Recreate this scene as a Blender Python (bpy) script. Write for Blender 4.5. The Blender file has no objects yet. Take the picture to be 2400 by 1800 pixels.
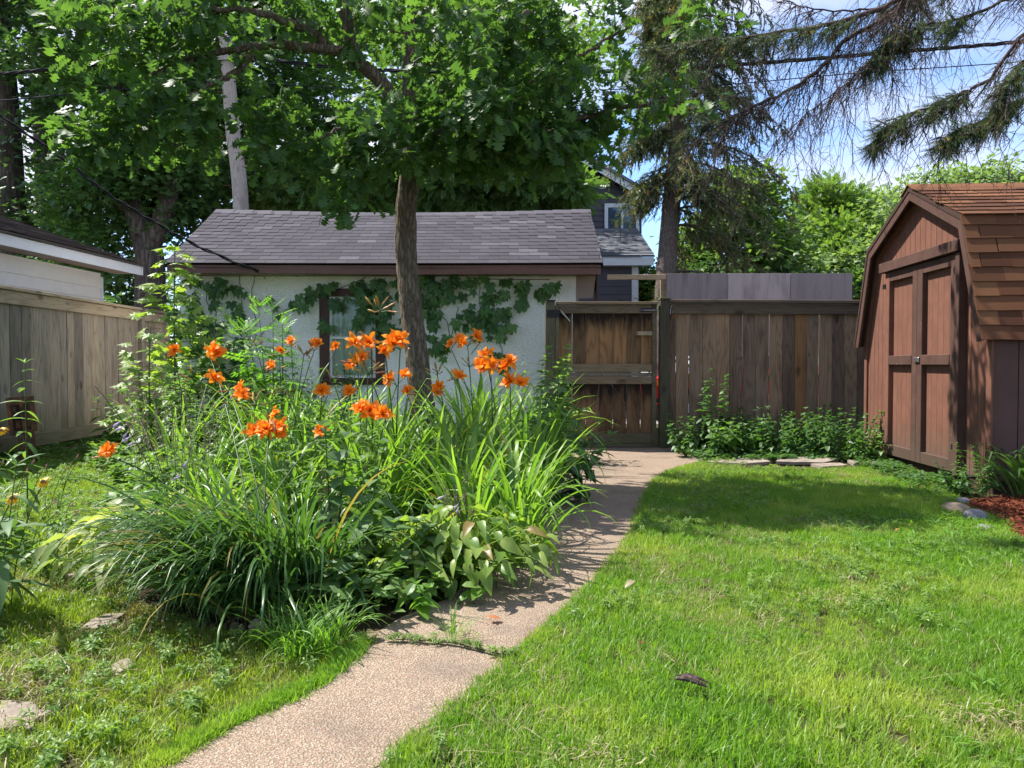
import bpy, bmesh, math, random
import numpy as np
from mathutils import Matrix, Vector, Euler

# ---------------------------------------------------------------- camera, world, sun, exposure
SC = bpy.context.scene
COL = SC.collection
CH = 1.05                                   # eye height
FPX, CX, CY, HORIZON = 1803.0, 1200.0, 900.0, 854.0
PITCH = math.atan((HORIZON - CY) / FPX)     # slightly downwards
cam_d = bpy.data.cameras.new("camera"); cam = bpy.data.objects.new("camera", cam_d); COL.objects.link(cam)
cam_d.sensor_width = 36.0; cam_d.lens = 36.0 * FPX / 2400.0
cam_d.clip_start = 0.05; cam_d.clip_end = 600.0
cam.location = (0, 0, CH); cam.rotation_euler = (math.pi / 2 + PITCH, 0, 0)
SC.camera = cam

SUN_EL = math.radians(56); SUN_DIR = Vector((-0.92, 0.39, 0)).normalized()
world = bpy.data.worlds.new("World"); SC.world = world; world.use_nodes = True
wt = world.node_tree; wt.nodes.clear()
sky = wt.nodes.new("ShaderNodeTexSky"); sky.sky_type = 'NISHITA'; sky.sun_disc = False
sky.sun_elevation = SUN_EL; sky.sun_rotation = math.atan2(SUN_DIR.x, SUN_DIR.y)
sky.altitude = 2500; sky.air_density = 0.9; sky.dust_density = 0.3; sky.ozone_density = 4.5
tc = wt.nodes.new("ShaderNodeTexCoord")
mp = wt.nodes.new("ShaderNodeMapping"); mp.inputs['Scale'].default_value = (1.0, 1.0, 2.2)
mp.inputs['Location'].default_value = (0.35, 0.1, 0.2)
cn = wt.nodes.new("ShaderNodeTexNoise"); cn.inputs['Scale'].default_value = 2.3
cn.inputs['Detail'].default_value = 7; cn.inputs['Roughness'].default_value = 0.52; cn.inputs['Distortion'].default_value = 0.35
cr = wt.nodes.new("ShaderNodeValToRGB"); cr.color_ramp.elements[0].position = 0.41; cr.color_ramp.elements[1].position = 0.60
cm = wt.nodes.new("ShaderNodeMix"); cm.data_type = 'RGBA'
cm.inputs['B'].default_value = (2.75, 2.85, 3.35, 1)
bg = wt.nodes.new("ShaderNodeBackground"); bg.inputs['Strength'].default_value = 0.145
wo = wt.nodes.new("ShaderNodeOutputWorld")
L = wt.links.new
L(tc.outputs['Generated'], mp.inputs['Vector']); L(mp.outputs[0], cn.inputs['Vector']); L(cn.outputs['Fac'], cr.inputs['Fac'])
L(cr.outputs['Color'], cm.inputs['Factor']); L(sky.outputs[0], cm.inputs['A']); L(cm.outputs['Result'], bg.inputs['Color']); L(bg.outputs[0], wo.inputs['Surface'])

sun_d = bpy.data.lights.new("sun", 'SUN'); sun_d.energy = 4.2; sun_d.angle = math.radians(0.53); sun_d.color = (1.0, 0.955, 0.88)
sun = bpy.data.objects.new("sun", sun_d); COL.objects.link(sun)
_to = Vector((SUN_DIR.x * math.cos(SUN_EL), SUN_DIR.y * math.cos(SUN_EL), math.sin(SUN_EL)))
sun.rotation_euler = (-_to).to_track_quat('-Z', 'Y').to_euler()
sun.location = (-10, 8, 20)

SC.view_settings.view_transform = 'Standard'; SC.view_settings.look = 'None'
SC.view_settings.exposure = 1.4; SC.view_settings.gamma = 1.0; SC.view_settings.use_curve_mapping = False
SC.render.engine = 'CYCLES'
cy = SC.cycles
cy.max_bounces = 7; cy.diffuse_bounces = 4; cy.glossy_bounces = 2; cy.transmission_bounces = 5; cy.transparent_max_bounces = 6
cy.use_denoising = True; cy.caustics_reflective = False; cy.caustics_refractive = False
cy.use_adaptive_sampling = True; cy.adaptive_threshold = 0.02
SC.render.use_persistent_data = False

# ---------------------------------------------------------------- helpers
rng = np.random.default_rng(7); random.seed(7)
PI = math.pi
_c, _s = math.cos(PITCH), math.sin(PITCH)

def P(px, py, Y):
    """the real place seen at that spot of the photograph, Y metres away"""
    u = (px - CX) / FPX; v = (CY - py) / FPX
    dy = _c - v * _s; dz = _s + v * _c
    k = Y / dy
    return np.array([u * k, Y, CH + dz * k])

def G(px, py, z=0.0):
    """the place on the ground seen at that spot of the photograph"""
    u = (px - CX) / FPX; v = (CY - py) / FPX
    dy = _c - v * _s; dz = _s + v * _c
    k = (z - CH) / dz
    return np.array([u * k, dy * k, z])

def lin(c):
    return tuple(((x / 255.0) / 12.92 if x / 255.0 <= 0.04045 else ((x / 255.0 + 0.055) / 1.055) ** 2.4) for x in c) + (1.0,)

class NT:
    def __init__(s, name):
        s.m = bpy.data.materials.new(name); s.m.use_nodes = True; s.t = s.m.node_tree; s.t.nodes.clear()
        s.out = s.t.nodes.new("ShaderNodeOutputMaterial")
    def n(s, typ, ins=None, **props):
        nd = s.t.nodes.new("ShaderNode" + typ)
        for k, v in props.items(): setattr(nd, k, v)
        for k, v in (ins or {}).items():
            if isinstance(v, bpy.types.NodeSocket): s.t.links.new(v, nd.inputs[k])
            else: nd.inputs[k].default_value = v
        return nd
    def math(s, op, a, b=0.0, c=None, clamp=False):
        ins = {0: a, 1: b}
        if c is not None: ins[2] = c
        nd = s.n("Math", ins, operation=op); nd.use_clamp = clamp; return nd.outputs[0]
    def mix(s, f, a, b, mode='MIX'):
        nd = s.n("Mix", {'Factor': f, 'A': a, 'B': b}, data_type='RGBA', blend_type=mode); return nd.outputs['Result']
    def ramp(s, f, stops, interp='LINEAR'):
        nd = s.n("ValToRGB", {'Fac': f}); r = nd.color_ramp; r.interpolation = interp
        while len(r.elements) < len(stops): r.elements.new(0.5)
        for e, (p, c) in zip(r.elements, stops):
            e.position = p; e.color = c if len(c) == 4 else tuple(c) + (1,)
        return nd.outputs['Color']
    def noise(s, vec, scale, detail=4, rough=0.55, dist=0.0, out='Fac'):
        ins = {'Scale': scale, 'Detail': detail, 'Roughness': rough, 'Distortion': dist}
        if vec is not None: ins['Vector'] = vec
        return s.n("TexNoise", ins).outputs[out]
    def map(s, vec, scale=(1, 1, 1), loc=(0, 0, 0), rot=(0, 0, 0)):
        return s.n("Mapping", {'Vector': vec, 'Scale': scale, 'Location': loc, 'Rotation': rot}).outputs[0]
    def bump(s, h, strength=0.3, dist=0.01):
        return s.n("Bump", {'Height': h, 'Strength': strength, 'Distance': dist}).outputs[0]
    def surf(s, sock): s.t.links.new(sock, s.out.inputs['Surface']); return s.m
    def pbr(s, col, rough=0.7, normal=None, metallic=0.0, spec=0.4):
        ins = {'Base Color': col, 'Roughness': rough, 'Metallic': metallic, 'Specular IOR Level': spec}
        if normal is not None: ins['Normal'] = normal
        return s.n("BsdfPrincipled", ins).outputs[0]

def g3(v): return (v, v, v, 1)

class MB:
    """collects geometry that becomes ONE mesh object"""
    def __init__(s): s.V = []; s.F = {}; s.R = []; s.n = 0
    def add(s, V, F, rnd=None):
        V = np.asarray(V, dtype=float)
        for f in F:
            f = np.asarray(f)
            if f.size: s.F.setdefault(f.shape[1], []).append(f + s.n)
        s.V.append(V); s.n += len(V)
        s.R.append(np.full(len(V), rnd if rnd is not None else 0.0) if (rnd is None or np.isscalar(rnd)) else np.asarray(rnd))
    def box(s, x0, x1, y0, y1, z0, z1):
        V = [(x0,y0,z0),(x1,y0,z0),(x1,y1,z0),(x0,y1,z0),(x0,y0,z1),(x1,y0,z1),(x1,y1,z1),(x0,y1,z1)]
        s.add(V, [np.array([(0,3,2,1),(4,5,6,7),(0,1,5,4),(1,2,6,5),(2,3,7,6),(3,0,4,7)])])
    def prism(s, poly, a, b, axes='yz'):
        """poly of (u,v) extruded from a to b along the third axis"""
        n = len(poly); V = []
        for w in (a, b):
            for u, v in poly:
                V.append({'yz': (w, u, v), 'xz': (u, w, v), 'xy': (u, v, w)}[axes])
        s.add(V, [])
        base = s.n - 2 * n
        s.F.setdefault(n, []).append(np.array([list(range(n))[::-1]]) + base)
        s.F.setdefault(n, []).append(np.array([list(range(n, 2 * n))]) + base)
        s.F.setdefault(4, []).append(np.array([(i, (i + 1) % n, n + (i + 1) % n, n + i) for i in range(n)]) + base)
    def tube(s, path, rad, sides=6, cap=True, rnd=0.0):
        path = np.asarray(path, float); k = len(path)
        rad = np.full(k, rad) if np.isscalar(rad) else np.asarray(rad, float)
        T = np.gradient(path, axis=0); T /= np.linalg.norm(T, axis=1)[:, None] + 1e-9
        m = T.mean(0); ref = np.array([0, 0, 1.]) if abs(m[2]) < 0.8 * np.linalg.norm(m) else np.array([1., 0, 0])
        A = np.cross(T, ref); A /= np.linalg.norm(A, axis=1)[:, None] + 1e-9; B = np.cross(T, A)
        a = np.arange(sides) * 2 * PI / sides
        V = path[:, None] + rad[:, None, None] * (np.cos(a)[None, :, None] * A[:, None] + np.sin(a)[None, :, None] * B[:, None])
        i = np.arange(k - 1)[:, None] * sides; j = np.arange(sides)[None]; j2 = (j + 1) % sides
        F = np.stack([i + j, i + j2, i + sides + j2, i + sides + j], -1).reshape(-1, 4)
        s.add(V.reshape(-1, 3), [F], rnd)
        if cap and sides >= 3:
            b = s.n - k * sides
            s.F.setdefault(sides, []).append(np.array([list(range(sides))]) + b)
            s.F.setdefault(sides, []).append(np.array([list(range(sides))[::-1]]) + b + (k - 1) * sides)
    def scatter(s, tmpl, pos, R, scl, rnd=None):
        """tmpl=(V,F): a copy at each pos with rotation R (n,3,3)"""
        V, F = tmpl[0], tmpl[1]; n = len(pos); k = len(V)
        if n == 0: return
        scl = np.broadcast_to(np.asarray(scl, float).reshape(n if np.ndim(scl) else 1, -1), (n, 3 if np.ndim(scl) == 2 else 1))
        W = np.einsum('nij,nkj->nki', R, V[None] * scl[:, None, :]) + pos[:, None]
        off = (np.arange(n) * k)[:, None, None]
        fs = [(np.asarray(f)[None] + off).reshape(-1, np.asarray(f).shape[1]) for f in F]
        r = rng.random(n) if rnd is None else rnd
        r = np.repeat(r, k)
        if len(tmpl) > 2: r = np.tile(tmpl[2], n) + 0.0 * r
        s.add(W.reshape(-1, 3), fs, r)
    def mesh(s, name, smooth=False):
        me = bpy.data.meshes.new(name)
        V = np.concatenate(s.V) if s.V else np.zeros((0, 3))
        me.vertices.add(len(V)); me.vertices.foreach_set("co", V.astype(np.float32).ravel())
        loops, starts, tot = [], [], 0
        for k, fl in s.F.items():
            f = np.concatenate(fl); loops.append(f.ravel()); starts.append(tot + np.arange(len(f)) * k); tot += f.size
        if tot:
            lp = np.concatenate(loops).astype(np.int32); st = np.concatenate(starts).astype(np.int32)
            me.loops.add(tot); me.loops.foreach_set("vertex_index", lp)
            me.polygons.add(len(st)); me.polygons.foreach_set("loop_start", st)
            me.polygons.foreach_set("use_smooth", np.full(len(st), bool(smooth)))
        R = np.concatenate(s.R).astype(np.float32)
        if R.any():
            at = me.attributes.new("rnd", 'FLOAT', 'POINT'); at.data.foreach_set("value", R)
        me.update(calc_edges=True); me.validate()
        return me
    def build(s, name, mat, parent=None, smooth=False, local=False, **kw):
        if parent is not None and not local:
            off = np.array(parent.matrix_world.translation) if False else np.array(world_loc(parent))
            s.V = [v - off for v in s.V]
        me = s.mesh(name, smooth); me.materials.append(mat)
        return link(name, me, parent, **kw)

def world_loc(o):
    p = Vector(o.location)
    while o.parent is not None: o = o.parent; p += Vector(o.location)
    return p

def link(name, me, parent=None, loc=None, rot=None, scl=None, kind=None, label=None, cat=None, group=None):
    o = bpy.data.objects.new(name, me); COL.objects.link(o)
    if parent is not None: o.parent = parent
    if loc is not None: o.location = loc
    if rot is not None: o.rotation_euler = rot
    if scl is not None: o.scale = (scl,) * 3 if np.isscalar(scl) else scl
    tag(o, label, cat, group, kind)
    return o

def tag(o, label=None, cat=None, group=None, kind=None):
    if label: o['label'] = label
    if cat: o['category'] = cat
    if group: o['group'] = group
    if kind: o['kind'] = kind
    return o

def thing(name, label, cat, loc=(0, 0, 0), rotz=0.0, group=None):
    o = bpy.data.objects.new(name, None); COL.objects.link(o); o.empty_display_size = 0.1
    o.location = [float(v) for v in loc]; o.rotation_euler = (0, 0, rotz)
    return tag(o, label, cat, group)

_bc = {}
def bevel_box(sx, sy, sz, bev=0.003, seg=1):
    """shared bevelled box mesh, centred"""
    key = (round(sx, 4), round(sy, 4), round(sz, 4), bev)
    if key in _bc: return _bc[key]
    bm = bmesh.new(); bmesh.ops.create_cube(bm, size=1.0)
    bmesh.ops.scale(bm, vec=(sx, sy, sz), verts=bm.verts)
    b = min(bev, 0.45 * min(sx, sy, sz))
    if b > 0: bmesh.ops.bevel(bm, geom=bm.edges[:], offset=b, segments=seg, affect='EDGES')
    me = bpy.data.meshes.new("board_mesh"); bm.to_mesh(me); bm.free(); _bc[key] = me
    return me

def bx(name, x0, x1, y0, y1, z0, z1, mat, parent=None, bev=0.003, rot=None, local=False, **kw):
    me = bevel_box(x1 - x0, y1 - y0, z1 - z0, bev)
    key = (me.name, mat.name)
    if not me.materials: me.materials.append(mat)
    elif me.materials[0] != mat:
        if key not in _bc: m2 = me.copy(); m2.materials[0] = mat; _bc[key] = m2
        me = _bc[key]
    c = Vector(((x0 + x1) / 2, (y0 + y1) / 2, (z0 + z1) / 2))
    if parent is not None and not local: c -= world_loc(parent)
    return link(name, me, parent, loc=c, rot=rot, **kw)

def basis(d, up=None):
    """rotation matrices whose y axis is d and whose z axis is near up"""
    d = np.asarray(d, float); d = d / (np.linalg.norm(d, axis=1)[:, None] + 1e-9)
    if up is None: up = np.array([0, 0, 1.])
    up = np.broadcast_to(up, d.shape)
    x = np.cross(d, up); nx = np.linalg.norm(x, axis=1)[:, None]
    x = np.where(nx > 1e-3, x / (nx + 1e-9), np.array([1., 0, 0])); z = np.cross(x, d)
    return np.stack([x, d, z], -1)

def rdirs(n, zlo=-1.0, zhi=1.0):
    z = rng.uniform(zlo, zhi, n); a = rng.uniform(0, 2 * PI, n); r = np.sqrt(np.clip(1 - z * z, 0, 1))
    return np.stack([r * np.cos(a), r * np.sin(a), z], -1)

def vnoise(u, v, seed=0):
    """smooth value noise, arrays in, about -1..1 out"""
    r = np.random.default_rng(seed).uniform(-1, 1, (64, 64))
    ui = np.floor(u).astype(int); vi = np.floor(v).astype(int); fu = u - ui; fv = v - vi
    fu = fu * fu * (3 - 2 * fu); fv = fv * fv * (3 - 2 * fv)
    a = r[ui % 64, vi % 64]; b = r[(ui + 1) % 64, vi % 64]; c = r[ui % 64, (vi + 1) % 64]; d = r[(ui + 1) % 64, (vi + 1) % 64]
    return (a * (1 - fu) + b * fu) * (1 - fv) + (c * (1 - fu) + d * fu) * fv

def in_poly(x, y, poly):
    inside = np.zeros(len(x), bool); n = len(poly)
    for i in range(n):
        x1, y1 = poly[i][:2]; x2, y2 = poly[(i + 1) % n][:2]
        c = ((y1 > y) != (y2 > y)) & (x < (x2 - x1) * (y - y1) / (y2 - y1 + 1e-12) + x1)
        inside ^= c
    return inside

def bez(a, b, c, n):
    t = np.linspace(0, 1, n)[:, None]; a, b, c = map(np.asarray, (a, b, c))
    return (1 - t) ** 2 * a + 2 * t * (1 - t) * b + t * t * c

def smooth_path(pts, n):
    """Catmull-Rom through the points"""
    p = np.asarray(pts, float); p = np.vstack([2 * p[0] - p[1], p, 2 * p[-1] - p[-2]])
    m = len(p) - 3; t = np.linspace(0, m - 1e-6, n); i = t.astype(int); f = (t - i)[:, None]
    a, b, c, d = p[i], p[i + 1], p[i + 2], p[i + 3]
    return 0.5 * (2 * b + (c - a) * f + (2 * a - 5 * b + 4 * c - d) * f ** 2 + (3 * b - a - 3 * c + d) * f ** 3)
# ---------------------------------------------------------------- materials
def leaf_mat(name, c1, c2, trans=0.4, tcol=None, rough=0.45, patch=None, spec=0.35, brown=0.0):
    t = NT(name)
    at = t.n("Attribute", attribute_name="rnd").outputs['Fac']
    oi = t.n("ObjectInfo").outputs['Random']
    f = t.math('FRACT', t.math('ADD', at, oi))
    stops = [(0.0, c1), (1.0, c2)]
    if brown > 0: stops = [(0.0, c1), (1 - brown, c2), (1 - brown + 0.01, (0.23, 0.16, 0.05, 1)), (1.0, (0.30, 0.24, 0.08, 1))]
    col = t.ramp(f, stops)
    pos = t.n("NewGeometry").outputs['Position']
    nz = t.noise(pos, 22, 2)
    col = t.mix(t.math('MULTIPLY', nz, 0.5), col, t.mix(1.0, col, g3(0.62), 'MULTIPLY'))
    if patch:
        pn = t.noise(pos, patch[0], 3)
        pn = t.math('ADD', pn, t.math('MULTIPLY', t.math('SUBTRACT', t.noise(pos, patch[0] * 4.5, 3), 0.5), 0.35))
        pf = t.n("MapRange", {'Value': pn, 'From Min': patch[2], 'From Max': patch[3]}).outputs[0]
        col = t.mix(pf, col, patch[1])
    b = t.pbr(col, rough, spec=spec)
    tc_ = t.mix(1.0, col, tcol or (1.9, 2.0, 0.75, 1), 'MULTIPLY')
    tr = t.n("BsdfTranslucent", {'Color': tc_}).outputs[0]
    return t.surf(t.n("MixShader", {0: trans, 1: b, 2: tr}).outputs[0])

def wood_mat(name, c1, c2, c3, grain=11.0, stain=0.0, rough=0.85, green=0.0, bump=0.35, zax='Z', knots=0.8):
    """weathered board: grain runs along zax of the board's own coordinates"""
    t = NT(name)
    oc = t.n("TexCoord").outputs['Object']; oi = t.n("ObjectInfo").outputs['Random']
    rot = {'Z': (0, 0, 0), 'X': (0, PI / 2, 0), 'Y': (PI / 2, 0, 0)}[zax]
    v0 = t.map(oc, rot=rot)
    off = t.n("CombineXYZ", {0: t.math('MULTIPLY', oi, 31.0), 1: t.math('MULTIPLY', oi, 17.0), 2: t.math('MULTIPLY', oi, 53.0)}).outputs[0]
    v = t.n("VectorMath", {0: v0, 1: off}, operation='ADD').outputs[0]
    sx = t.map(v, scale=(1, 1, 0.13))
    vor = t.n("TexVoronoi", {'Vector': t.map(v, scale=(1, 1, 0.45)), 'Scale': 4.2}).outputs['Distance']
    knot = t.n("MapRange", {'Value': vor, 'From Min': 0.0, 'From Max': 0.16, 'To Min': 1.0, 'To Max': 0.0}).outputs[0]
    big = t.noise(sx, 5.5, 2, 0.5)
    xs = t.n("SeparateXYZ", {0: v}).outputs
    ph = t.math('ADD', t.math('MULTIPLY', t.math('ADD', xs[0], t.math('MULTIPLY', xs[1], 0.6)), grain), t.math('ADD', t.math('MULTIPLY', big, grain * 0.85), t.math('MULTIPLY', knot, 1.6 * knots)))
    ring = t.math('POWER', t.math('ABSOLUTE', t.math('SINE', t.math('MULTIPLY', ph, 3.1416))), 0.45)
    fine = t.noise(t.map(v, scale=(1, 1, 0.02)), 190, 3, 0.6)
    g = t.math('ADD', t.math('MULTIPLY', ring, 0.38), t.math('MULTIPLY', fine, 0.62))
    col = t.ramp(g, [(0.1, c1), (0.5, c2), (0.95, c3)])
    # board to board variation
    col = t.mix(0.75, col, t.mix(1.0, col, t.ramp(t.math('FRACT', t.math('MULTIPLY', oi, 7.3)), [(0, (0.45, 0.43, 0.45)), (0.5, (1, 0.98, 0.95)), (1, (1.5, 1.32, 1.15))]), 'MULTIPLY'))
    blot = t.noise(t.map(v, scale=(1, 1, 0.3)), 5.0, 4, 0.6)
    col = t.mix(t.n("MapRange", {'Value': blot, 'From Min': 0.48, 'From Max': 0.75, 'To Max': 0.7}).outputs[0], col, t.mix(1.0, col, (0.42, 0.40, 0.42, 1), 'MULTIPLY'))
    col = t.mix(t.math('MULTIPLY', t.math('POWER', knot, 0.7), 0.85 * min(1, knots + 0.2)), col, (0.02, 0.013, 0.009, 1))
    if stain > 0:
        og = t.n("TexCoord").outputs['Generated']; z = t.n("SeparateXYZ", {0: og}).outputs[2]
        sn = t.noise(t.map(v, scale=(1, 1, 0.18)), 16, 3, 0.6)
        sf = t.math('MULTIPLY', t.n("MapRange", {'Value': t.math('ADD', z, t.math('MULTIPLY', t.math('SUBTRACT', sn, 0.5), 0.75)), 'From Min': 0.55, 'From Max': 0.88}).outputs[0], stain)
        col = t.mix(sf, col, (0.012, 0.008, 0.006, 1))
    if green > 0:
        pz = t.n("SeparateXYZ", {0: t.n("NewGeometry").outputs['Position']}).outputs[2]
        gn = t.noise(None, 3.0, 3)
        gf = t.math('MULTIPLY', t.n("MapRange", {'Value': t.math('ADD', pz, t.math('MULTIPLY', gn, -0.5)), 'From Min': 0.45, 'From Max': -0.25}).outputs[0], green)
        col = t.mix(gf, col, (0.07, 0.085, 0.03, 1))
    nrm = t.bump(g, bump, 0.004)
    return t.surf(t.pbr(col, rough, nrm, spec=0.2))

def paint_mat(name, c, rough=0.6, var=0.15, wear=None, bump=0.15, scale=6.0, dirt=None):
    t = NT(name); oc = t.n("TexCoord").outputs['Object']
    oi = t.n("ObjectInfo").outputs['Random']
    v = t.n("VectorMath", {0: oc, 1: t.n("CombineXYZ", {0: t.math('MULTIPLY', oi, 20.), 1: t.math('MULTIPLY', oi, 9.)}).outputs[0]}, operation='ADD').outputs[0]
    n1 = t.noise(v, scale, 5, 0.6)
    col = t.mix(t.n("MapRange", {'Value': n1, 'From Min': 0.3, 'From Max': 0.7, 'To Max': 1.0}).outputs[0], tuple(x * (1 - var) for x in c[:3]) + (1,), tuple(min(1, x * (1 + var)) for x in c[:3]) + (1,))
    fine = t.noise(t.map(v, scale=(1, 1, 0.12)), 70, 3, 0.6)
    col = t.mix(t.math('MULTIPLY', fine, 0.25), col, t.mix(1.0, col, g3(0.5), 'MULTIPLY'))
    if wear:
        w = t.noise(t.map(v, scale=(1, 1, 0.35)), 26, 5, 0.7)
        col = t.mix(t.n("MapRange", {'Value': w, 'From Min': 0.66, 'From Max': 0.70}).outputs[0], col, wear)
    if dirt:
        pz = t.n("SeparateXYZ", {0: t.n("NewGeometry").outputs['Position']}).outputs[2]
        dn = t.noise(None, 7.0, 5, 0.65)
        df = t.n("MapRange", {'Value': t.math('ADD', pz, t.math('MULTIPLY', dn, -0.55)), 'From Min': 0.22, 'From Max': -0.16, 'To Max': 0.75}).outputs[0]
        col = t.mix(df, col, dirt)
        sk = t.noise(t.map(t.n("NewGeometry").outputs['Position'], scale=(1, 1, 0.10)), 9.0, 4, 0.6)
        col = t.mix(t.n("MapRange", {'Value': sk, 'From Min': 0.55, 'From Max': 0.8, 'To Max': 0.45}).outputs[0], col, t.mix(1.0, col, (1.5, 1.45, 1.45, 1), 'MULTIPLY'))
    return t.surf(t.pbr(col, rough, t.bump(fine, bump, 0.003), spec=0.3))

def shingle_mat(name, stops, speck=0.35, tint=None):
    t = NT(name); oc = t.n("TexCoord").outputs['Object']; oi = t.n("ObjectInfo").outputs['Random']
    at = t.n("Attribute", attribute_name="rnd").outputs['Fac']
    col = t.ramp(t.math('FRACT', t.math('ADD', t.math('MULTIPLY', oi, 3.7), at)), stops)
    pos = t.n("NewGeometry").outputs['Position']
    g = t.noise(pos, 420, 2, 0.7)
    col = t.mix(speck, col, t.mix(1.0, col, t.ramp(g, [(0.3, g3(0.35)), (0.7, g3(1.8))]), 'MULTIPLY'))
    st = t.noise(pos, 1.6, 4, 0.6)
    col = t.mix(t.n("MapRange", {'Value': st, 'From Min': 0.45, 'From Max': 0.75, 'To Max': 0.45}).outputs[0], col, tint or t.mix(1.0, col, g3(1.5), 'MULTIPLY'))
    return t.surf(t.pbr(col, 0.92, t.bump(g, 0.4, 0.003), spec=0.15))

def bark_mat(name, c1, c2, sc=24.0, strength=0.9):
    t = NT(name); pos = t.n("TexCoord").outputs['Object']
    w = t.n("VectorMath", {0: pos, 1: t.n("VectorMath", {0: t.noise(pos, 9, 3, out='Color'), 'Scale': 0.05}, operation='SCALE').outputs[0]}, operation='ADD').outputs[0]
    v = t.n("TexVoronoi", {'Vector': t.map(w, scale=(1, 1, 0.16)), 'Scale': sc}, feature='DISTANCE_TO_EDGE').outputs['Distance']
    n1 = t.noise(t.map(pos, scale=(1, 1, 0.3)), sc * 2.2, 5, 0.65)
    h = t.math('ADD', t.math('MULTIPLY', t.math('MINIMUM', v, 0.3), 1.5), t.math('MULTIPLY', n1, 0.85))
    col = t.ramp(h, [(0.12, tuple(x * 0.35 for x in c1[:3])), (0.45, c1), (0.95, c2)])
    lich = t.noise(pos, 7, 4, 0.6)
    col = t.mix(t.n("MapRange", {'Value': lich, 'From Min': 0.56, 'From Max': 0.72, 'To Max': 0.35}).outputs[0], col, (0.16, 0.17, 0.11, 1))
    return t.surf(t.pbr(col, 0.95, t.bump(h, strength, 0.02), spec=0.1))

M = {}
M['fence'] = wood_mat("fence_wood", (0.055, 0.036, 0.023), (0.195, 0.134, 0.092), (0.32, 0.230, 0.160), 13, green=0.3)
M['fence_tan'] = wood_mat("fence_wood_tan", (0.17, 0.08, 0.032), (0.30, 0.155, 0.07), (0.40, 0.225, 0.11), 13)
M['gate'] = wood_mat("gate_wood", (0.045, 0.024, 0.011), (0.17, 0.098, 0.048), (0.27, 0.172, 0.095), 12, stain=0.95, knots=0.9)
M['gatefr'] = wood_mat("gate_frame_wood", (0.06, 0.046, 0.03), (0.14, 0.112, 0.074), (0.22, 0.178, 0.125), 16, zax='X', green=0.4)
M['railx'] = wood_mat("rail_wood", (0.07, 0.05, 0.034), (0.175, 0.132, 0.094), (0.27, 0.21, 0.15), 14, zax='X', green=0.5)
M['post'] = wood_mat("post_wood", (0.05, 0.045, 0.028), (0.105, 0.095, 0.06), (0.16, 0.15, 0.10), 14, green=0.6)
M['lfence'] = wood_mat("side_fence_wood", (0.095, 0.080, 0.060), (0.26, 0.225, 0.18), (0.40, 0.355, 0.29), 11, green=0.7)
M['lrail'] = wood_mat("side_rail_wood", (0.12, 0.10, 0.07), (0.26, 0.225, 0.17), (0.37, 0.33, 0.25), 13, zax='Y', green=0.5)
M['ply'] = wood_mat("plywood_grey", (0.29, 0.225, 0.21), (0.40, 0.325, 0.305), (0.50, 0.42, 0.39), 3.0, knots=0.0, bump=0.1)
M['stud'] = wood_mat("new_lumber", (0.20, 0.14, 0.08), (0.33, 0.25, 0.16), (0.42, 0.33, 0.22), 12, zax='X')
M['poleW'] = wood_mat("pole_wood", (0.15, 0.12, 0.10), (0.33, 0.28, 0.24), (0.46, 0.40, 0.35), 16, knots=0.3)
M['shed'] = paint_mat("shed_paint", (0.160, 0.068, 0.043, 1), 0.8, 0.16, bump=0.4, dirt=(0.085, 0.06, 0.042, 1), wear=(0.21, 0.11, 0.075, 1))
M['shedtrim'] = paint_mat("shed_trim_paint", (0.080, 0.040, 0.029, 1), 0.7, 0.22, wear=(0.22, 0.16, 0.125, 1), bump=0.4, dirt=(0.07, 0.05, 0.035, 1))
M['sheddark'] = paint_mat("shed_groove", (0.05, 0.025, 0.018, 1), 0.9, 0.1)
M['shedshade'] = paint_mat("shed_shaded_side_paint", (0.105, 0.055, 0.045, 1), 0.8, 0.12, bump=0.3)  # shed paint darkened to carry the shade of the unlit side
M['shedsh'] = shingle_mat("shed_shingle", [(0, (0.050, 0.021, 0.012)), (0.3, (0.10, 0.042, 0.021)), (0.7, (0.155, 0.070, 0.034)), (1, (0.07, 0.030, 0.016))], 0.45)
M['garsh'] = shingle_mat("garage_shingle", [(0, (0.048, 0.044, 0.052)), (0.7, (0.060, 0.055, 0.064)), (0.88, (0.070, 0.065, 0.075)), (1, (0.095, 0.088, 0.101))], 0.3)
M['greysh'] = shingle_mat("grey_shingle", [(0, (0.09, 0.095, 0.11)), (0.5, (0.14, 0.145, 0.165)), (1, (0.20, 0.205, 0.23))], 0.3)
M['darksh'] = shingle_mat("worn_shingle", [(0, (0.055, 0.045, 0.042)), (0.6, (0.085, 0.07, 0.064)), (1, (0.13, 0.105, 0.09))], 0.4)
M['fascia'] = paint_mat("brown_fascia", (0.165, 0.078, 0.062, 1), 0.55, 0.12, bump=0.1)
M['winfr'] = paint_mat("window_frame_brown", (0.085, 0.042, 0.03, 1), 0.6, 0.15)
M['soffit'] = paint_mat("soffit_paint", (0.36, 0.27, 0.235, 1), 0.7, 0.06)
M['white'] = paint_mat("white_trim", (0.74, 0.75, 0.78, 1), 0.5, 0.04, bump=0.05)
M['vinyl'] = paint_mat("white_vinyl", (0.82, 0.80, 0.77, 1), 0.5, 0.04, bump=0.05)
M['clap'] = paint_mat("dark_clapboard", (0.088, 0.080, 0.092, 1), 0.65, 0.07, bump=0.05)
M['palegreen'] = paint_mat("pale_green_siding", (0.46, 0.52, 0.40, 1), 0.6, 0.05)
M['glassy'] = NT("window_glass").__class__ and None
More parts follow.
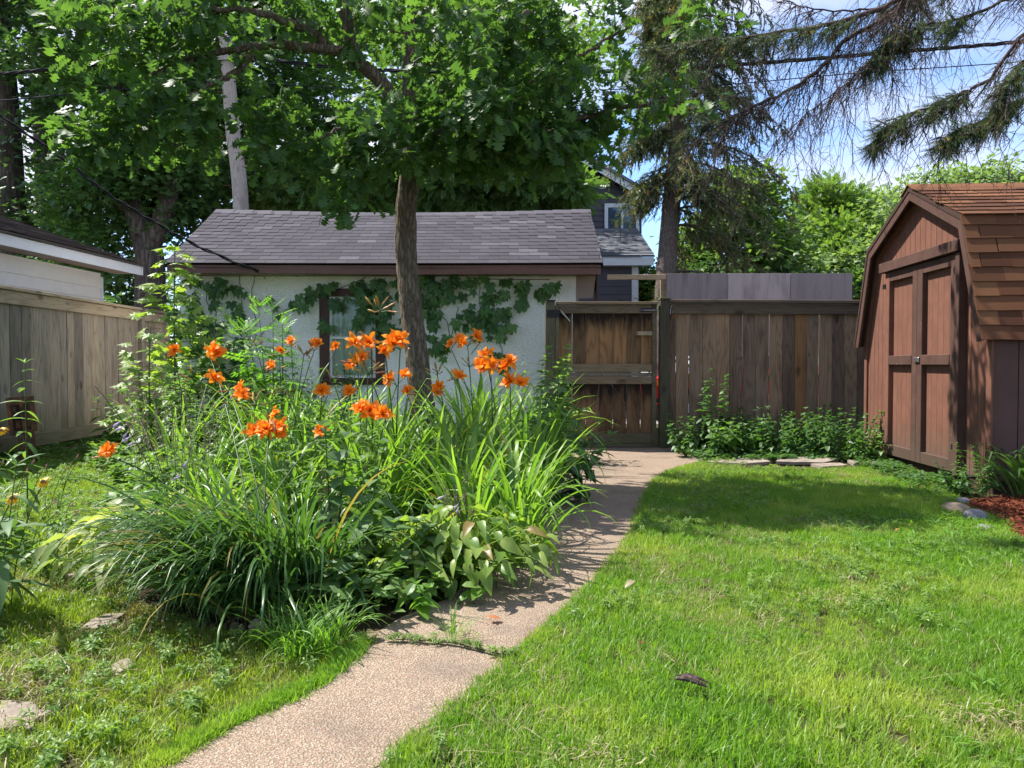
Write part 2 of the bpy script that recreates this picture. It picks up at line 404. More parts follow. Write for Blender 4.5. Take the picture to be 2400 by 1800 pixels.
def _glass():
    t = NT("window_glass"); return t.surf(t.n("MixShader", {0: t.n("Fresnel", {'IOR': 1.35}).outputs[0], 1: t.n("BsdfTransparent", {'Color': (0.85, 0.9, 0.88, 1)}).outputs[0], 2: t.n("BsdfGlossy", {'Roughness': 0.03}).outputs[0]}).outputs[0])
M['glass'] = _glass()
def _dglass():
    t = NT("dark_window_glass"); return t.surf(t.pbr((0.05, 0.08, 0.11, 1), 0.04, spec=1.0))
M['dglass'] = _dglass(); del M['glassy']
def _metal(name, c, r=0.4, m=0.9):
    t = NT(name); n = t.noise(None, 30, 4); return t.surf(t.pbr(t.mix(t.math('MULTIPLY', n, 0.5), c, t.mix(1.0, c, g3(0.5), 'MULTIPLY')), r, t.bump(n, 0.1, 0.002), m))
M['black'] = _metal("black_iron", (0.02, 0.02, 0.022, 1), 0.5, 0.5)
M['steel'] = _metal("galvanised_steel", (0.45, 0.45, 0.46, 1), 0.35)
M['wire'] = _metal("cable_black", (0.012, 0.012, 0.013, 1), 0.95, 0.0)
def _stucco():
    t = NT("white_stucco"); p = t.n("TexCoord").outputs['Object']
    n1 = t.noise(p, 34, 3, 0.5, 0.6); v = t.n("TexVoronoi", {'Vector': p, 'Scale': 55.0}, feature='SMOOTH_F1').outputs['Distance']
    h = t.math('ADD', n1, t.math('MULTIPLY', v, 0.7))
    st = t.noise(t.map(p, scale=(1, 1, 0.6)), 1.3, 5, 0.6)
    col = t.mix(t.n("MapRange", {'Value': st, 'From Min': 0.45, 'From Max': 0.72, 'To Max': 0.5}).outputs[0], (0.92, 0.89, 0.84, 1), (0.74, 0.75, 0.62, 1))
    s2 = t.noise(t.map(p, scale=(1, 1, 0.12)), 6, 4, 0.6)
    col = t.mix(t.n("MapRange", {'Value': s2, 'From Min': 0.58, 'From Max': 0.75, 'To Max': 0.35}).outputs[0], col, (0.50, 0.50, 0.42, 1))
    return t.surf(t.pbr(col, 0.9, t.bump(h, 0.75, 0.02), spec=0.15))
M['stucco'] = _stucco()
def _curtain():
    t = NT("curtain_cloth"); p = t.n("TexCoord").outputs['Object']; n = t.noise(t.map(p, scale=(1, 1, 0.03)), 30, 2)
    col = t.ramp(n, [(0.3, (0.50, 0.50, 0.42)), (0.7, (0.85, 0.85, 0.76))]); return t.surf(t.pbr(col, 0.9))
M['curtain'] = _curtain()
def _path():
    t = NT("exposed_aggregate"); p = t.n("TexCoord").outputs['Object']
    vo = t.n("TexVoronoi", {'Vector': p, 'Scale': 165.0, 'Randomness': 1.0}); vd = vo.outputs['Distance']; vc = vo.outputs['Color']
    r = t.n("SeparateColor", {0: vc}).outputs[0]
    col = t.ramp(r, [(0.0, (0.353, 0.269, 0.193)), (0.22, (0.296, 0.195, 0.133)), (0.4, (0.367, 0.276, 0.200)), (0.58, (0.219, 0.165, 0.136)), (0.7, (0.381, 0.296, 0.223)), (0.86, (0.303, 0.168, 0.109)), (0.95, (0.423, 0.363, 0.291))], 'CONSTANT')
    edge = t.n("MapRange", {'Value': vd, 'From Min': 0.35, 'From Max': 0.62}).outputs[0]
    col = t.mix(edge, col, (0.20, 0.15, 0.105, 1))
    big = t.noise(p, 2.6, 5, 0.62)
    col = t.mix(t.n("MapRange", {'Value': big, 'From Min': 0.50, 'From Max': 0.70, 'To Max': 0.5}).outputs[0], col, (0.11, 0.085, 0.07, 1))
    b2 = t.noise(p, 0.9, 4, 0.7, 0.4)
    col = t.mix(t.n("MapRange", {'Value': b2, 'From Min': 0.52, 'From Max': 0.68, 'To Max': 0.35}).outputs[0], col, t.mix(1.0, col, (0.55, 0.52, 0.52, 1), 'MULTIPLY'))
    h = t.math('SUBTRACT', 1.0, t.math('POWER', vd, 1.4))
    return t.surf(t.pbr(col, 0.8, t.bump(h, 0.8, 0.006), spec=0.3))
M['path'] = _path()
def _soil(name, c1, c2, sc=30):
    t = NT(name); p = t.n("TexCoord").outputs['Object']; n = t.noise(p, sc, 6, 0.65); b = t.noise(p, 1.4, 3)
    col = t.mix(b, t.ramp(n, [(0.3, c1), (0.7, c2)]), t.mix(1.0, c2, g3(0.7), 'MULTIPLY'))
    return t.surf(t.pbr(col, 0.97, t.bump(n, 0.8, 0.03), spec=0.1))
M['soil'] = _soil("lawn_soil", (0.035, 0.035, 0.014, 1), (0.095, 0.085, 0.038, 1))
M['bedsoil'] = _soil("bed_soil", (0.022, 0.016, 0.010, 1), (0.06, 0.045, 0.028, 1))
M['lane'] = _soil("alley_ground", (0.20, 0.19, 0.17, 1), (0.32, 0.30, 0.27, 1))
M['mulch'] = _soil("red_mulch", (0.09, 0.025, 0.014, 1), (0.22, 0.065, 0.034, 1), 60)
def _stone(name, c1, c2):
    t = NT(name); p = t.n("TexCoord").outputs['Object']; n = t.noise(p, 14, 6, 0.65)
    return t.surf(t.pbr(t.ramp(n, [(0.3, c1), (0.7, c2)]), 0.85, t.bump(n, 0.4, 0.01), spec=0.25))
M['stone'] = _stone("grey_cobble", (0.13, 0.125, 0.13, 1), (0.22, 0.21, 0.22, 1))
M['stonetan'] = _stone("tan_stone", (0.22, 0.155, 0.10, 1), (0.34, 0.25, 0.17, 1))
M['flag'] = _stone("flagstone", (0.15, 0.12, 0.10, 1), (0.30, 0.25, 0.205, 1))
def _rust():
    t = NT("rusty_iron"); p = t.n("TexCoord").outputs['Object']; n = t.noise(p, 9, 6, 0.7)
    return t.surf(t.pbr(t.ramp(n, [(0.35, (0.035, 0.022, 0.016)), (0.5, (0.10, 0.045, 0.024)), (0.66, (0.27, 0.085, 0.03))]), 0.85, t.bump(n, 0.5, 0.01), 0.2))
M['rust'] = _rust()
M['red'] = _metal("red_car_paint", (0.55, 0.02, 0.02, 1), 0.25, 0.1)
M['tyre'] = _metal("tyre_rubber", (0.015, 0.015, 0.015, 1), 0.8, 0.0)
M['amber'] = _metal("amber_lens", (0.8, 0.25, 0.02, 1), 0.2, 0.0)
M['barkoak'] = bark_mat("oak_bark", (0.10, 0.074, 0.052, 1), (0.23, 0.18, 0.135, 1), 30)
M['barkfar'] = bark_mat("maple_bark", (0.065, 0.05, 0.042, 1), (0.15, 0.12, 0.10, 1), 12, 0.7)
M['barkspr'] = bark_mat("spruce_bark", (0.10, 0.08, 0.068, 1), (0.19, 0.155, 0.13, 1), 40, 0.6)
M['twig'] = bark_mat("dead_twig", (0.055, 0.038, 0.034, 1), (0.11, 0.08, 0.07, 1), 60, 0.3)
# foliage
M['oak'] = leaf_mat("oak_leaf", (0.046, 0.098, 0.036, 1), (0.097, 0.183, 0.049, 1), 0.42, rough=0.5, spec=0.28)
M['maple'] = leaf_mat("maple_leaf", (0.048, 0.109, 0.033, 1), (0.104, 0.203, 0.053, 1), 0.36)
M['mapledk'] = leaf_mat("dark_maple_leaf", (0.044, 0.096, 0.042, 1), (0.085, 0.163, 0.057, 1), 0.33)
M['locust'] = leaf_mat("locust_leaf", (0.072, 0.144, 0.046, 1), (0.130, 0.228, 0.065, 1), 0.4)
M['brighttree'] = leaf_mat("bright_tree_leaf", (0.074, 0.156, 0.042, 1), (0.162, 0.240, 0.063, 1), 0.42)
M['paletree'] = leaf_mat("pale_tree_leaf", (0.130, 0.200, 0.085, 1), (0.221, 0.312, 0.130, 1), 0.4)
M['spruce'] = leaf_mat("spruce_needle", (0.069, 0.102, 0.052, 1), (0.156, 0.174, 0.085, 1), 0.2, rough=0.6, brown=0.08)
M['sprucenear'] = leaf_mat("near_spruce_needle", (0.042, 0.080, 0.041, 1), (0.092, 0.131, 0.059, 1), 0.25, rough=0.55, brown=0.06)
M['grass'] = leaf_mat("lawn_grass", (0.097, 0.212, 0.023, 1), (0.202, 0.345, 0.040, 1), 0.45, patch=(1.3, (0.30, 0.36, 0.075, 1), 0.46, 0.74))
M['grassy'] = leaf_mat("yellow_grass", (0.140, 0.226, 0.022, 1), (0.262, 0.351, 0.040, 1), 0.45, patch=(2.6, (0.22, 0.18, 0.07, 1), 0.54, 0.74))
M['thatch'] = leaf_mat("dry_thatch", (0.25, 0.21, 0.10, 1), (0.40, 0.36, 0.19, 1), 0.3, tcol=(1.1, 1.0, 0.8, 1))
M['clover'] = leaf_mat("clover_leaf", (0.111, 0.204, 0.042, 1), (0.208, 0.312, 0.066, 1), 0.4)
M['weed'] = leaf_mat("weed_leaf", (0.085, 0.196, 0.025, 1), (0.156, 0.299, 0.040, 1), 0.42)
M['lily'] = leaf_mat("daylily_leaf", (0.102, 0.215, 0.036, 1), (0.217, 0.358, 0.058, 1), 0.42, rough=0.4, brown=0.025)
M['lilydark'] = leaf_mat("fine_daylily_leaf", (0.042, 0.109, 0.031, 1), (0.096, 0.180, 0.044, 1), 0.36, rough=0.36, brown=0.03)
M['hosta'] = leaf_mat("hosta_leaf", (0.127, 0.230, 0.042, 1), (0.276, 0.356, 0.084, 1), 0.42, rough=0.4, brown=0.05)
M['hostapale'] = leaf_mat("variegated_hosta_leaf", (0.17, 0.24, 0.07, 1), (0.40, 0.42, 0.19, 1), 0.42, rough=0.45)
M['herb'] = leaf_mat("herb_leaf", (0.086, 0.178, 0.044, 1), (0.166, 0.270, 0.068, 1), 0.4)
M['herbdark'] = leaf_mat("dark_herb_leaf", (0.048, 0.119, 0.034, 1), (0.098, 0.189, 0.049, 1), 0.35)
M['bigleaf'] = leaf_mat("serrate_leaf", (0.070, 0.142, 0.046, 1), (0.119, 0.209, 0.066, 1), 0.33, rough=0.5)
M['creeper'] = leaf_mat("creeper_leaf", (0.049, 0.125, 0.041, 1), (0.111, 0.213, 0.062, 1), 0.33, rough=0.4)
M['sapling'] = leaf_mat("sapling_leaf", (0.138, 0.230, 0.050, 1), (0.276, 0.368, 0.083, 1), 0.42)
M['pinnate'] = leaf_mat("pinnate_leaf", (0.10, 0.23, 0.035, 1), (0.17, 0.34, 0.05, 1), 0.45)
M['stem'] = leaf_mat("green_stem", (0.05, 0.09, 0.025, 1), (0.09, 0.14, 0.04, 1), 0.1)
M['drystem'] = leaf_mat("dry_stem", (0.26, 0.20, 0.11, 1), (0.38, 0.30, 0.17, 1), 0.15, tcol=(1, 1, .8, 1))
M['withered'] = leaf_mat("withered_leaf", (0.10, 0.085, 0.045, 1), (0.24, 0.19, 0.11, 1), 0.2, tcol=(1.1, 1, .7, 1))
M['bud'] = leaf_mat("lily_bud", (0.42, 0.24, 0.05, 1), (0.50, 0.36, 0.08, 1), 0.25, tcol=(1.2, 1, .6, 1))
M['pod'] = leaf_mat("seed_pod", (0.28, 0.34, 0.08, 1), (0.40, 0.42, 0.12, 1), 0.2)
M['spent'] = leaf_mat("spent_flower", (0.42, 0.15, 0.06, 1), (0.52, 0.32, 0.16, 1), 0.25, tcol=(1.2, .9, .6, 1))
M['lavender'] = leaf_mat("hosta_flower", (0.42, 0.32, 0.52, 1), (0.62, 0.54, 0.68, 1), 0.35, tcol=(1.2, 1, 1.2, 1))
M['pink'] = leaf_mat("smartweed_flower", (0.55, 0.25, 0.28, 1), (0.62, 0.34, 0.34, 1), 0.3, tcol=(1.2, .9, .9, 1))
M['yellow'] = leaf_mat("yellow_petal", (0.75, 0.45, 0.01, 1), (0.85, 0.58, 0.02, 1), 0.3, tcol=(1.2, 1, .4, 1))
def _petal():
    t = NT("orange_petal"); at = t.n("Attribute", attribute_name="rnd").outputs['Fac']
    col = t.ramp(at, [(0.0, (0.80, 0.42, 0.02)), (0.25, (0.72, 0.13, 0.008)), (0.5, (0.90, 0.215, 0.008)), (1.0, (0.95, 0.30, 0.012))])
    b = t.pbr(col, 0.5, spec=0.25); tr = t.n("BsdfTranslucent", {'Color': t.mix(1.0, col, (1.1, 1.25, 0.9, 1), 'MULTIPLY')}).outputs[0]
    return t.surf(t.n("MixShader", {0: 0.42, 1: b, 2: tr}).outputs[0])
M['petal'] = _petal()
M['brick'] = _stone("chimney_brick", (0.28, 0.10, 0.06, 1), (0.38, 0.15, 0.09, 1))
# ---------------------------------------------------------------- ground and path
def sheet(name, poly, z, mat, kind='structure', th=0.0):
    b = MB(); n = len(poly)
    if th:
        b.prism([(p[0], p[1]) for p in poly], z - th, z, 'xy')
    else:
        b.add([(p[0], p[1], z) for p in poly], [np.array([list(range(n))])])
    o = b.build(name, mat); o['kind'] = kind; return o

sheet("ground", [(-70, -20), (70, -20), (70, 90), (-70, 90)], -0.012, M['soil'])
sheet("alley", [(-40, 13.6), (40, 13.6), (40, 17.5), (-40, 17.5)], -0.006, M['lane'])
PL = [(390,1800),(480,1745),(575,1693),(670,1650),(760,1606),(835,1550),(880,1500),(960,1450),(1070,1405),(1160,1330),(1190,1260),(1250,1180),(1285,1110),(1292,1062)]
PR = [(890,1800),(965,1735),(1042,1671),(1120,1603),(1193,1541),(1240,1500),(1290,1455),(1350,1398),(1400,1345),(1437,1300),(1468,1255),(1488,1212),(1503,1172),(1515,1148),(1535,1125),(1562,1108),(1600,1094),(1650,1083),(1700,1077)]
PL = [tuple(G(*p)[:2]) for p in PL]; PR = [tuple(G(*p)[:2]) for p in PR]
PL = [(x - .035, y) for x, y in PL]; PR = [(x + .03, y) for x, y in PR]
PL = [(PL[0][0] - 0.75, 0.9)] + PL; PR = [(PR[0][0] - 0.5, 0.9)] + PR
back = [tuple(G(1640,1062)[:2]), tuple(G(1566,1050)[:2]), (PL[-1][0] + 0.1, 9.95), (PL[-1][0], 9.6)]
slabs = PR + back + PL[::-1]
sheet("path", slabs, 0.006, M['path'], th=0.04)
BED = [tuple(G(*p)[:2]) for p in [(330,1400),(430,1450),(620,1480),(780,1490),(880,1480),(960,1450),(1070,1405),(1160,1330),(1190,1260),(1250,1180),(1285,1110),(1292,1062)]] + [(0.55, 10.3), (-5.4, 10.3), (-4.6, 8.3), (-3.3, 6.4), (-2.7, 5.0)]
sheet("bed_soil", BED, -0.004, M['bedsoil'])

# ---------------------------------------------------------------- fence with gate, facing the camera
FY = 9.66
def fx(px): return (px - CX) / FPX * FY
def fz(py): return P(1200, py, FY)[2]
f = thing("wooden_fence", "weathered brown board fence between the gate and the red shed, one board newer and tan", "fence", (fx(1560), FY, 0))
zx = lambda z: (z - 820) / 2.602 * 1.0
bnd = [822, 868, 950, 1030, 1115, 1195, 1275, 1355, 1437, 1518, 1592, 1665, 1740, 1820, 1898, 1975, 2030, 2110]
R_ = random.Random(3)
for i in range(len(bnd) - 1):
    a = fx(1250 + bnd[i] / 2.602); b = fx(1250 + bnd[i + 1] / 2.602)
    gap = 0.012 if bnd[i + 1] in (950, 1275, 1437, 1740) else 0.004
    ztop = fz(733 if i > 2 else 728); zb = 0.06 + R_.uniform(-.012, .01)
    m = M['fence_tan'] if bnd[i] == 1592 else M['fence']
    bx("board", a + 0.001, b - gap, FY - 0.010 + R_.uniform(-.002, .002), FY + 0.010, zb, ztop + R_.uniform(0.03, 0.05), m, f, 0.002, rot=(0, R_.uniform(-.004, .004), 0),
       label="newer orange tan board" if m is M['fence_tan'] else None)
x0, x1 = fx(1566), fx(2065)
bx("rail", x0, x1, FY - 0.052, FY - 0.014, fz(737), fz(713), M['railx'], f, 0.004, rot=(0, 0.004, 0))
bx("cap", x0 - 0.01, x1, FY - 0.095, FY + 0.04, fz(712) + 0.003, fz(712) + 0.043, M['railx'], f, 0.005, rot=(0, 0.004, 0))
bx("rail", x0, x1, FY - 0.050, FY - 0.014, 0.02, 0.11, M['railx'], f, 0.004)
bx("rail", x0, x1, FY + 0.014, FY + 0.052, 0.85, 0.94, M['railx'], f, 0.004)
bx("post", fx(1544), fx(1565), FY - 0.09, FY + 0.03, -0.3, fz(704), M['post'], f, 0.006)
bx("post_cap", fx(1543), fx(1567), FY - 0.105, FY + 0.045, fz(704) + 0.002, fz(700) + 0.01, M['post'], f, 0.004)
bx("post", fx(1300) - 0.12, fx(1299.5), FY - 0.07, FY + 0.04, -0.3, fz(707), M['post'], f, 0.006)
bx("post_cap", fx(1280), fx(1301), FY - 0.09, FY + 0.06, fz(707) + 0.002, fz(704), M['black'], f, 0.004)
# padlock hanging on the fence rail
pk = thing("padlock", "small padlock hanging open by its shackle from the fence rail", "padlock", tuple(P(1574, 732, FY - 0.075)))
b = MB(); b.tube([P(1571, 738, FY - .075), P(1572, 722, FY - .075), P(1575, 716, FY - .075), P(1578, 720, FY - .075), P(1576, 734, FY - .075)], 0.005, 6); b.build("shackle", M['steel'], pk, True)
bx("lock_body", fx(1570), fx(1579), FY - 0.088, FY - 0.064, fz(747), fz(736), M['amber'] if False else M['rust'], pk, 0.004)

gt = thing("wooden_gate", "dark stained wooden gate with two rows of boards beside the paved path", "gate", (fx(1418), FY, 0))
gb = [155, 238, 320, 403, 487, 570, 655, 724]
for r, (pt, pb) in enumerate([(733, 856), (898, 1018)]):
    for i in range(7):
        a = fx(1250 + gb[i] / 2.602); b_ = fx(1250 + gb[i + 1] / 2.602)
        gap = 0.009 if (i in (0, 3) or (r == 1 and i in (2, 4, 5))) else 0.004
        bx("board", a + 0.001, b_ - gap, FY - 0.008 + R_.uniform(-.002, .002), FY + 0.010, fz(pb) - 0.02, fz(pt) + 0.03, M['gate'], gt, 0.002)
L_, R2 = fx(1310), fx(1527)
bx("stile", fx(1300.5), L_, FY - 0.055, FY + 0.03, fz(1042), fz(715), M['gatefr'], gt, 0.004)
bx("stile", R2, fx(1537), FY - 0.055, FY + 0.03, fz(1044), fz(715), M['gatefr'], gt, 0.004)
bx("cap", fx(1303), fx(1539), FY - 0.085, FY + 0.04, fz(715) + 0.003, fz(708), M['gatefr'], gt, 0.004)
bx("rail", L_ + .001, R2 - .001, FY - 0.046, FY - 0.012, fz(735), fz(716), M['gatefr'], gt, 0.004)
bx("rail", L_ + .001, R2 - .001, FY - 0.044, FY - 0.012, fz(872), fz(853), M['gatefr'], gt, 0.004)
bx("batten", L_ + .001, R2 - .001, FY - 0.030, FY - 0.012, fz(881), fz(873), M['lrail'], gt, 0.002)
bx("rail", L_ + .001, R2 - .001, FY - 0.046, FY - 0.012, fz(900), fz(882), M['gatefr'], gt, 0.004)
bx("rail", L_ + .001, R2 - .001, FY - 0.048, FY - 0.012, fz(1038), fz(1015), M['gatefr'], gt, 0.004)
bx("rail", L_ + .001, R2 - .001, FY - 0.060, FY + 0.02, fz(1046), fz(1039), M['gatefr'], gt, 0.004)
bx("batten", fx(1487), R2 - .001, FY - 0.040, FY - 0.012, fz(786), fz(777), M['lrail'], gt, 0.002)
bx("hinge", fx(1281), fx(1310), FY - 0.078, FY - 0.071, fz(745), fz(727), M['black'], gt, 0.001)
b = MB(); b.tube([P(1500, 727, FY - .062), P(1545, 727, FY - .062)], 0.006, 8); b.build("latch_bolt", M['steel'], gt, True)
bx("latch_plate", fx(1499), fx(1526), FY - 0.056, FY - 0.047, fz(731), fz(723), M['black'], gt, 0.001)
b = MB(); b.tube([P(1311, 724, FY - .06), P(1318, 733, FY - .06), P(1333, 750, FY - .05), P(1337, 755, FY - .045)], [0.004, 0.011, 0.011, 0.004], 8); b.build("gate_spring", M['steel'], gt, True)
b = MB(); b.tube([P(1398, 853, FY - .05), P(1465, 945, FY - .02)], 0.0016, 4); b.build("brace_wire", M['steel'], gt)

# ---------------------------------------------------------------- side fence running away on the left
LX = -5.80
lf = thing("side_fence", "grey weathered board fence running away along the left side under the white garage", "fence", (LX, 8.0, 0))
y = 5.2; k = 0
def lx_(y): return LX - (y - 10) * 0.03
R_ = random.Random(5)
while y < 13.1:
    w = R_.choice([0.19, 0.21, 0.23, 0.17])
    g_ = 0.016 if k in (15, 18) else R_.choice([0.006, 0.009, 0.004])
    xx = lx_(y + w / 2)
    o_ = R_.uniform(-.008, .008); bx("board", xx - 0.010 + o_, xx + 0.010 + o_, y, y + w - g_, 0.10, 1.84, M['lfence'], lf, 0.003, rot=(R_.uniform(-.004, .004), 0, R_.uniform(-.05, .05)))
    y += w; k += 1
for (a, b_) in ((5.2, 8.4), (8.402, 12.05), (12.16, 13.1)):
    xc = lx_((a + b_) / 2); rz = math.atan(0.03)
    bx("rail", xc + 0.014, xc + 0.052, a, b_, 1.74, 1.89, M['lrail'], lf, 0.004, rot=(0, 0, rz))
    bx("cap", xc - 0.04, xc + 0.085, a, b_, 1.895, 1.932, M['lrail'], lf, 0.004, rot=(0, 0, rz))
    bx("rail", xc + 0.014, xc + 0.048, a, b_, 0.06, 0.22, M['lrail'], lf, 0.004, rot=(0, 0, rz))
for y in (5.1, 12.055):
    bx("post", lx_(y) - 0.03, lx_(y) + 0.075, y, y + 0.10, -0.3, 1.885, M['lfence'], lf, 0.005)

# rusty iron face leaning on the side fence
rp = thing("rusty_sheet", "rusty cut-out iron sheet leaning against the left fence", "garden ornament", (lx_(8.9) + 0.12, 8.95, 0))
p0 = P(18, 953, 8.6); p1 = P(125, 948, 9.25); q0 = P(35, 1100, 8.45); q1 = P(140, 1025, 9.1)
O_ = np.array(G(30, 1085)); U_ = np.array(G(138, 1062)) - O_; U_[2] = 0; W_ = np.linalg.norm(U_); U_ /= W_
W_ = 0.52; Vv = np.array([-0.15, 0.08, 1.0]); Vv /= np.linalg.norm(Vv); Nn = np.cross(U_, Vv)
def plate(cells, th=0.006):
    b = MB()
    for (u0, u1, v0, v1, dd) in cells:
        c = []
        for d in (dd, dd + th):
            for (u, v) in ((u0, v0), (u1, v0), (u1, v1), (u0, v1)): c.append(O_ + U_ * u * W_ + Vv * v + Nn * d)
        b.add(c, [np.array([(0, 3, 2, 1), (4, 5, 6, 7), (0, 1, 5, 4), (1, 2, 6, 5), (2, 3, 7, 6), (3, 0, 4, 7)])])
    return b
cells = [(0, 1, .62, .70, 0), (0, .14, .30, .62, 0), (.86, 1, .30, .62, 0), (.44, .56, .30, .62, .004), (.14, .44, .47, .51, 0), (.56, .86, .46, .50, 0), (.14, .86, .28, .33, 0), (.22, .36, .36, .44, .01), (.62, .78, .37, .45, .01), (.5, .54, .5, .6, .01), (.16, .26, .53, .60, .008), (.7, .82, .54, .61, .008)]
plate(cells).build("face_plate", M['rust'], rp)
plate([(.0 + .09 * i, .045 + .09 * i, .10, .28, 0.002 * (i % 3)) for i in range(3, 10)] + [(.26, .86, .05, .10, 0), (.2, .9, -.01, .05, .004)]).build("tooth_plate", M['rust'], rp)
plate([(.14, .86, .33, .62, -0.02)], 0.004).build("backing_plate", M['sheddark'], rp)

# ---------------------------------------------------------------- shingled roofs
_sv = {}
def shingle_mesh(w, h, t, mat):
    key = (round(w, 3), round(h, 3), mat.name)
    if key not in _sv:
        b = MB(); hw = w / 2
        V = [(-hw, 0, 0), (hw, 0, 0), (hw, h, 0), (-hw, h, 0), (-hw, 0, t), (hw, 0, t), (hw, h, t * .4), (-hw, h, t * .4)]
        b.add(V, [np.array([(0, 3, 2, 1), (4, 5, 6, 7), (0, 1, 5, 4), (1, 2, 6, 5), (2, 3, 7, 6), (3, 0, 4, 7)])])
        me = b.mesh("shingle_mesh"); me.materials.append(mat); _sv[key] = me
    return _sv[key]

def shingles(parent, O, U, Lu, V, Lv, expo, tab, mat, t=0.006, seed=0, sag=None, joined=False, limit=None, wvar=0.0, extra=0.02):
    """courses of tabs on the plane O + u U + v V, in the parent's own coordinates"""
    rr = random.Random(seed); O = Vector(O); U = Vector(U).normalized(); V = Vector(V).normalized(); N = U.cross(V)
    if N.z < 0: N = -N
    n = int(math.ceil(Lv / expo)); b = MB(); cnt = 0
    tilt = math.atan(t * 1.1 / expo)
    Vt = (V * math.cos(tilt) - N * math.sin(tilt)).normalized(); Nt = U.cross(Vt); s_ = 1
    if Nt.z < 0: Nt = -Nt; s_ = -1
    for r in range(n):
        u = -tab * ((r * 0.5) % 1.0) - rr.uniform(0, .02)
        while u < Lu:
            w = tab * (1 + rr.uniform(-wvar, wvar)) if wvar else tab
            a, c = max(u, 0), min(u + w, Lu); u += w
            if c - a < 0.02: continue
            hh = min(expo * 1.22, Lv + extra - r * expo)
            if hh < 0.03: continue
            mid = (a + c) / 2; v = r * expo
            p = O + U * mid + V * v + N * (t * 0.9)
            if sag: p.z += sag(mid / Lu, v / Lv)
            if wvar: p += V * rr.uniform(-.006, .006)
            ang = rr.uniform(-.004, .004)
            Mx = Matrix((U * 1.0, Vt, Nt)).transposed().to_4x4(); Mx.translation = p
            wq = round((c - a - 0.003) * 50) / 50 if (c - a) < w - .001 else w - 0.003
            if not wvar: me = shingle_mesh(max(wq, .02), hh, t, mat)
            else: me = shingle_mesh(round(max(c - a - .003, .02) * 25) / 25 or .04, hh, t, mat)
            if joined or (limit and cnt >= limit):
                nv = len(me.vertices); co = np.empty(nv * 3, np.float32); me.vertices.foreach_get("co", co); co = co.reshape(-1, 3)
                W = np.einsum('ij,kj->ki', np.array(Mx.to_3x3()), co) + np.array(p)
                b.add(W, [np.array([tuple(q.vertices) for q in me.polygons])], rr.random())
            else:
                o = link("shingle", me, parent); o.matrix_local = Mx; cnt += 1
    if b.n: b.build("shingles", mat, parent, local=True, kind='stuff')
    return cnt

# ---------------------------------------------------------------- white stucco garage
EY, RY = 10.0, 11.74
XL, XR = (390 - CX) / FPX * EY, (1413 - CX) / FPX * EY
WY = 10.42; WXL, WXR = (425 - CX) / FPX * WY, (1353 - CX) / FPX * WY
ge = P(1200, 617, EY)[2]; gr = P(1200, 494, RY)[2]
gar = thing("stucco_garage", "low white stucco garage with sagging grey shingle roof and brown fascia", "garage", ((WXL + WXR) / 2, WY, 0))
wz = ge - 0.12
wx0, wx1 = P(748, 0, WY)[0], P(892, 0, WY)[0]; wz0, wz1 = P(0, 893, WY)[2], P(0, 680, WY)[2]
b = MB()
b.box(WXL, wx0, WY, WY + 0.15, -0.2, wz); b.box(wx1, WXR, WY, WY + 0.15, -0.2, wz)
b.box(wx0, wx1, WY, WY + 0.15, -0.2, wz0); b.box(wx0, wx1, WY, WY + 0.15, wz1, wz)
b.build("wall", M['stucco'], gar)
GB = 2 * RY - WY + 0.1
b = MB(); b.prism([(WY + .151, -.2), (GB, -.2), (GB, wz), (RY, gr - 0.12), (WY + .151, wz)], WXR - 0.15, WXR, 'yz'); b.build("wall", M['stucco'], gar)
b = MB(); b.prism([(WY + .151, -.2), (GB, -.2), (GB, wz), (RY, gr - 0.12), (WY + .151, wz)], WXL, WXL + 0.15, 'yz'); b.build("wall", M['stucco'], gar)
b = MB(); b.box(WXL + .151, WXR - .151, GB - .15, GB, -.2, wz); b.build("wall", M['stucco'], gar)
def sag(u, v): return -0.055 * math.sin(PI * min(max(u, 0), 1)) * (0.15 + 0.85 * v) 
b = MB()
n = 24
for sgn in (0, 1):
    rows = []
    for i in range(n + 1):
        u = i / n; x = XL + (XR - XL) * u
        for vv in (0, .5, 1):
            yy = EY + (RY - EY) * vv if sgn == 0 else 2 * RY - EY - (RY - EY) * vv
            rows.append((x, yy, ge + (gr - ge) * vv - 0.004 + sag(u, vv)))
    F = [(i * 3 + j, i * 3 + j + 3, i * 3 + j + 4, i * 3 + j + 1) for i in range(n) for j in range(2)]
    b.add(rows, [np.array(F)])
    low = [(x_, y_, z_ - 0.05) for x_, y_, z_ in rows]
    b.add(low, [np.array(F)])
    m_ = b.n - len(low)
    for i in (0, n):  # rake edges
        for j in range(2): b.F.setdefault(4, []).append(np.array([(m_ - len(rows) + i * 3 + j, m_ - len(rows) + i * 3 + j + 1, m_ + i * 3 + j + 1, m_ + i * 3 + j)]))
b.build("roof", M['garsh'], gar)
sl = math.hypot(RY - EY, gr - ge)
shingles(gar, Vector((XL, EY - 0.03, ge)) - Vector(gar.location), (1, 0, 0), XR - XL, (0, RY - EY, gr - ge), sl, sl / 16.0, (XR - XL) / 21.6, M['garsh'], t=0.004, seed=2, sag=sag, limit=300)
b = MB()
for i in range(20):
    u = (i + .5) / 20; x = XL + (XR - XL) * i / 20; z = gr + sag(u, 1) + .012
    b.prism([(RY - .13, z - .075), (RY, z + .004), (RY + .13, z - .075), (RY + .13, z - .065), (RY, z + .016), (RY - .13, z - .065)], x, x + (XR - XL) / 20 + .01, 'yz')
b.build("ridge_cap", M['garsh'], gar)
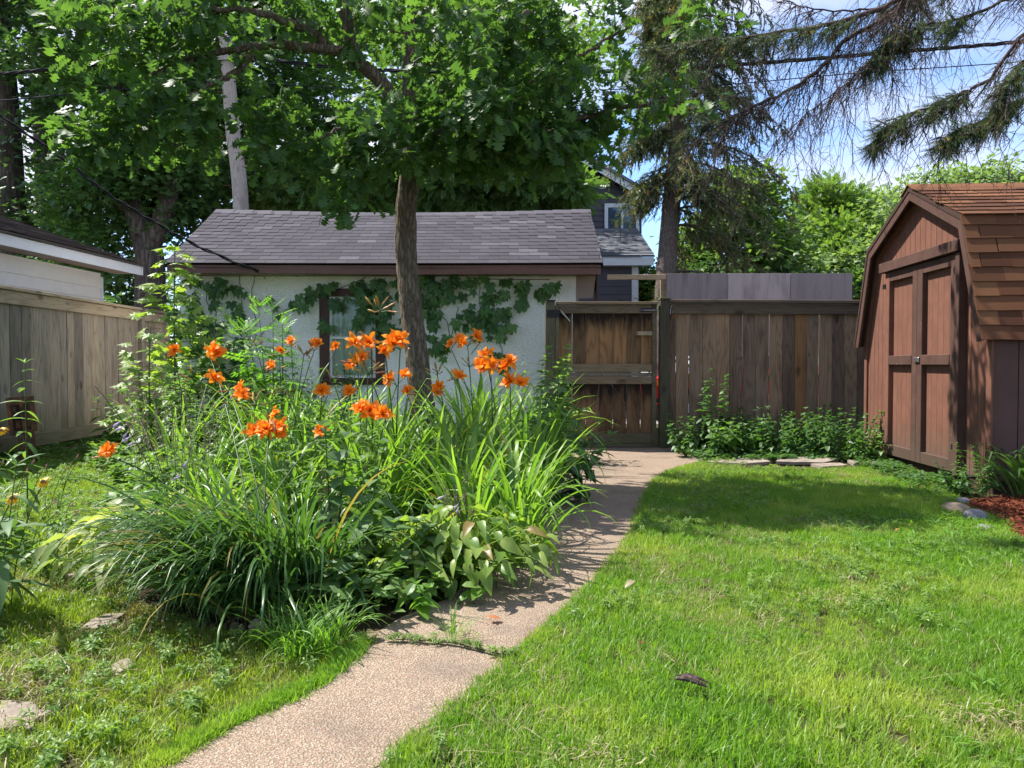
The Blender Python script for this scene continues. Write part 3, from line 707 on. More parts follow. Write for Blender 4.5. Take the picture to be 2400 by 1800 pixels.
# fascia: slightly wavy, its right end lower
b = MB(); nn = 30; V = []
for i in range(nn + 1):
    u = i / nn; x = XL + 0.02 + (XR - XL - .05) * u; dz = 0.012 * math.sin(u * 9) - 0.008 * u
    zt = ge - 0.018 + sag(u, 0); zb = ge - 0.128 - 0.012 * u + dz * .5
    for yy in (EY + 0.005 + 0.006 * math.sin(u * 14), EY + 0.028): V += [(x, yy, zt), (x, yy, zb)]
F = []
for i in range(nn):
    a = i * 4; c = a + 4
    F += [(a, a + 1, c + 1, c), (a + 2, c + 2, c + 3, a + 3), (a + 1, a + 3, c + 3, c + 1), (a, c, c + 2, a + 2)]
F += [(0, 2, 3, 1), (nn * 4, nn * 4 + 1, nn * 4 + 3, nn * 4 + 2)]
b.add(V, [np.array(F)]); b.build("fascia", M['fascia'], gar)
b = MB(); b.box(XL + .03, XR - .03, EY + .03, WY - .002, ge - 0.115, ge - 0.105); b.build("soffit", M['soffit'], gar)
# boxed eave return at the right gable
b = MB(); c = [P(1355, 650, WY - .02), P(1394, 650, WY - .25), P(1380, 702, WY - .02), P(1355, 698, WY - .02)]
b.add([(WXR + .003, WY, ge - .12), (WXR + .24, WY - .1, ge - .12), (WXR + .20, WY - .06, ge - .42), (WXR + .003, WY, ge - .42),
       (WXR + .003, WY + .5, ge + .1), (WXR + .24, WY + .5, ge + .1), (WXR + .20, WY + .5, ge - .2), (WXR + .003, WY + .5, ge - .2)],
      [np.array([(0, 1, 2, 3), (4, 7, 6, 5), (0, 4, 5, 1), (1, 5, 6, 2), (2, 6, 7, 3), (3, 7, 4, 0)])])
b.build("eave_return", M['soffit'], gar)
bx("rake_board", WXR + .245, WXR + .265, WY - .12, WY + .5, ge - .44, ge - .10, M['winfr'], gar, 0.003)
bx("corner_trim", WXR - .02, WXR + .012, WY - .008, WY + .03, -.1, ge - .121, M['soffit'], gar, 0.002)
# window
win = thing("dummy", None, None) if False else None
wf = MB(); t_ = 0.105
wf.box(wx0 - .02, wx0 + t_, WY - .025, WY + .05, wz0 - .05, wz1 + .02); wf.box(wx1 - t_ + .02, wx1 + .04, WY - .025, WY + .05, wz0 - .05, wz1 + .02)
wf.box(wx0 + t_ + .001, wx1 - t_ + .019, WY - .024, WY + .05, wz1 - t_ + .02, wz1 + .02); wf.box(wx0 + t_ + .001, wx1 - t_ + .019, WY - .035, WY + .05, wz0 - .05, wz0 + .04)
wfo = wf.build("window", M['winfr'], gar)
s2 = MB(); a, c, d, e = wx0 + t_ + .002, wx1 - t_ + .018, wz0 + .042, wz1 - t_ + .018
s2.box(a, a + .035, WY + .02, WY + .05, d, e); s2.box(c - .035, c, WY + .02, WY + .05, d, e); s2.box(a + .036, c - .036, WY + .02, WY + .05, e - .035, e); s2.box(a + .036, c - .036, WY + .02, WY + .05, d, d + .03); s2.box(a + .036, c - .036, WY + .022, WY + .048, (d + e) / 2 - .02, (d + e) / 2 + .01)
s2.build("sash", M['vinyl'], wfo)
b = MB(); b.box(a + .02, c - .02, WY + .036, WY + .040, d + .01, e - .01); b.build("pane", M['glass'], wfo)
b = MB(); n = 90; xs = np.linspace(a, c, n + 1); ys = WY + .062 + .010 * np.sin(xs * 75) + .006 * np.sin(xs * 171)
V = [(x, y_, z) for x, y_ in zip(xs, ys) for z in (d, e)]
b.add(V, [np.array([(2 * i, 2 * i + 2, 2 * i + 3, 2 * i + 1) for i in range(n)])]); b.build("curtain", M['curtain'], wfo, True)
b = MB(); b.box(a - .05, c + .05, WY + .145, WY + .15, d - .05, e + .05); b.build("inner_wall", M['sheddark'], wfo)

# ---------------------------------------------------------------- lap siding
def laps(parent, O, U, Lu, H, expo, mat, N, name="siding_board", clip=None, th=0.012):
    """horizontal lap boards on a wall through O along U, normal N (world coords)"""
    O = Vector(O); U = Vector(U).normalized(); N = Vector(N).normalized(); n = int(round(H / expo))
    for i in range(n):
        z = O.z + i * expo; u0, u1 = 0.0, Lu
        if clip:
            u0, u1 = clip(z + expo * .5)
            if u1 - u0 < 0.05: continue
        bmb = MB(); V = []
        for u in (u0, u1):
            for (d, zz) in ((0.0, z), (th, z), (th * .35, z + expo * 1.03), (0.0, z + expo * 1.03)):
                p = O + U * u + N * d; V.append((p.x, p.y, zz))
        bmb.add(V, [np.array([(0, 1, 2, 3), (4, 7, 6, 5), (0, 4, 5, 1), (1, 5, 6, 2), (2, 6, 7, 3)])])
        bmb.build(name, mat, parent)

# white garage behind the side fence
wg = thing("white_garage", "white vinyl sided garage with worn dark roof behind the left fence", "garage", (-7.5, 9, 0))
ex = -6.12; e0, e1 = 3.0, 12.72
def exx(y): return ex - 0.045 * (12.7 - y)
wlx = lambda y: exx(y) - 0.42
Yc = 12.30
b = MB(); b.prism([(wlx(e0 + .3), e0 + .3), (wlx(Yc), Yc), (wlx(Yc) - 3.6, Yc), (wlx(e0 + .3) - 3.6, e0 + .3)], -.1, 2.50, 'xy'); b.build("wall", M['vinyl'], wg)
u = Vector((wlx(Yc) - wlx(e0 + .3), Yc - e0 - .3, 0)); nrm = Vector((u.y, -u.x, 0)).normalized()
laps(wg, (wlx(e0 + .3) + .003, e0 + .3, 0.05), u, u.length - .04, 2.40, 0.17, M['vinyl'], nrm, th=.03)
bx("corner_board", wlx(Yc) - .02, wlx(Yc) + .03, Yc - .045, Yc + .03, 0, 2.44, M['white'], wg, .003)
zf0, zf1 = 2.52, 2.66
b = MB(); b.prism([(exx(e0), e0), (exx(e1), e1), (exx(e1) - .02, e1), (exx(e0) - .02, e0)], zf0, zf1, 'xy'); b.build("fascia", M['white'], wg)
b = MB(); b.prism([(exx(e0) - .021, e0), (exx(e1) - .021, e1), (wlx(e1), e1), (wlx(e0), e0)], zf0 + .02, zf0 + .03, 'xy'); b.build("soffit", M['soffit'], wg)
b = MB(); rise = 0.335; rw = 2.45
V = []
for dz in (0, -.03):
    V += [(exx(e0) + .04, e0 - .05, zf1 + .035 + dz), (exx(e1) + .04, e1 + .05, zf1 + .035 + dz), (exx(e1) - rw, e1 + .05, zf1 + .035 + rise * rw + dz), (exx(e0) - rw, e0 - .05, zf1 + .035 + rise * rw + dz)]
b.add(V, [np.array([(0, 1, 2, 3), (7, 6, 5, 4), (0, 4, 5, 1), (1, 5, 6, 2), (2, 6, 7, 3), (3, 7, 4, 0)])]); 
V = [(x - 2 * (x - (exx(y) - rw)), y, z) for x, y, z in V]
b.add(V, [np.array([(0, 3, 2, 1), (4, 5, 6, 7), (0, 1, 5, 4), (1, 2, 6, 5), (2, 3, 7, 6), (3, 0, 4, 7)])]); b.build("roof", M['darksh'], wg)
U_r = Vector((exx(e1) - exx(e0), e1 - e0, 0)); Lr = U_r.length + .08
shingles(wg, Vector((exx(e0) + .05, e0 - .04, zf1 + .037)) - Vector(wg.location), U_r, Lr, Vector((-1, 0, rise)), rw * 1.05, .14, .33, M['darksh'], seed=8, joined=True, t=.009)
b = MB(); b.prism([(exx(e1) + .02, zf1 + .0), (exx(e1) - rw, zf1 + rise * rw), (exx(e1) - rw, zf0 + rise * rw), (exx(e1) + .02, zf0 - .0)], e1 + .01, e1 + .04, 'xz'); b.build("rake_board", M['white'], wg)

# ---------------------------------------------------------------- dark house and its garage beyond the alley
DY = 18.2
def dp(px, py): return P(px, py, DY)
dg = thing("dark_garage", "dark clapboard garage with grey shingle roof and white corner trim beyond the gate", "garage", (1.5, DY, 0))
xr = dp(1501, 0)[0]; xl = xr - 5.0; ez = dp(0, 622)[2]
b = MB(); b.box(xl, xr, DY + .32, DY + 5, -.1, ez + .1); b.build("wall", M['clap'], dg)
laps(dg, (xl, DY + .318, 0.0), (1, 0, 0), xr - xl - .14, ez - .02, 0.195, M['clap'], (0, -1, 0), th=.03)
bx("corner_board", xr - .13, xr + .02, DY + .27, DY + .36, 0, ez, M['white'], dg, .004)
bx("corner_board", xr + .021, xr + .035, DY + .30, DY + .46, 0, ez, M['white'], dg, .004)
fxr = dp(1535, 0)[0]
bx("fascia", xl - .3, fxr, DY - .02, DY, ez, dp(0, 603)[2], M['white'], dg, .003)
b = MB(); b.box(xl - .3, fxr - .02, DY + .001, DY + .32, ez + .01, ez + .02); b.build("soffit", M['white'], dg)
RYd = DY + 2.6; rz = P(1500, 538, RYd)[2]; e_z = dp(0, 603)[2] + .02
b = MB(); b.prism([(DY - .05, e_z - .02), (RYd, rz - .03), (RYd + 2.6, e_z - .02), (RYd + 2.6, e_z + .01), (RYd, rz), (DY - .05, e_z + .01)], xl - .3, fxr + .02, 'yz'); b.build("roof", M['greysh'], dg)
sl = math.hypot(RYd - DY, rz - e_z)
shingles(dg, Vector((fxr + .02 - 2.6, DY - .06, e_z + .012)) - Vector(dg.location), (1, 0, 0), 2.6, (0, RYd - DY, rz - e_z), sl, .14, .30, M['greysh'], seed=5, wvar=.3, t=.01, joined=True)

hY = 23.0
hs = thing("dark_house", "tall charcoal clapboard house with white framed window behind the garages", "house", (-0.5, hY, 0))
def hp(px, py): return P(px, py, hY)
hxr = hp(1506, 0)[0]; apex = hp(1290, 325); pk_ = hp(1500, 437)
sl_ = (hp(1380, 385)[2] - hp(1440, 420)[2]) / (hp(1440, 0)[0] - hp(1380, 0)[0])
ax = hp(1240, 0)[0]; az = hp(1380, 392)[2] + sl_ * (hp(1380, 0)[0] - ax)
def rake(x): return az - sl_ * abs(x - ax)
hxl = 2 * ax - hxr
b = MB(); b.prism([(hxl, -.1), (hxr, -.1), (hxr, rake(hxr) - .05), (ax, az - .05), (hxl, rake(hxl) - .05)], hY, hY + 7, 'xz'); b.build("wall", M['clap'], hs)
def hclip(z):
    d = (az - .08 - z) / sl_; return (max(0, ax - d - hxl), min(hxr - hxl, ax + d - hxl))
laps(hs, (hxl, hY - .001, 2.0), (1, 0, 0), hxr - hxl, az - 2.1, 0.165, M['clap'], (0, -1, 0), clip=hclip, th=.03)
for s in (-1, 1):
    xe = ax + s * (hxr - ax + .45)
    b = MB(); b.prism([(ax, az + .12), (xe, rake(xe) + .12), (xe, rake(xe) - .09), (ax, az - .09)], hY - .42, hY - .40, 'xz'); b.build("rake_board", M['white'], hs)
    b = MB(); b.prism([(ax, az + .22), (xe, rake(xe) + .22), (xe, rake(xe) + .125), (ax, az + .125)], hY - .48, hY + 7.4, 'xz'); b.build("roof", M['greysh'], hs)
w = MB(); a, c, d, e = hp(1418, 0)[0], hp(1500, 0)[0], hp(0, 545)[2], hp(0, 478)[2]
w.box(a, a + .1, hY - .08, hY - .034, d, e); w.box(c - .1, c, hY - .08, hY - .034, d, e); w.box(a + .101, c - .101, hY - .08, hY - .034, e - .12, e); w.box(a + .101, c - .101, hY - .08, hY - .034, d, d + .1)
w.box((a + c) / 2 - .03, (a + c) / 2 + .03, hY - .075, hY - .034, d + .101, e - .121)
wo_ = w.build("window", M['white'], hs)
b = MB(); b.box(a + .1, c - .1, hY - .05, hY - .035, d + .1, e - .12); b.build("pane", M['dglass'], wo_)

ph = thing("pale_house", "pale green sided house with brick chimney glimpsed through the trees", "house", (-7, 32, 0))
def pp(px, py): return P(px, py, 32.0)
a, c = pp(600, 0)[0], pp(1010, 0)[0]; zt = pp(0, 432)[2]
b = MB(); b.prism([(a, -.1), (c, -.1), (c, zt - 1.0), (c - 1.6, zt), (a + 1.6, zt), (a, zt - 1.0)], 32, 40, 'xz'); b.build("wall", M['palegreen'], ph)
laps(ph, (a + 1.6, 31.999, 2.0), (1, 0, 0), c - a - 3.2, zt - 2.1, .2, M['palegreen'], (0, -1, 0), th=.03)
b = MB(); b.prism([(a - .4, zt + .01), (c + .2, zt + .01), (c - 1.0, zt + .35), (a + 1.0, zt + .35)], 31.6, 40.3, 'xz'); b.build("roof", M['greysh'], ph)
bx("chimney", pp(808, 0)[0], pp(838, 0)[0], 33, 33.6, zt - .2, pp(0, 385)[2], M['brick'], ph, .01)

# ---------------------------------------------------------------- plywood screen and lumber behind the fence
SY = 11.4
sc_ = thing("plywood_screen", "tall grey plywood panels standing behind the board fence", "screen", (P(1785, 0, SY)[0], SY, 0))
zt = P(0, 641, SY)[2]
for a, c in ((1566, 1710.5), (1711.5, 1858.5), (1859.5, 2005)):
    bx("panel", P(a, 0, SY)[0], P(c, 0, SY)[0], SY, SY + .018, zt - 1.22, zt + R_.uniform(-.006, .006), M['ply'], sc_, .001)
for px in (1562, 1711, 1859, 2003):
    bx("stud", P(px, 0, SY)[0] - .02, P(px, 0, SY)[0] + .02, SY + .02, SY + .06, -.1, zt - .004, M['stud'], sc_, .002)
bx("stud", P(1560, 0, SY)[0] - .02, P(1564.5, 0, SY)[0], SY - .0, SY + .018, zt - 1.2, zt, M['stud'], sc_, .001)
bx("top_rail", P(1425, 0, SY)[0], P(1563, 0, SY)[0], SY - .04, SY - .002, P(0, 656, SY)[2], P(0, 644, SY)[2], M['stud'], sc_, .003)
bx("stud", P(1552, 0, SY)[0], P(1562, 0, SY)[0], SY + .02, SY + .06, -.1, P(0, 656, SY)[2] + .02, M['stud'], sc_, .002)

# ---------------------------------------------------------------- red car parked in the alley
cY = 14.2
car = thing("red_car", "red car parked in the alley, glimpsed through gaps in the fence", "car", (P(1740, 0, cY)[0], cY + .9, 0))
cx0 = P(1520, 0, cY)[0]; Lc = 4.3
prof = [(0, .30), (0.02, .62), (0.10, .80), (1.05, .92), (1.75, 1.38), (2.2, 1.45), (3.1, 1.44), (3.75, 1.05), (4.22, .98), (4.3, .65), (4.28, .30)]
b = MB(); b.prism([(cx0 + a, z) for a, z in prof], cY, cY + 1.7, 'xz')
bo = b.build("body", M['red'], car)
md = bo.modifiers.new("bevel", 'BEVEL'); md.width = .06; md.segments = 2
for nm, poly in (("window", [(1.35, .96), (1.82, 1.33), (2.25, 1.385), (2.25, .98)]), ("window", [(2.32, .98), (2.32, 1.385), (3.0, 1.38), (3.5, 1.05)])):
    b = MB(); b.prism([(cx0 + a, z) for a, z in poly], cY - .006, cY + .01, 'xz'); b.build(nm, M['dglass'], car)
for wx in (0.82, 3.45):
    b = MB()
    for (yy, ra, rb) in ((cY - .03, .31, .2),):
        b.tube([(cx0 + wx, yy, .31), (cx0 + wx, yy + .03, .31), (cx0 + wx, yy + .2, .31)], [.29, .31, .31], 28)
    wh = b.build("wheel", M['tyre'], car, True)
    b = MB(); b.tube([(cx0 + wx, cY - .045, .31), (cx0 + wx, cY - .02, .31)], [.17, .19], 20); b.build("rim", M['steel'], wh, True)
b = MB(); b.box(cx0 + .18, cx0 + .42, cY - .012, cY + .002, .66, .74); b.build("side_marker", M['amber'], car)
b = MB(); b.box(cx0 + .1, cx0 + 4.2, cY - .02, cY + .0, .34, .42); b.build("side_trim", M['tyre'], car)

# ---------------------------------------------------------------- gambrel shed
sd = Vector((0.064, 1.0)).normalized(); ROT = math.atan2(sd.y, sd.x)
shed = thing("gambrel_shed", "brown red wooden shed with barn roof and double doors at the right", "shed", (3.90, 6.25, 0), ROT)
bpy.context.view_layer.update()
SL, SD, Z0 = 2.57, 2.6, 0.10
KN, KF, KZ, AS, AZ, EZ = 0.33, 2.24, 2.26, 1.285, 2.72, 1.28
def top(s):
    if s < KN: return EZ + 0.10 + (KZ - EZ - .1) * (s + .0) / KN
    if s < AS: return KZ + (AZ - KZ) * (s - KN) / (AS - KN)
    if s < KF: return AZ - (AZ - KZ) * (s - AS) / (KF - AS)
    return KZ - (KZ - EZ - .1) * (s - KF) / (SL - KF)
def LB(): return MB()
b = LB()
pr = [(0, Z0), (SL, Z0), (SL, top(SL)), (KF, KZ), (AS, AZ), (KN, KZ), (0, top(0))]
b.prism(pr, -SD, -0.016, 'xz')
b.build("wall", M['sheddark'], shed, local=True)
nb = 24; w = SL / nb
DS0, DS1, DZ0, DZ1 = 0.47, 1.95, 0.10, 2.02
for i in range(nb):
    a, c = i * w + .003, (i + 1) * w - .003
    z0 = Z0
    if a >= DS0 - .02 and c <= DS1 + .02: z0 = DZ1 - .02
    pts = [(a, z0), (c, z0), (c, top(c) - .02)]
    for s in (KF, AS, KN):
        if a < s < c: pts.append((s, top(s) - .02))
    pts.append((a, top(a) - .02))
    b = LB(); b.prism(pts, -.0155, 0.0, 'xz'); b.build("siding_board", M['shed'], shed, local=True)
# near side wall, its shade put into the darker board colour
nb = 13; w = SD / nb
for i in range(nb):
    b = LB(); b.box(-.014, -.0005, -SD + i * w + .004, -SD + (i + 1) * w - .004, Z0, EZ + .12); b.build("siding_board", M['shedshade'], shed, local=True)
def lb(name, x0, x1, y0, y1, z0, z1, mat, par=None, bev=.004, rot=None):
    return bx(name, x0, x1, y0, y1, z0, z1, mat, par or shed, bev, rot, local=True)
lb("corner_trim", -.03, .05, .001, .022, Z0 - .0, EZ + .14, M['shed'])
lb("corner_trim", SL - .05, SL + .02, .001, .022, Z0, EZ + .14, M['shed'])
lb("sill_beam", 0, SL, -.12, -.02, -.02, Z0 - .002, M['sheddark'])
lb("sill_beam", .02, .12, -SD, -.13, -.02, Z0 - .002, M['sheddark'])
# doors
lb("door_casing", DS0 - .075, DS0 - .003, .001, .075, .08, DZ1, M['shedtrim'])
lb("door_casing", DS1 + .003, DS1 + .06, .001, .03, .10, DZ1, M['shed'])
lb("door_header", DS0 - .09, DS1 + .07, .001, .10, DZ1 + .003, DZ1 + .105, M['shedtrim'], rot=(0, 0.006, 0))
mid = (DS0 + DS1) / 2
for k, (a, c) in enumerate(((DS0, mid - .003), (mid + .003, DS1))):
    d = thing("door", None, None, (a, 0, DZ0)); d.parent = shed
    W = c - a; H = DZ1 - DZ0 - .004
    n = 5; pw = (W - .20) / n
    for i in range(n):
        lb("panel_board", .10 + i * pw + .0015, .10 + (i + 1) * pw - .0015, -.004, .010, .02, H - .02, M['shed'], d, .001)
    lb("door_backing", .02, W - .02, -.014, -.005, .01, H - .01, M['sheddark'], d, .001)
    lb("stile", 0, .10, -.002, .058, 0, H, M['shedtrim'] if k == 0 else M['shedtrim'], d)
    lb("stile", W - .10, W, -.002, .058, 0, H, M['shed'] if k == 1 else M['shedtrim'], d)
    lb("rail", .101, W - .101, .0105, .056, H - .10, H, M['shedtrim'], d)
    lb("rail", .101, W - .101, .0105, .064, .99 - .045, .99 + .05, M['shedtrim'], d)
    lb("rail", .101, W - .101, .0105, .056, 0, .11, M['shedtrim'], d)
    if k == 0:
        lb("latch", W - .07, W + .03, .059, .075, .97, 1.02, M['steel'], d)
    for zz in (.2, 1.75):
        lb("hinge", (W - .02 if k else -.03), (W + .05 if k else .04), .0585, .066, zz, zz + .05, M['black'], d, .001)
# roof skins
OV = 0.12
def rp_(s0, z0, s1, z1, off):
    d = Vector((s1 - s0, z1 - z0)).normalized(); nn_ = Vector((-d.y, d.x)) 
    return nn_ * off
pts_o = [(-.085, EZ - .03), (KN - .06, KZ + .05), (AS, AZ + .055), (KF + .06, KZ + .05), (SL + .085, EZ - .03)]
pts_i = [(-.055, EZ - .03), (KN - .035, KZ + .015), (AS, AZ + .015), (KF + .035, KZ + .015), (SL + .055, EZ - .03)]
for i in range(4):
    b = LB(); b.prism([pts_i[i], pts_i[i + 1], pts_o[i + 1], pts_o[i]], -SD - OV, OV, 'xz'); b.build("roof", M['sheddark'], shed, local=True)
# trim boards along the rake, below the roof edge
def band(off0, off1, y0, y1, mat, name):
    for i in range(4):
        q = []
        for (s_, z_) in (pts_i[i], pts_i[i + 1]): q.append((s_, z_))
        cxm, czm = AS, 1.0
        def inn(p, o):
            v_ = Vector((cxm - p[0], (czm - p[1]) * .9)); v_.normalize(); return (p[0] + v_.x * o, p[1] + v_.y * o)
        b = LB(); b.prism([inn(q[0], off0), inn(q[1], off0), inn(q[1], off1), inn(q[0], off1)][::-1], y0, y1, 'xz'); b.build(name, mat, shed, local=True)
band(.002, .085, OV - .03, OV - .008, M['shedtrim'], "rake_board")
band(.012, .075, .002, .024, M['shed'], "rake_trim")
# shingles: near lower slope, near upper slope
lo = Vector((pts_o[1][0] - pts_o[0][0], 0, pts_o[1][1] - pts_o[0][1]))
shingles(shed, (pts_o[0][0] - .004, OV + .012, pts_o[0][1] - .01), (0, -1, 0), SD + 2 * OV, lo, lo.length, .129, .235, M['shedsh'], t=.007, seed=11, wvar=.38)
up = Vector((pts_o[2][0] - pts_o[1][0], 0, pts_o[2][1] - pts_o[1][1]))
shingles(shed, (pts_o[1][0] - .03, OV + .012, pts_o[1][1] - .004), (0, -1, 0), SD + 2 * OV, up, up.length + .02, .129, .24, M['shedsh'], t=.006, seed=12, wvar=.38)
b = LB(); b.prism([(AS - .15, AZ - .01), (AS, AZ + .072), (AS + .15, AZ - .01), (AS + .15, AZ + .004), (AS, AZ + .084), (AS - .15, AZ + .004)], -SD - OV, OV + .012, 'xz'); b.build("ridge_cap", M['shedsh'], shed, local=True)

# ---------------------------------------------------------------- utility pole and wires
PYY = 14.5
pole = thing("utility_pole", "tall grey weathered utility pole rising behind the stucco garage", "utility pole", tuple(P(571, 1000, PYY) * np.array([1, 1, 0])))
b = MB(); pth = smooth_path([P(575, 990, PYY) * np.array([1, 1, 0]) + np.array([0, 0, -.2]), P(565, 492, PYY), P(545, 300, PYY), P(531, 115, PYY), P(524, 90, PYY)], 30)
b.tube(pth, np.linspace(.155, .105, 30), 18); b.build("pole", M['poleW'], pole, True)
b = MB()
for i, (py, s) in enumerate(((150, 1), (215, -1), (320, -1), (375, 1), (435, -1))):
    c = P(540 + (py - 200) * .07, py, PYY); b.tube([c, c + np.array([s * .24, -.02, .0])], .009, 6)
b.build("pole_step", M['rust'], pole)
bx("crossbar", P(500, 0, PYY)[0], P(600, 0, PYY)[0], PYY - .17, PYY - .11, P(0, 148, PYY)[2], P(0, 138, PYY)[2], M['poleW'], pole, .005)
def wire(label, pts, r, n=40, twist=0, grp=None):
    b = MB(); path = smooth_path([P(*p) for p in pts], n)
    if twist:
        for k in range(twist):
            t = np.linspace(0, n * .9, n)[:, None]; off = np.concatenate([0 * t, np.sin(t + k * 2.1), np.cos(t + k * 2.1)], 1) * r * 1.4
            b.tube(path + off, r, 5)
    else: b.tube(path, r, 5)
    o = b.build("power_wire", M['wire'], None, True); tag(o, label, "wire", grp); return o
wire("thick bundled cable from the utility pole to the upper left", [(-300, 200, 14.4), (0, 174, 14.4), (250, 150, 14.4), (528, 128, 14.4)], .016, 60, 3)
wire("thick cable bundle from the pole crossing behind the spruce branches to the upper right", [(536, 130, 14.4), (900, 165, 14.4), (1400, 168, 14.3), (1750, 150, 14.2), (2100, 122, 14.1), (2400, 97, 14.0), (2700, 60, 14)], .017, 80, 3)
wire("thin wire under the cable bundle, ending at the right edge", [(540, 190, 14.45), (1000, 215, 14.4), (1600, 204, 14.4), (2000, 172, 14.4), (2400, 144, 14.4), (2700, 110, 14.4)], .010)
wire("second cable from the left edge below the thick bundle", [(-200, 252, 14.4), (0, 236, 14.4), (130, 224, 14.4), (520, 188, 14.4)], .014)
g_ = "thin wires running left from the utility pole"
for a, c, w_ in ((122, 118, "highest thin wire running left from the utility pole, above the thick bundle"), (276, 210, "thin wire at the left just below the second cable"), (307, 222, "thin wire at the left, upper one of the close pair behind the maple trunks"), (322, 230, "thin wire at the left, lower one of the close pair behind the maple trunks")):
    wire(w_, [(-200, a + 22, 15.2), (0, a + 8, 15.2), (200, a - 14, 15.2), (520, c, 14.6)], .006, grp=g_)
wire("black twisted service cable dropping across the trees to the garage fascia", [(-260, 90, 8.2), (0, 272, 8.6), (140, 366, 9.0), (250, 452, 9.3), (360, 520, 9.6), (470, 580, 9.85), (606, 637, EY)], .011, 70, 2)
wire("thin pale cable sagging down behind the oak to the dark house", [(540, 120, 14.4), (700, 300, 15.0), (800, 400, 15.5), (1050, 430, 17), (1160, 475, 18)], .008)
# ---------------------------------------------------------------- leaf shapes (length 1 along +y, face up +z)
def strip_leaf(ws, ys, fold=0.12, droop=0.0):
    """two halves about a midrib; ws = half widths at ys"""
    V, F = [], []
    for w, y in zip(ws, ys):
        z = -droop * y * y
        V += [(-w, y, z + fold * w), (0, y, z), (w, y, z + fold * w)]
    for i in range(len(ys) - 1):
        a = 3 * i; F += [(a, a + 1, a + 4, a + 3), (a + 1, a + 2, a + 5, a + 4)]
    return (np.array(V), [np.array(F)])
LEAF = {}
LEAF['oak'] = strip_leaf([.015, .05, .21, .07, .32, .08, .42, .16, .32, .10], [0, .10, .22, .32, .44, .54, .68, .78, .90, 1.0], .15, .25)
LEAF['ovate'] = strip_leaf([.02, .26, .30, .16, .005], [0, .2, .45, .78, 1.0], .25, .3)
LEAF['heart'] = strip_leaf([.10, .40, .38, .2, .005], [-.08, .12, .42, .78, 1.0], .18, .35)
LEAF['lance'] = strip_leaf([.01, .09, .10, .06, .003], [0, .2, .5, .8, 1.0], .3, .35)
LEAF['hosta'] = strip_leaf([.03, .27, .36, .31, .16, .01], [0, .14, .34, .58, .82, 1.0], .30, .55)
LEAF['serrate'] = strip_leaf([.08, .30, .25, .36, .28, .31, .20, .2, .08, .005], [0, .14, .18, .30, .36, .50, .58, .70, .84, 1.0], .16, .35)
def fan_leaf(pts, z=0.0, c=(0, .4, .03)):
    V = [c] + [(x, y, -0.12 * abs(x) - .05 * y) for x, y in pts]; n = len(pts)
    return (np.array(V, float), [np.array([(0, i + 1, (i + 1) % n + 1) for i in range(n)])])
_mp = [(0, 0), (.12, .12), (.42, -.02), (.34, .2), (.62, .38), (.36, .46), (.42, .72), (.16, .62), (0, 1.0)]
LEAF['maple'] = fan_leaf(_mp + [(-x, y) for x, y in _mp[1:-1][::-1]])
_ms = [(0, 0), (.36, .12), (.52, .42), (.20, .56), (0, 1.0)]
LEAF['maplelow'] = fan_leaf(_ms + [(-x, y) for x, y in _ms[1:-1][::-1]])
LEAF['quad'] = (np.array([(0, 0, 0), (.32, .45, .06), (0, 1, -.05), (-.32, .45, .06)]), [np.array([(0, 1, 2), (0, 2, 3)])])
def compound(parts, base='ovate', lay=None):
    V, F, k = [], {}, 0
    bv, bf = LEAF[base]
    for (x, y, ang, s) in parts:
        c, s_ = math.cos(ang), math.sin(ang)
        w = bv * s; W = np.stack([w[:, 0] * c + w[:, 1] * s_ + x, -w[:, 0] * s_ + w[:, 1] * c + y, w[:, 2]], 1)
        V.append(W)
        for f in bf: F.setdefault(f.shape[1], []).append(f + k)
        k += len(bv)
    return (np.concatenate(V), [np.concatenate(f) for f in F.values()])
LEAF['low'] = (np.array([(0, 0, 0), (-.25, .4, .08), (0, .42, 0), (.25, .4, .08), (0, 1, -.12)]), [np.array([(0, 2, 1), (0, 3, 2), (1, 2, 4), (2, 3, 4)])])
LEAF['creeper'] = compound([(0, .25, a, s) for a, s in ((0, .72), (.75, .66), (-.75, .66), (1.7, .50), (-1.7, .50))], 'ovate')
LEAF['pinnate'] = compound([(0.03 * sg, .12 + i * .14, sg * 1.15, .26) for i in range(6) for sg in (-1, 1)] + [(0, .92, 0, .28)], 'low')
LEAF['clover'] = compound([(0, 0, a, 1.0) for a in (0, 2.09, -2.09)], 'low')
LEAF['spray'] = compound([(0, i * .12, (1 if i % 2 else -1) * .9, .42) for i in range(7)] + [(0, .8, 0, .4)], 'quad')

def needle_tmpl(n, L_, w, r, up=0.35, length=1.0, ang=0.9):
    """a twig along y with needles around it"""
    V, F = [], []
    rr = random.Random(n)
    for i in range(n):
        y = (i + .5) / n * length; a = rr.uniform(0, 2 * PI); u = np.array([math.cos(a), 0, math.sin(a)])
        d = u * math.sin(ang) + np.array([0, math.cos(ang), 0]); sd_ = np.cross(d, u); sd_ = sd_ / np.linalg.norm(sd_)
        b0 = np.array([0, y, 0]); k = len(V)
        V += [b0 + sd_ * w, b0 - sd_ * w, b0 + d * L_ * rr.uniform(.7, 1.1)]; F.append((k, k + 1, k + 2))
    # twig core
    k = len(V); V += [np.array([r, 0, 0]), np.array([-r, 0, 0]), np.array([0, length, 0]), np.array([0, 0, r]), np.array([0, 0, -r])]
    F += [(k, k + 1, k + 2), (k + 3, k + 4, k + 2)]
    return (np.array(V), [np.array(F)])

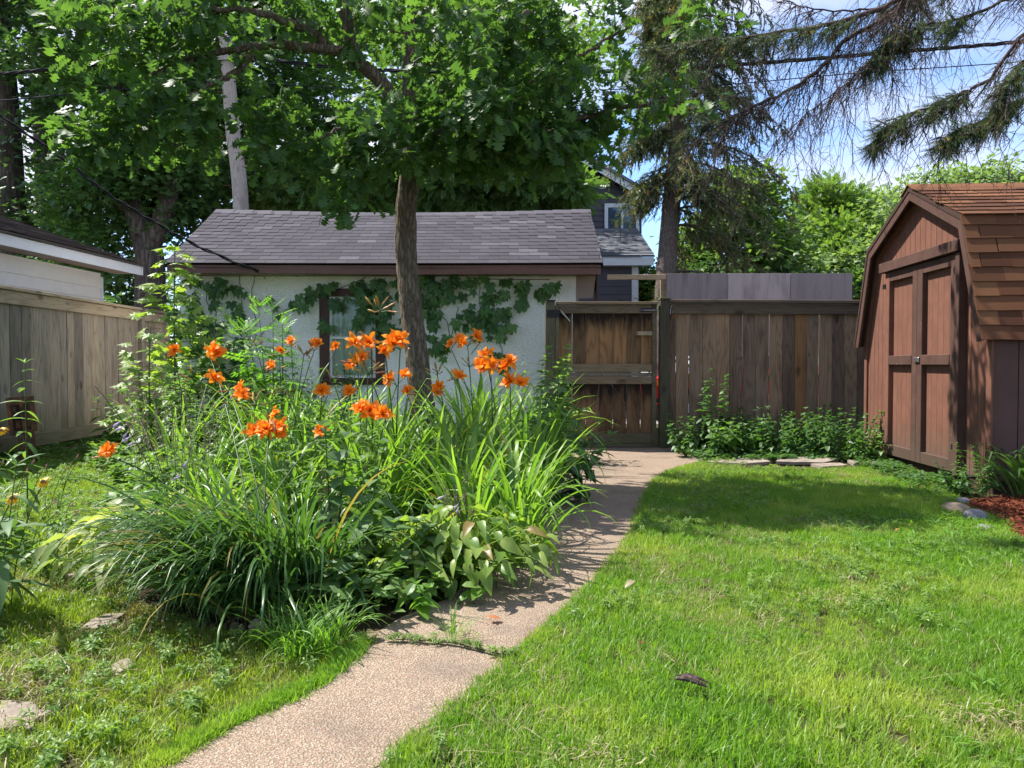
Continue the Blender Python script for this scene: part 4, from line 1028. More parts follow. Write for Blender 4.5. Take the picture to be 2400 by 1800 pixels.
# ---------------------------------------------------------------- branching
def grow(MBt, nodes, radii, targets, r_tip=0.006, sides=5, bend=0.25, up=0.3, seg=5, rmax=0.05):
    """tie every target to the nearest part of the skeleton with a bent limb; returns the last bit of each limb"""
    nodes = [np.asarray(n, float) for n in nodes]; rad = list(radii)
    N = np.array(nodes); Rr = np.array(rad); tips = []
    d0 = np.min(np.linalg.norm(targets[:, None] - N[None], axis=2), axis=1)
    for ti in np.argsort(d0):
        t = targets[ti]; dv = t - N; d = np.linalg.norm(dv, axis=1)
        cost = d + np.maximum(0, N[:, 2] - t[2]) * 0.5
        i = int(np.argmin(cost)); a = N[i]; L_ = d[i]
        midp = (a + t) / 2 + np.array([0, 0, up * L_ * .3]) + rng.normal(0, bend * L_ * .25, 3)
        path = bez(a, midp, t, seg); path[1:-1] += rng.normal(0, .025 * L_, (seg - 2, 3))
        r0 = min(Rr[i] * .7, rmax, r_tip + .016 * L_ + .004)
        r = np.linspace(max(r0, r_tip), r_tip * .7, seg)
        MBt.tube(path, r, sides, cap=False)
        N = np.vstack([N, path[1:]]); Rr = np.concatenate([Rr, r[1:]])
        tips.append((ti, path[-2], path[-1]))
    tips.sort(key=lambda q: q[0])
    return np.array([q[1] for q in tips]), np.array([q[2] for q in tips])

def ell_targets(ells, n):
    """targets inside ellipsoids (centre, radii), weight by volume, biased to the shell"""
    w = np.array([e[3] if len(e) > 3 else e[1][0] * e[1][1] * e[1][2] for e in [(*e, ) for e in ells]], float) if False else np.array([np.prod(e[1]) ** .8 * (e[2] if len(e) > 2 else 1) for e in ells])
    idx = rng.choice(len(ells), n, p=w / w.sum()); out = []
    for i in idx:
        c, r = ells[i][0], ells[i][1]
        d = rdirs(1)[0] * rng.uniform(.15, 1) ** .55
        out.append(np.asarray(c) + d * np.asarray(r))
    return np.array(out)

def clump_leaves(MBl, tmpl, t0, t1, per, rad, size, up=0.6, flat=0.6, droop=0.25):
    """leaves round each twig end, blades turned mostly upwards"""
    n = len(t1); c = np.repeat(t1, per, 0); d = np.repeat(t1 - t0, per, 0); d /= np.linalg.norm(d, axis=1)[:, None] + 1e-9
    m = len(c); o = rdirs(m) * (rng.uniform(.1, 1, m) ** .6)[:, None] * rad; o[:, 2] *= flat
    pos = c + o - d * rad * .3
    dirn = o / (np.linalg.norm(o, axis=1)[:, None] + 1e-9) * 1.0 + d * .4 + rdirs(m) * .5; dirn[:, 2] -= droop
    ups = rdirs(m) * (1 - up) + np.array([0, 0, up])
    MBl.scatter(tmpl, pos, basis(dirn, ups), rng.uniform(.7, 1.2, m) * size)

def disp_trunk(b, path, rad, sides, amp, seed, fu=9, fv=5.0):
    """trunk with bark furrows as real relief"""
    n0 = b.n; b.tube(path, rad, sides, cap=False)
    V = b.V[-1].reshape(len(path), sides, 3); c = np.asarray(path)[:, None]
    a = np.arange(sides) / sides * fu; s = np.concatenate([[0], np.cumsum(np.linalg.norm(np.diff(path, axis=0), axis=1))])
    A, S = np.meshgrid(a, s); rdg = np.abs(vnoise((A + .35 * vnoise(A * .3, S * 3, seed + 2)) * 2, S * fv, seed))
    edge = np.minimum(1, np.minimum(A, fu - A) * 2 / 1.0)
    k = 1 + amp * (rdg - .4) * np.clip(edge, .3, 1) + amp * .8 * vnoise(A * .6, S * 2.2, seed + 5) * np.clip(edge, 0, 1)
    b.V[-1] = (c + (V - c) * k[..., None]).reshape(-1, 3)

def tree(name, label, base, path, rads, ells, ntw, per, crad, lsize, tmpl, lmat, bmat, extra=None, group=None, up=.6, sides=10, droop=.25, cat="tree", rmax=.08, flat=.6, cut=None):
    t = thing(name, label, cat, (base[0], base[1], 0), group=group)
    bt = MB(); path = np.asarray(path, float); k = max(10, len(path) * 6); sp = smooth_path(path, k); rr = np.interp(np.linspace(0, 1, k), np.linspace(0, 1, len(rads)), rads)
    bt.tube(sp, rr, sides, cap=False); nodes = list(sp[k // 4:]); nr = list(rr[k // 4:])
    for (pp_, ra) in (extra or []):
        m = max(8, len(pp_) * 5); q = smooth_path(pp_, m); r_ = np.linspace(ra[0], ra[1], m); bt.tube(q, r_, max(6, sides - 2), cap=False); nodes += list(q[2:]); nr += list(r_[2:])
    tg = ell_targets(ells, ntw)
    if cut is not None: tg = tg[cut(tg)]
    bl = MB(); t0, t1 = grow(bt, nodes, nr, tg, r_tip=.008, sides=4, rmax=rmax)
    bt.build("trunk", bmat, t, True)
    clump_leaves(bl, LEAF[tmpl], t0, t1, per, crad, lsize, up=up, droop=droop, flat=flat)
    bl.build("crown", lmat, t)
    return t

def E(px, py, Y, rx, ry, rz=None, w=1):
    """ellipsoid seen at px,py with half sizes given in photo pixels, depth half size in metres"""
    c = P(px, py, Y); return (c, np.array([rx / FPX * Y, rz if rz else rx / FPX * Y, ry / FPX * Y]), w)

def up_path(*pts):
    return [P(*p) for p in pts]
def ground_under(p): return np.array([p[0], p[1], -0.05])

# ---- the maples behind on the left
def trunk_pts(Y, *pts):
    q = [P(px, py, Y) for px, py in pts]; return [np.array([q[0][0], Y, -.1])] + q
tree("maple_tree", "tall dark maple at the far left edge, trunk rising behind the white garage", P(12, 900, 19), trunk_pts(19, (25, 700), (15, 400), (0, 150), (-30, -200), (-60, -600)), [.5, .42, .36, .3, .15],
     [E(30, -120, 19, 260, 230, 3, 1.2), E(-20, 60, 18, 150, 130, 2), E(120, -500, 19, 330, 250, 3.5, .6), E(60, 330, 18.5, 90, 60, 1.3)], 210, 42, .75, .17, 'maplelow', M['mapledk'], M['barkfar'])
tree("maple_tree", "forked maple behind the white garage, two dark trunks in a V", P(110, 900, 21), trunk_pts(21, (120, 700), (115, 450), (95, 150), (85, -150), (60, -500)), [.42, .36, .3, .26, .12],
     [E(150, -60, 21, 230, 150, 3), E(90, 520, 20, 170, 90, 2.4, 1.3), E(240, 460, 20, 110, 110, 2), E(200, -400, 21, 260, 200, 3, .4), E(200, 250, 20, 150, 160, 2, 1.2)], 380, 44, .75, .16, 'maplelow', M['mapledk'], M['barkfar'],
     extra=[(up_path((118, 420, 21), (140, 300, 20.9), (185, 130, 20.6), (225, -60, 20.4)), (.26, .16))])
tree("maple_tree", "big dark maple between the two garages, thick trunk dividing low", P(350, 900, 16.5), trunk_pts(16.5, (352, 690), (350, 600), (325, 510), (290, 380), (270, 180), (260, -100), (250, -500)), [.34, .31, .28, .24, .2, .17, .08],
     [E(260, 600, 17, 130, 70, 1.2, 1.4), E(220, 470, 16.8, 150, 80, 1.6, 1.5), E(330, 380, 17, 150, 110, 2, 1.2), E(340, 150, 17, 260, 170, 2.6), E(470, 420, 17.2, 90, 90, 1.6), E(430, 520, 17.2, 80, 60, 1.2, 2.0), E(300, -180, 17, 320, 200, 3, .7), E(390, 250, 15.6, 140, 110, .8, 1.2), E(300, 420, 15.8, 110, 60, .5, 1.6)], 560, 46, .6, .15, 'maplelow', M['maple'], M['barkfar'],
     extra=[(up_path((345, 590, 16.5), (385, 500, 16.4), (410, 380, 16.3), (430, 200, 16.2), (450, -100, 16)), (.24, .12)), (up_path((330, 520, 16.5), (250, 460, 16.4), (160, 430, 16.2)), (.1, .05))])
tree("maple_tree", "slim dark maple directly behind the utility pole", P(480, 900, 20), trunk_pts(20, (490, 700), (495, 450), (500, 200), (505, -100)), [.24, .2, .17, .1],
     [E(640, 420, 20, 130, 80, 2, 1.6), E(560, 250, 20, 200, 140, 2.5), E(520, 20, 20, 230, 160, 2.6, .9), E(740, 330, 20.5, 120, 110, 2), E(560, 430, 20, 110, 60, 1.6, 1.3), E(740, 230, 20, 150, 110, 2), E(720, 60, 20, 160, 120, 2)], 470, 44, .7, .15, 'maplelow', M['maple'], M['barkfar'])
tree("locust_tree", "feathery young tree behind the middle of the stucco garage roof", P(1130, 900, 18), trunk_pts(18, (1120, 600), (1110, 450), (1100, 300), (1090, 130)), [.16, .13, .1, .06],
     [E(1150, 430, 18, 190, 75, 1.8, 1.5), E(1010, 420, 18, 120, 80, 1.5, 1.2), E(1250, 440, 17.8, 70, 50, 1.2, 1.2), E(1080, 280, 18.3, 180, 90, 2, .9), E(1340, 450, 17.6, 50, 40, 1, 1.2)], 380, 40, .55, .22, 'spray', M['locust'], M['barkfar'], up=.5, droop=.5)
tree("locust_tree", "pale young tree behind the stucco garage, left of the oak trunk", P(800, 900, 19), trunk_pts(19, (800, 600), (790, 470), (780, 350)), [.13, .1, .06],
     [E(680, 470, 19, 110, 40, 1.3), E(800, 445, 19, 120, 60, 1.3), E(900, 460, 19, 80, 50, 1.2)], 110, 34, .5, .18, 'spray', M['brighttree'], M['barkfar'], up=.5, droop=.4)
tree("ash_tree", "tall tree behind the oak crown, its leaves closing the gaps of sky", P(1260, 900, 24), trunk_pts(24, (1250, 600), (1240, 300), (1230, 50), (1220, -300)), [.26, .22, .18, .1],
     [E(1130, 120, 24, 230, 150, 3), E(1270, 210, 24, 140, 90, 2.5), E(1000, 0, 24, 200, 150, 3, .7), E(1360, 80, 24, 80, 90, 2), E(880, 150, 24, 160, 120, 2)], 300, 44, .8, .17, 'maplelow', M['brighttree'], M['barkfar'])
# ---- trees behind on the right
tree("maple_tree", "rounded dark green maple right of the tall spruce", P(1720, 900, 19), trunk_pts(19, (1722, 650), (1720, 520), (1715, 440)), [.2, .17, .1],
     [E(1730, 510, 19, 110, 110, 2, 1.2), E(1800, 600, 18.5, 110, 70, 2), E(1640, 600, 19.4, 90, 90, 2)], 210, 44, .6, .16, 'maplelow', M['brighttree'], M['barkfar'])
tree("maple_tree", "pale feathery spire-topped tree in the middle of the row beyond the plywood", P(1930, 900, 24), trunk_pts(24, (1930, 650), (1930, 520), (1925, 430)), [.22, .18, .08],
     [E(1925, 480, 24, 55, 60, 1.5, 1.6), E(1975, 490, 24, 50, 50, 1.4, 1.3), E(1890, 570, 24, 100, 80, 2.4), E(1980, 600, 23, 100, 80, 2.4)], 260, 40, .65, .20, 'spray', M['brighttree'], M['barkfar'], droop=-.3)
tree("elm_tree", "broad pale green tree with open crown behind the shed roof", P(2180, 900, 27), trunk_pts(27, (2160, 700), (2150, 560), (2140, 480)), [.4, .32, .2],
     [E(2070, 520, 27, 60, 60, 1.6, .9), E(2160, 450, 27, 95, 38, 2, 1.3), E(2300, 430, 27, 120, 45, 2.4, 1.3), E(2250, 520, 27, 150, 70, 3), E(2450, 470, 27, 150, 70, 3), E(2060, 610, 26, 100, 60, 2)], 330, 44, .75, .17, 'maplelow', M['paletree'], M['barkfar'],
     extra=[(up_path((2145, 540, 27), (2170, 480, 27), (2230, 440, 27)), (.16, .07)), (up_path((2140, 560, 27), (2090, 500, 27), (2060, 470, 27)), (.14, .05))])
tree("elm_tree", "light green tree filling the gap between the spruce and the shed above the plywood", P(2060, 900, 22), trunk_pts(22, (2040, 700), (2035, 620)), [.2, .12],
     [E(1960, 620, 22, 120, 50, 2), E(2040, 580, 22, 90, 110, 2), E(1860, 630, 21, 90, 40, 1.6), E(2120, 620, 22, 90, 90, 2)], 230, 42, .6, .16, 'maplelow', M['paletree'], M['barkfar'])
# low greenery seen under and between things beyond the alley
for lab, px, Y, e in (("bright bush seen between the dark garage and the plywood screen", 1460, 19.5, [E(1530, 680, 19.5, 60, 60, 1.2), E(1460, 690, 19.5, 60, 40, 1)]),
                      ("dark shrub filling the space below the spruce behind the plywood", 1700, 17.8, [E(1640, 660, 17.8, 100, 40, 1), E(1800, 670, 17.8, 130, 40, 1.2)]),
                      ("shaded shrub in the gap between the white garage and the stucco garage", 330, 18.0, [E(335, 740, 18.5, 80, 90, 1.0), E(150, 640, 18.5, 150, 60, 1.2), E(20, 660, 18.5, 100, 60, 1)]),
                      ("shrub behind the plywood at the shed end", 2020, 17.8, [E(2020, 680, 17.8, 90, 50, 1.2)])):
    c = P(px, 900, Y)
    tree("shrub", lab, c, [np.array([c[0], Y, -.1]), np.array([c[0], Y, .6]), np.array([c[0] + .1, Y, 1.2])], [.08, .05, .03], e, 90, 40, .5, .14, 'maplelow', M['brighttree'] if px in (1460, 2020) else M['mapledk'], M['barkfar'], cat="shrub")

# distant wood closing the horizon, nobody could count it
b = MB(); c = []
for i in range(900):
    x = rng.uniform(-46, 46); Y = rng.uniform(36, 44); c.append((x, Y, abs(rng.normal(0, 1)) * 1.6 + rng.uniform(0, 4.5)))
c = np.array(c); clump_leaves(b, LEAF['quad'], c - [0, 0, .3], c, 22, 1.3, .5)
b.build("woods", M['mapledk'], kind='stuff')

# ---------------------------------------------------------------- tall spruce
SY_ = 14.8
sx = P(1575, 0, SY_)[0]
spr = thing("spruce_tree", "tall spruce with brown drooping boughs and bare straight trunk behind the gate post", "tree", (sx, SY_, 0))
bt = MB(); tp = [np.array([P(1555, 0, SY_)[0], SY_, -.1]), P(1558, 700, SY_), P(1572, 500, SY_), P(1585, 350, SY_), P(1592, 150, SY_), P(1598, -100, SY_), P(1600, -600, SY_), P(1602, -1050, SY_)]
sp = smooth_path(tp, 60); bt.tube(sp, np.interp(np.linspace(0, 1, 60), [0, .3, .6, 1], [.21, .17, .12, .03]), 14, cap=False)
NT_ = needle_tmpl(16, .34, .05, .03, length=1.0, ang=.75)
bn = MB(); pos, dr = [], []
zs = np.linspace(1.6, 15.0, 46)
for z in zs:
    c = np.array([np.interp(z, sp[:, 2], sp[:, 0]), SY_, z]); Lb = np.interp(z, [1.6, 3.5, 6.0, 9, 15.5], [1.5, 1.9, 1.75, 1.3, .25])
    for k in range(rng.integers(4, 6)):
        a = rng.uniform(0, 2 * PI); Lk = Lb * rng.uniform(.7, 1.15); d = np.array([math.cos(a), math.sin(a), 0])
        if math.cos(a) < -.3: Lk *= .62
        if math.cos(a) < 0 and z < 4.2: continue
        p = bez(c, c + d * Lk * .5 + [0, 0, .15 * Lk], c + d * Lk + [0, 0, -.42 * Lk], 7); bt.tube(p, np.linspace(.026, .008, 7), 4, cap=False)
        for t in np.linspace(.25, 1, 9):
            q = p[0] * (1 - t) ** 2 + 2 * t * (1 - t) * p[3] + p[-1] * t * t if False else p[min(6, int(t * 6))]
            for j in range(5):
                sdv = np.cross(d, [0, 0, 1]) * rng.choice([-1, 1]); ln = rng.uniform(.15, .42) * (1.1 - .35 * t)
                dd = d * rng.uniform(.2, .9) + sdv * rng.uniform(.3, 1) + np.array([0, 0, -rng.uniform(.5, 1.5)])
                dd /= np.linalg.norm(dd)
                for m in range(3): pos.append(q + dd * ln * m / 2 + rng.normal(0, .045, 3)); dr.append(dd + rng.normal(0, .35, 3))
bt.build("trunk", M['barkspr'], spr, True)
pos = np.array(pos); dr = np.array(dr)
_z = pos[:, 2] - CH; _f = pos[:, 1] * _c + _z * _s; qx = CX + FPX * pos[:, 0] / _f; qy = CY - FPX * (-pos[:, 1] * _s + _z * _c) / _f
kp = ~((qx < 1545) & (qy > 545)) & ~((qx < 1480) & (qy > 400) & (rng.random(len(pos)) < .45)) & (rng.random(len(pos)) < .85); pos, dr = pos[kp], dr[kp]
bn.scatter(NT_, pos, basis(dr), rng.uniform(.14, .26, len(pos)))
bn.build("crown", M['spruce'], spr)

# ---------------------------------------------------------------- near spruce: boughs reaching in from the upper right
ns = thing("spruce_tree", "near spruce whose dark boughs and bare twigs hang in from the upper right corner", "tree", (6.4, 4.6, 0))
bt = MB(); trunk = smooth_path([(6.4, 4.6, -.2), (6.45, 4.6, 3), (6.5, 4.6, 7), (6.5, 4.6, 10)], 20); bt.tube(trunk, np.linspace(.26, .1, 20), 14, cap=False); bt.build("trunk", M['barkspr'], ns, True)
NN = needle_tmpl(34, .20, .012, .02, length=1.0, ang=.8)
def bough(pts, r0, needles, bare=0, seed=0, nlen=.10, hang=.6, dens=26, wid=.28):
    dens = int(dens * 1.5); bare = int(bare * 1.15)
    """pts in photo pixels + depth; needles = (start,end) part of the bough that still has needles; bare = twigs without"""
    q = smooth_path([P(*p) if len(p) == 3 and p[0] > 20 else np.array(p, float) for p in pts], 40)
    r0 *= .5; q[2:-1] += rng.normal(0, .006, (37, 3)); bt = MB(); bt.tube(q, np.linspace(r0, r0 * .2, 40), 7, cap=False)
    pos, dr = [], []; bn = MB()
    T = np.gradient(q, axis=0); T /= np.linalg.norm(T, axis=1)[:, None]
    nsub = int(dens * 1.6)
    for i in range(nsub):
        t = (i + rng.uniform(0, 1)) / nsub; k = int(t * 39); p = q[k]; d = T[k]
        sdv = np.cross(d, [0, 0, 1]); sdv /= np.linalg.norm(sdv); sg = rng.choice([-1, 1])
        has = any(a <= t <= b for a, b in needles)
        L_ = wid * rng.uniform(.5, 1.2) * (1.15 - .7 * t)
        dd = d * rng.uniform(.5, 1) + sdv * sg * rng.uniform(.4, 1) + np.array([0, 0, -rng.uniform(.1, hang)]); dd /= np.linalg.norm(dd)
        sub = bez(p, p + dd * L_ * .5, p + dd * L_ + np.array([0, 0, -.18 * L_]), 6); bt.tube(sub, np.linspace(.0034, .0012, 6), 4, cap=False)
        for j in range(10 if has else 4):
            u = rng.uniform(.2, 1); s0 = sub[min(5, int(u * 5))]; e = dd * rng.uniform(.3, 1) + rdirs(1)[0] * .7 + np.array([0, 0, -rng.uniform(0, .6)]); e /= np.linalg.norm(e)
            ll = rng.uniform(.05, .13) * (1.3 if not has else 1)
            bt.tube(np.array([s0, s0 + e * ll * .5 + rng.normal(0, .006, 3), s0 + e * ll]), [.0018, .0014, .001], 3, cap=False)
            if has:
                for m in (0, .5): pos.append(s0 + e * ll * m); dr.append(e)
        if has:
            for m in range(1, 6): pos.append(sub[m - 1]); dr.append(sub[m] - sub[m - 1])
    for i in range(bare):
        t = rng.uniform(.08, .95); k = int(t * 39); p = q[k]; L_ = rng.uniform(.2, .8) * (1.1 - .5 * t)
        dd = np.array([rng.uniform(-1.0, .35), rng.uniform(-.6, .6), -rng.uniform(.5, 1.3)]); dd /= np.linalg.norm(dd)
        sub = bez(p, p + dd * L_ * .5 + rng.normal(0, .04, 3), p + dd * L_ + np.array([rng.uniform(-.06, .06), 0, -.12 * L_]), 9); sub[1:-1] += rng.normal(0, .006, (7, 3))
        bt.tube(sub, np.linspace(.0032, .0011, 9), 4, cap=False)
        for j in range(rng.integers(4, 10)):
            s0 = sub[rng.integers(1, 9)]; e = dd + rdirs(1)[0] * .85; e /= np.linalg.norm(e); ll = rng.uniform(.05, .2)
            md = s0 + e * ll * .5 + rng.normal(0, .008, 3)
            bt.tube(np.array([s0, md, s0 + e * ll + [0, 0, -.02]]), [.0016, .0012, .0008], 3, cap=False)
            if rng.random() < .6:
                f_ = e + rdirs(1)[0] * .8; bt.tube(np.array([md, md + f_ * .05]), [.0014, .0009], 3, cap=False)
    o = bt.build("bough", M['twig'], ns, True)
    if len(pos):
        pos = np.array(pos); dr = np.array(dr); bn.scatter(NN, pos + rng.normal(0, .006, pos.shape), basis(dr), rng.uniform(.7, 1.1, len(pos)) * nlen * .85)
        bn.build("needles", M['sprucenear'], o) if False else bn.build("needles", M['sprucenear'], ns, kind=None)
    return q
far = (6.45, 4.6)
bough([(6.45, 4.6, 4.6), (2330, -260, 4.6), (2180, -60, 4.7), (2080, 10, 4.7), (1950, 55, 4.8), (1820, 75, 4.9), (1700, 95, 5.0), (1600, 100, 5.1), (1535, 118, 5.2)], .045, [(.45, 1)], 60, wid=.30, dens=44)
bough([(6.45, 4.6, 4.9), (2250, -200, 4.9), (2120, 10, 4.8), (1990, 90, 4.8), (1900, 180, 4.8), (1830, 220, 4.85), (1750, 260, 4.9), (1690, 285, 5.0), (1600, 310, 5.1)], .040, [(.80, 1)], 95, wid=.26, dens=26)
bough([(6.45, 4.6, 4.7), (2350, -150, 4.9), (2150, 20, 5.1), (2060, 120, 5.2), (1990, 190, 5.2), (1890, 270, 5.3), (1800, 345, 5.4)], .020, [(.3, .5)], 70, wid=.22, dens=18)
bough([(6.45, 4.6, 4.2), (2700, -50, 4.3), (2480, 20, 4.3), (2400, 80, 4.3), (2310, 190, 4.35), (2240, 225, 4.4), (2150, 260, 4.4), (2090, 295, 4.5), (2060, 325, 4.5)], .032, [(.55, 1)], 26, wid=.26, dens=34, hang=.45)
bough([(6.45, 4.6, 4.0), (2750, 120, 4.1), (2500, 200, 4.2), (2400, 235, 4.2), (2330, 270, 4.25), (2260, 300, 4.3), (2210, 330, 4.3)], .026, [(.45, 1)], 8, wid=.24, dens=30, hang=.45)
bough([(6.45, 4.6, 4.6), (2600, -120, 4.5), (2400, -20, 4.5), (2260, 40, 4.6), (2170, 60, 4.6), (2100, 90, 4.7), (2040, 150, 4.7)], .028, [(.45, 1)], 22, wid=.28, dens=30)
bough([(6.45, 4.6, 4.9), (2500, -200, 5.0), (2300, -60, 5.0), (2150, -10, 5.0), (2040, 20, 5.0), (1900, 20, 5.0), (1820, -10, 5.1)], .028, [(.35, .7)], 45, wid=.26, dens=24)
bough([(6.45, 4.6, 4.2), (2800, 60, 4.0), (2520, 90, 4.0), (2420, 130, 4.0), (2370, 180, 4.0), (2340, 260, 4.05)], .024, [(.5, 1)], 10, wid=.25, dens=20, hang=.9)

# ---------------------------------------------------------------- the oak in the flower bed
OY = 7.3
oak = thing("oak_tree", "young oak standing in the lily bed with spreading lobed leaf crown", "tree", tuple(P(1000, 900, OY) * np.array([1, 1, 0])))
bt = MB()
base = np.array([P(992, 900, OY)[0] + .02, OY, -.05])
tr = smooth_path([base, P(990, 960, OY), P(978, 850, OY), P(962, 720, OY), P(952, 600, OY), P(952, 480, OY), P(962, 400, OY), P(960, 300, OY), P(958, 200, OY), P(962, 80, OY), P(970, -80, OY), P(985, -350, OY), P(1000, -600, OY)], 150)
rt = .86 * np.interp(np.linspace(0, 1, 150), [0, .1, .3, .42, .5, .56, .75, 1], [.165, .138, .118, .112, .122, .085, .06, .025])
disp_trunk(bt, tr, rt, 44, .16, 4, fu=10, fv=7)
nodes = list(tr[62:]); nr = list(rt[62:])
def limb(pts, r0, r1, n=36, amp=.12, sides=14):
    q = smooth_path([P(*p) for p in pts], n); q[2:-2] += rng.normal(0, .008, (n - 4, 3)); disp_trunk(bt, q, np.linspace(r0, r1, n), sides, amp, int(r0 * 1000), fu=6, fv=8)
    nodes.extend(list(q[4:])); nr.extend(list(np.linspace(r0, r1, n)[4:]))
limb([(958, 330, 7.3), (925, 250, 7.15), (880, 180, 7.0), (838, 140, 6.9), (812, 60, 6.8), (798, -40, 6.7), (780, -160, 6.6)], .075, .035)
limb([(850, 155, 6.92), (800, 122, 6.8), (740, 112, 6.7), (660, 104, 6.6), (590, 108, 6.5), (500, 125, 6.4), (400, 160, 6.3), (320, 190, 6.2)], .052, .016)
limb([(770, 122, 6.75), (745, 85, 6.7), (700, 62, 6.6), (640, 40, 6.5), (560, 22, 6.4), (470, 25, 6.3), (380, 10, 6.2)], .042, .016)
limb([(600, 110, 6.5), (560, 165, 6.45), (500, 195, 6.4), (440, 225, 6.35), (390, 250, 6.3), (330, 275, 6.2), (230, 320, 6.1)], .030, .010, amp=.08)
limb([(700, 62, 6.6), (680, 10, 6.6), (650, -60, 6.5), (600, -160, 6.4)], .030, .014)
limb([(970, 270, 7.3), (1030, 215, 7.4), (1080, 150, 7.5), (1140, 95, 7.6), (1220, 40, 7.7), (1320, -20, 7.8)], .055, .02)
limb([(965, 330, 7.25), (1040, 300, 7.0), (1120, 290, 6.8), (1220, 300, 6.7), (1320, 290, 6.6), (1420, 262, 6.6), (1540, 240, 6.7), (1640, 232, 6.8)], .045, .010)
limb([(1120, 290, 6.8), (1200, 230, 6.7), (1290, 165, 6.6), (1380, 120, 6.5), (1480, 60, 6.5)], .026, .010, amp=.08)
limb([(960, 380, 7.2), (900, 330, 6.9), (860, 300, 6.7), (800, 300, 6.6), (720, 340, 6.5)], .028, .010, amp=.08)
limb([(955, 395, 7.2), (985, 370, 6.8), (1010, 330, 6.5), (1060, 300, 6.2)], .022, .010, amp=.08)
ells = [E(250, 80, 6.1, 150, 95, .6, 2.2), E(420, 60, 6.2, 170, 90, .9, 1.5), E(240, 330, 6.0, 120, 60, .5, 2.6), E(420, 300, 6.2, 170, 70, .8, 2.4), E(560, 220, 6.3, 140, 90, .8, 1.0),
        E(640, 330, 6.3, 130, 90, .8, 1.3), E(700, 200, 6.6, 110, 60, .8, .6), E(800, 395, 6.3, 110, 50, .6, 1.8), E(900, 330, 6.3, 140, 80, .8, 1.6), E(900, 368, 6.4, 120, 36, .5, 2.2),
        E(1080, 250, 6.5, 170, 120, 1.0, 2.0), E(1200, 330, 6.4, 190, 75, .9, 2.6), E(1150, 110, 6.8, 200, 110, 1.1, 1.4), E(1320, 270, 6.5, 120, 80, .8, 1.6), E(1360, 90, 6.7, 140, 90, .9, 1.5),
        E(1500, 230, 6.7, 110, 70, .7, 1.6), E(1640, 30, 6.7, 90, 50, .5, 2.0), E(1660, 240, 6.8, 60, 50, .4, 1.2), E(800, 60, 6.8, 150, 80, 1.0, .9), E(600, -40, 6.6, 300, 60, 1.2, .7), E(1000, -20, 7.3, 250, 90, 1.4, .9), E(1395, 365, 6.6, 50, 30, .4, .8),
        E(900, -280, 7.4, 450, 160, 1.4, .14), E(1560, -150, 7.5, 170, 75, .8, .7), E(1310, 372, 6.5, 80, 34, .4, 2.0)]
tg = ell_targets(ells, 500)
tg = np.vstack([tg, [P(800, 505, 6.0), P(812, 485, 6.02), P(870, 470, 6.2), P(770, 470, 6.1), P(1440, 440, 6.6), P(1330, 395, 6.5)]])
t0, t1 = grow(bt, nodes, nr, tg, r_tip=.0035, sides=5, rmax=.016, seg=6, bend=.35)
bt.build("trunk", M['barkoak'], oak, True)
per, crad = 18, .18
n = len(t1); c = np.repeat(t1, per, 0); d = np.repeat(t1 - t0, per, 0); d /= np.linalg.norm(d, axis=1)[:, None] + 1e-9; m = len(c)
o = rdirs(m) * (rng.uniform(.05, 1, m) ** .7)[:, None] * crad * np.array([1, 1, .7])
pos = c + o - d * crad * rng.uniform(0, 1.2, m)[:, None]
dirn = o / (np.linalg.norm(o, axis=1)[:, None] + 1e-9) + d * .5 + rdirs(m) * .35; dirn[:, 2] -= .35
ups = rdirs(m) * .45 + np.array([-.15, .1, .6]); R_l = basis(dirn, ups); S_l = rng.uniform(.08, .145, m)
def proj(p):
    zz = p[:, 2] - CH; fwd = p[:, 1] * _c + zz * _s; upv = -p[:, 1] * _s + zz * _c
    return CX + FPX * p[:, 0] / fwd, CY - FPX * upv / fwd
qx, qy = proj(pos); kp = ~(((np.abs(qx - np.interp(qy, [100, 500], [532, 562])) < 36) & (qy > 95) & (qy < 500) & (rng.random(m) < .8)) | ((qx > 1370) & (qx < 1520) & (qy > 385)))
pos, dirn, R_l, S_l = pos[kp], dirn[kp], R_l[kp], S_l[kp]; m = len(pos)
order = np.argsort(pos[:, 1] - .4 * S_l / .17)
# those hidden behind the frame stay joined: the 300 nearest in view are single leaves
def in_frame(p, mg=0):
    y_ = p[:, 1]; zz = p[:, 2] - CH
    fwd = y_ * _c + zz * _s; upv = -y_ * _s + zz * _c
    px = CX + FPX * p[:, 0] / fwd; py = CY - FPX * upv / fwd
    return (px > -mg) & (px < 2400 + mg) & (py > -mg) & (py < 1800 + mg) & (fwd > .2)
vis = in_frame(pos); single = [i for i in order if vis[i]][:300]
sset = np.zeros(m, bool); sset[single] = True
bl = MB(); bl.scatter(LEAF['oak'], pos[~sset], R_l[~sset], S_l[~sset]); bl.build("leaves", M['oak'], oak, kind='stuff')
def leaf_mesh(key, mat, tmpl=None, smooth=True):
    k = ('leaf', key, mat.name)
    if k not in _bc:
        b = MB(); T_ = tmpl or LEAF[key]
        b.add(T_[0], T_[1], T_[2] if len(T_) > 2 else None); me = b.mesh("leaf_mesh", smooth); me.materials.append(mat); _bc[k] = me
    return _bc[k]
def put_leaf(par, me, p, R, s, name="leaf"):
    o = bpy.data.objects.new(name, me); COL.objects.link(o); o.parent = par
    Mx = Matrix(np.asarray(R).tolist()).to_4x4() @ Matrix.Diagonal((s, s, s, 1)) if np.isscalar(s) else Matrix(np.asarray(R).tolist()).to_4x4() @ Matrix.Diagonal((*s, 1))
    Mx.translation = Vector(p) - world_loc(par); o.matrix_local = Mx; return o
me = leaf_mesh('oak', M['oak'], smooth=False)
for i in single: put_leaf(oak, me, pos[i], R_l[i], float(S_l[i]))
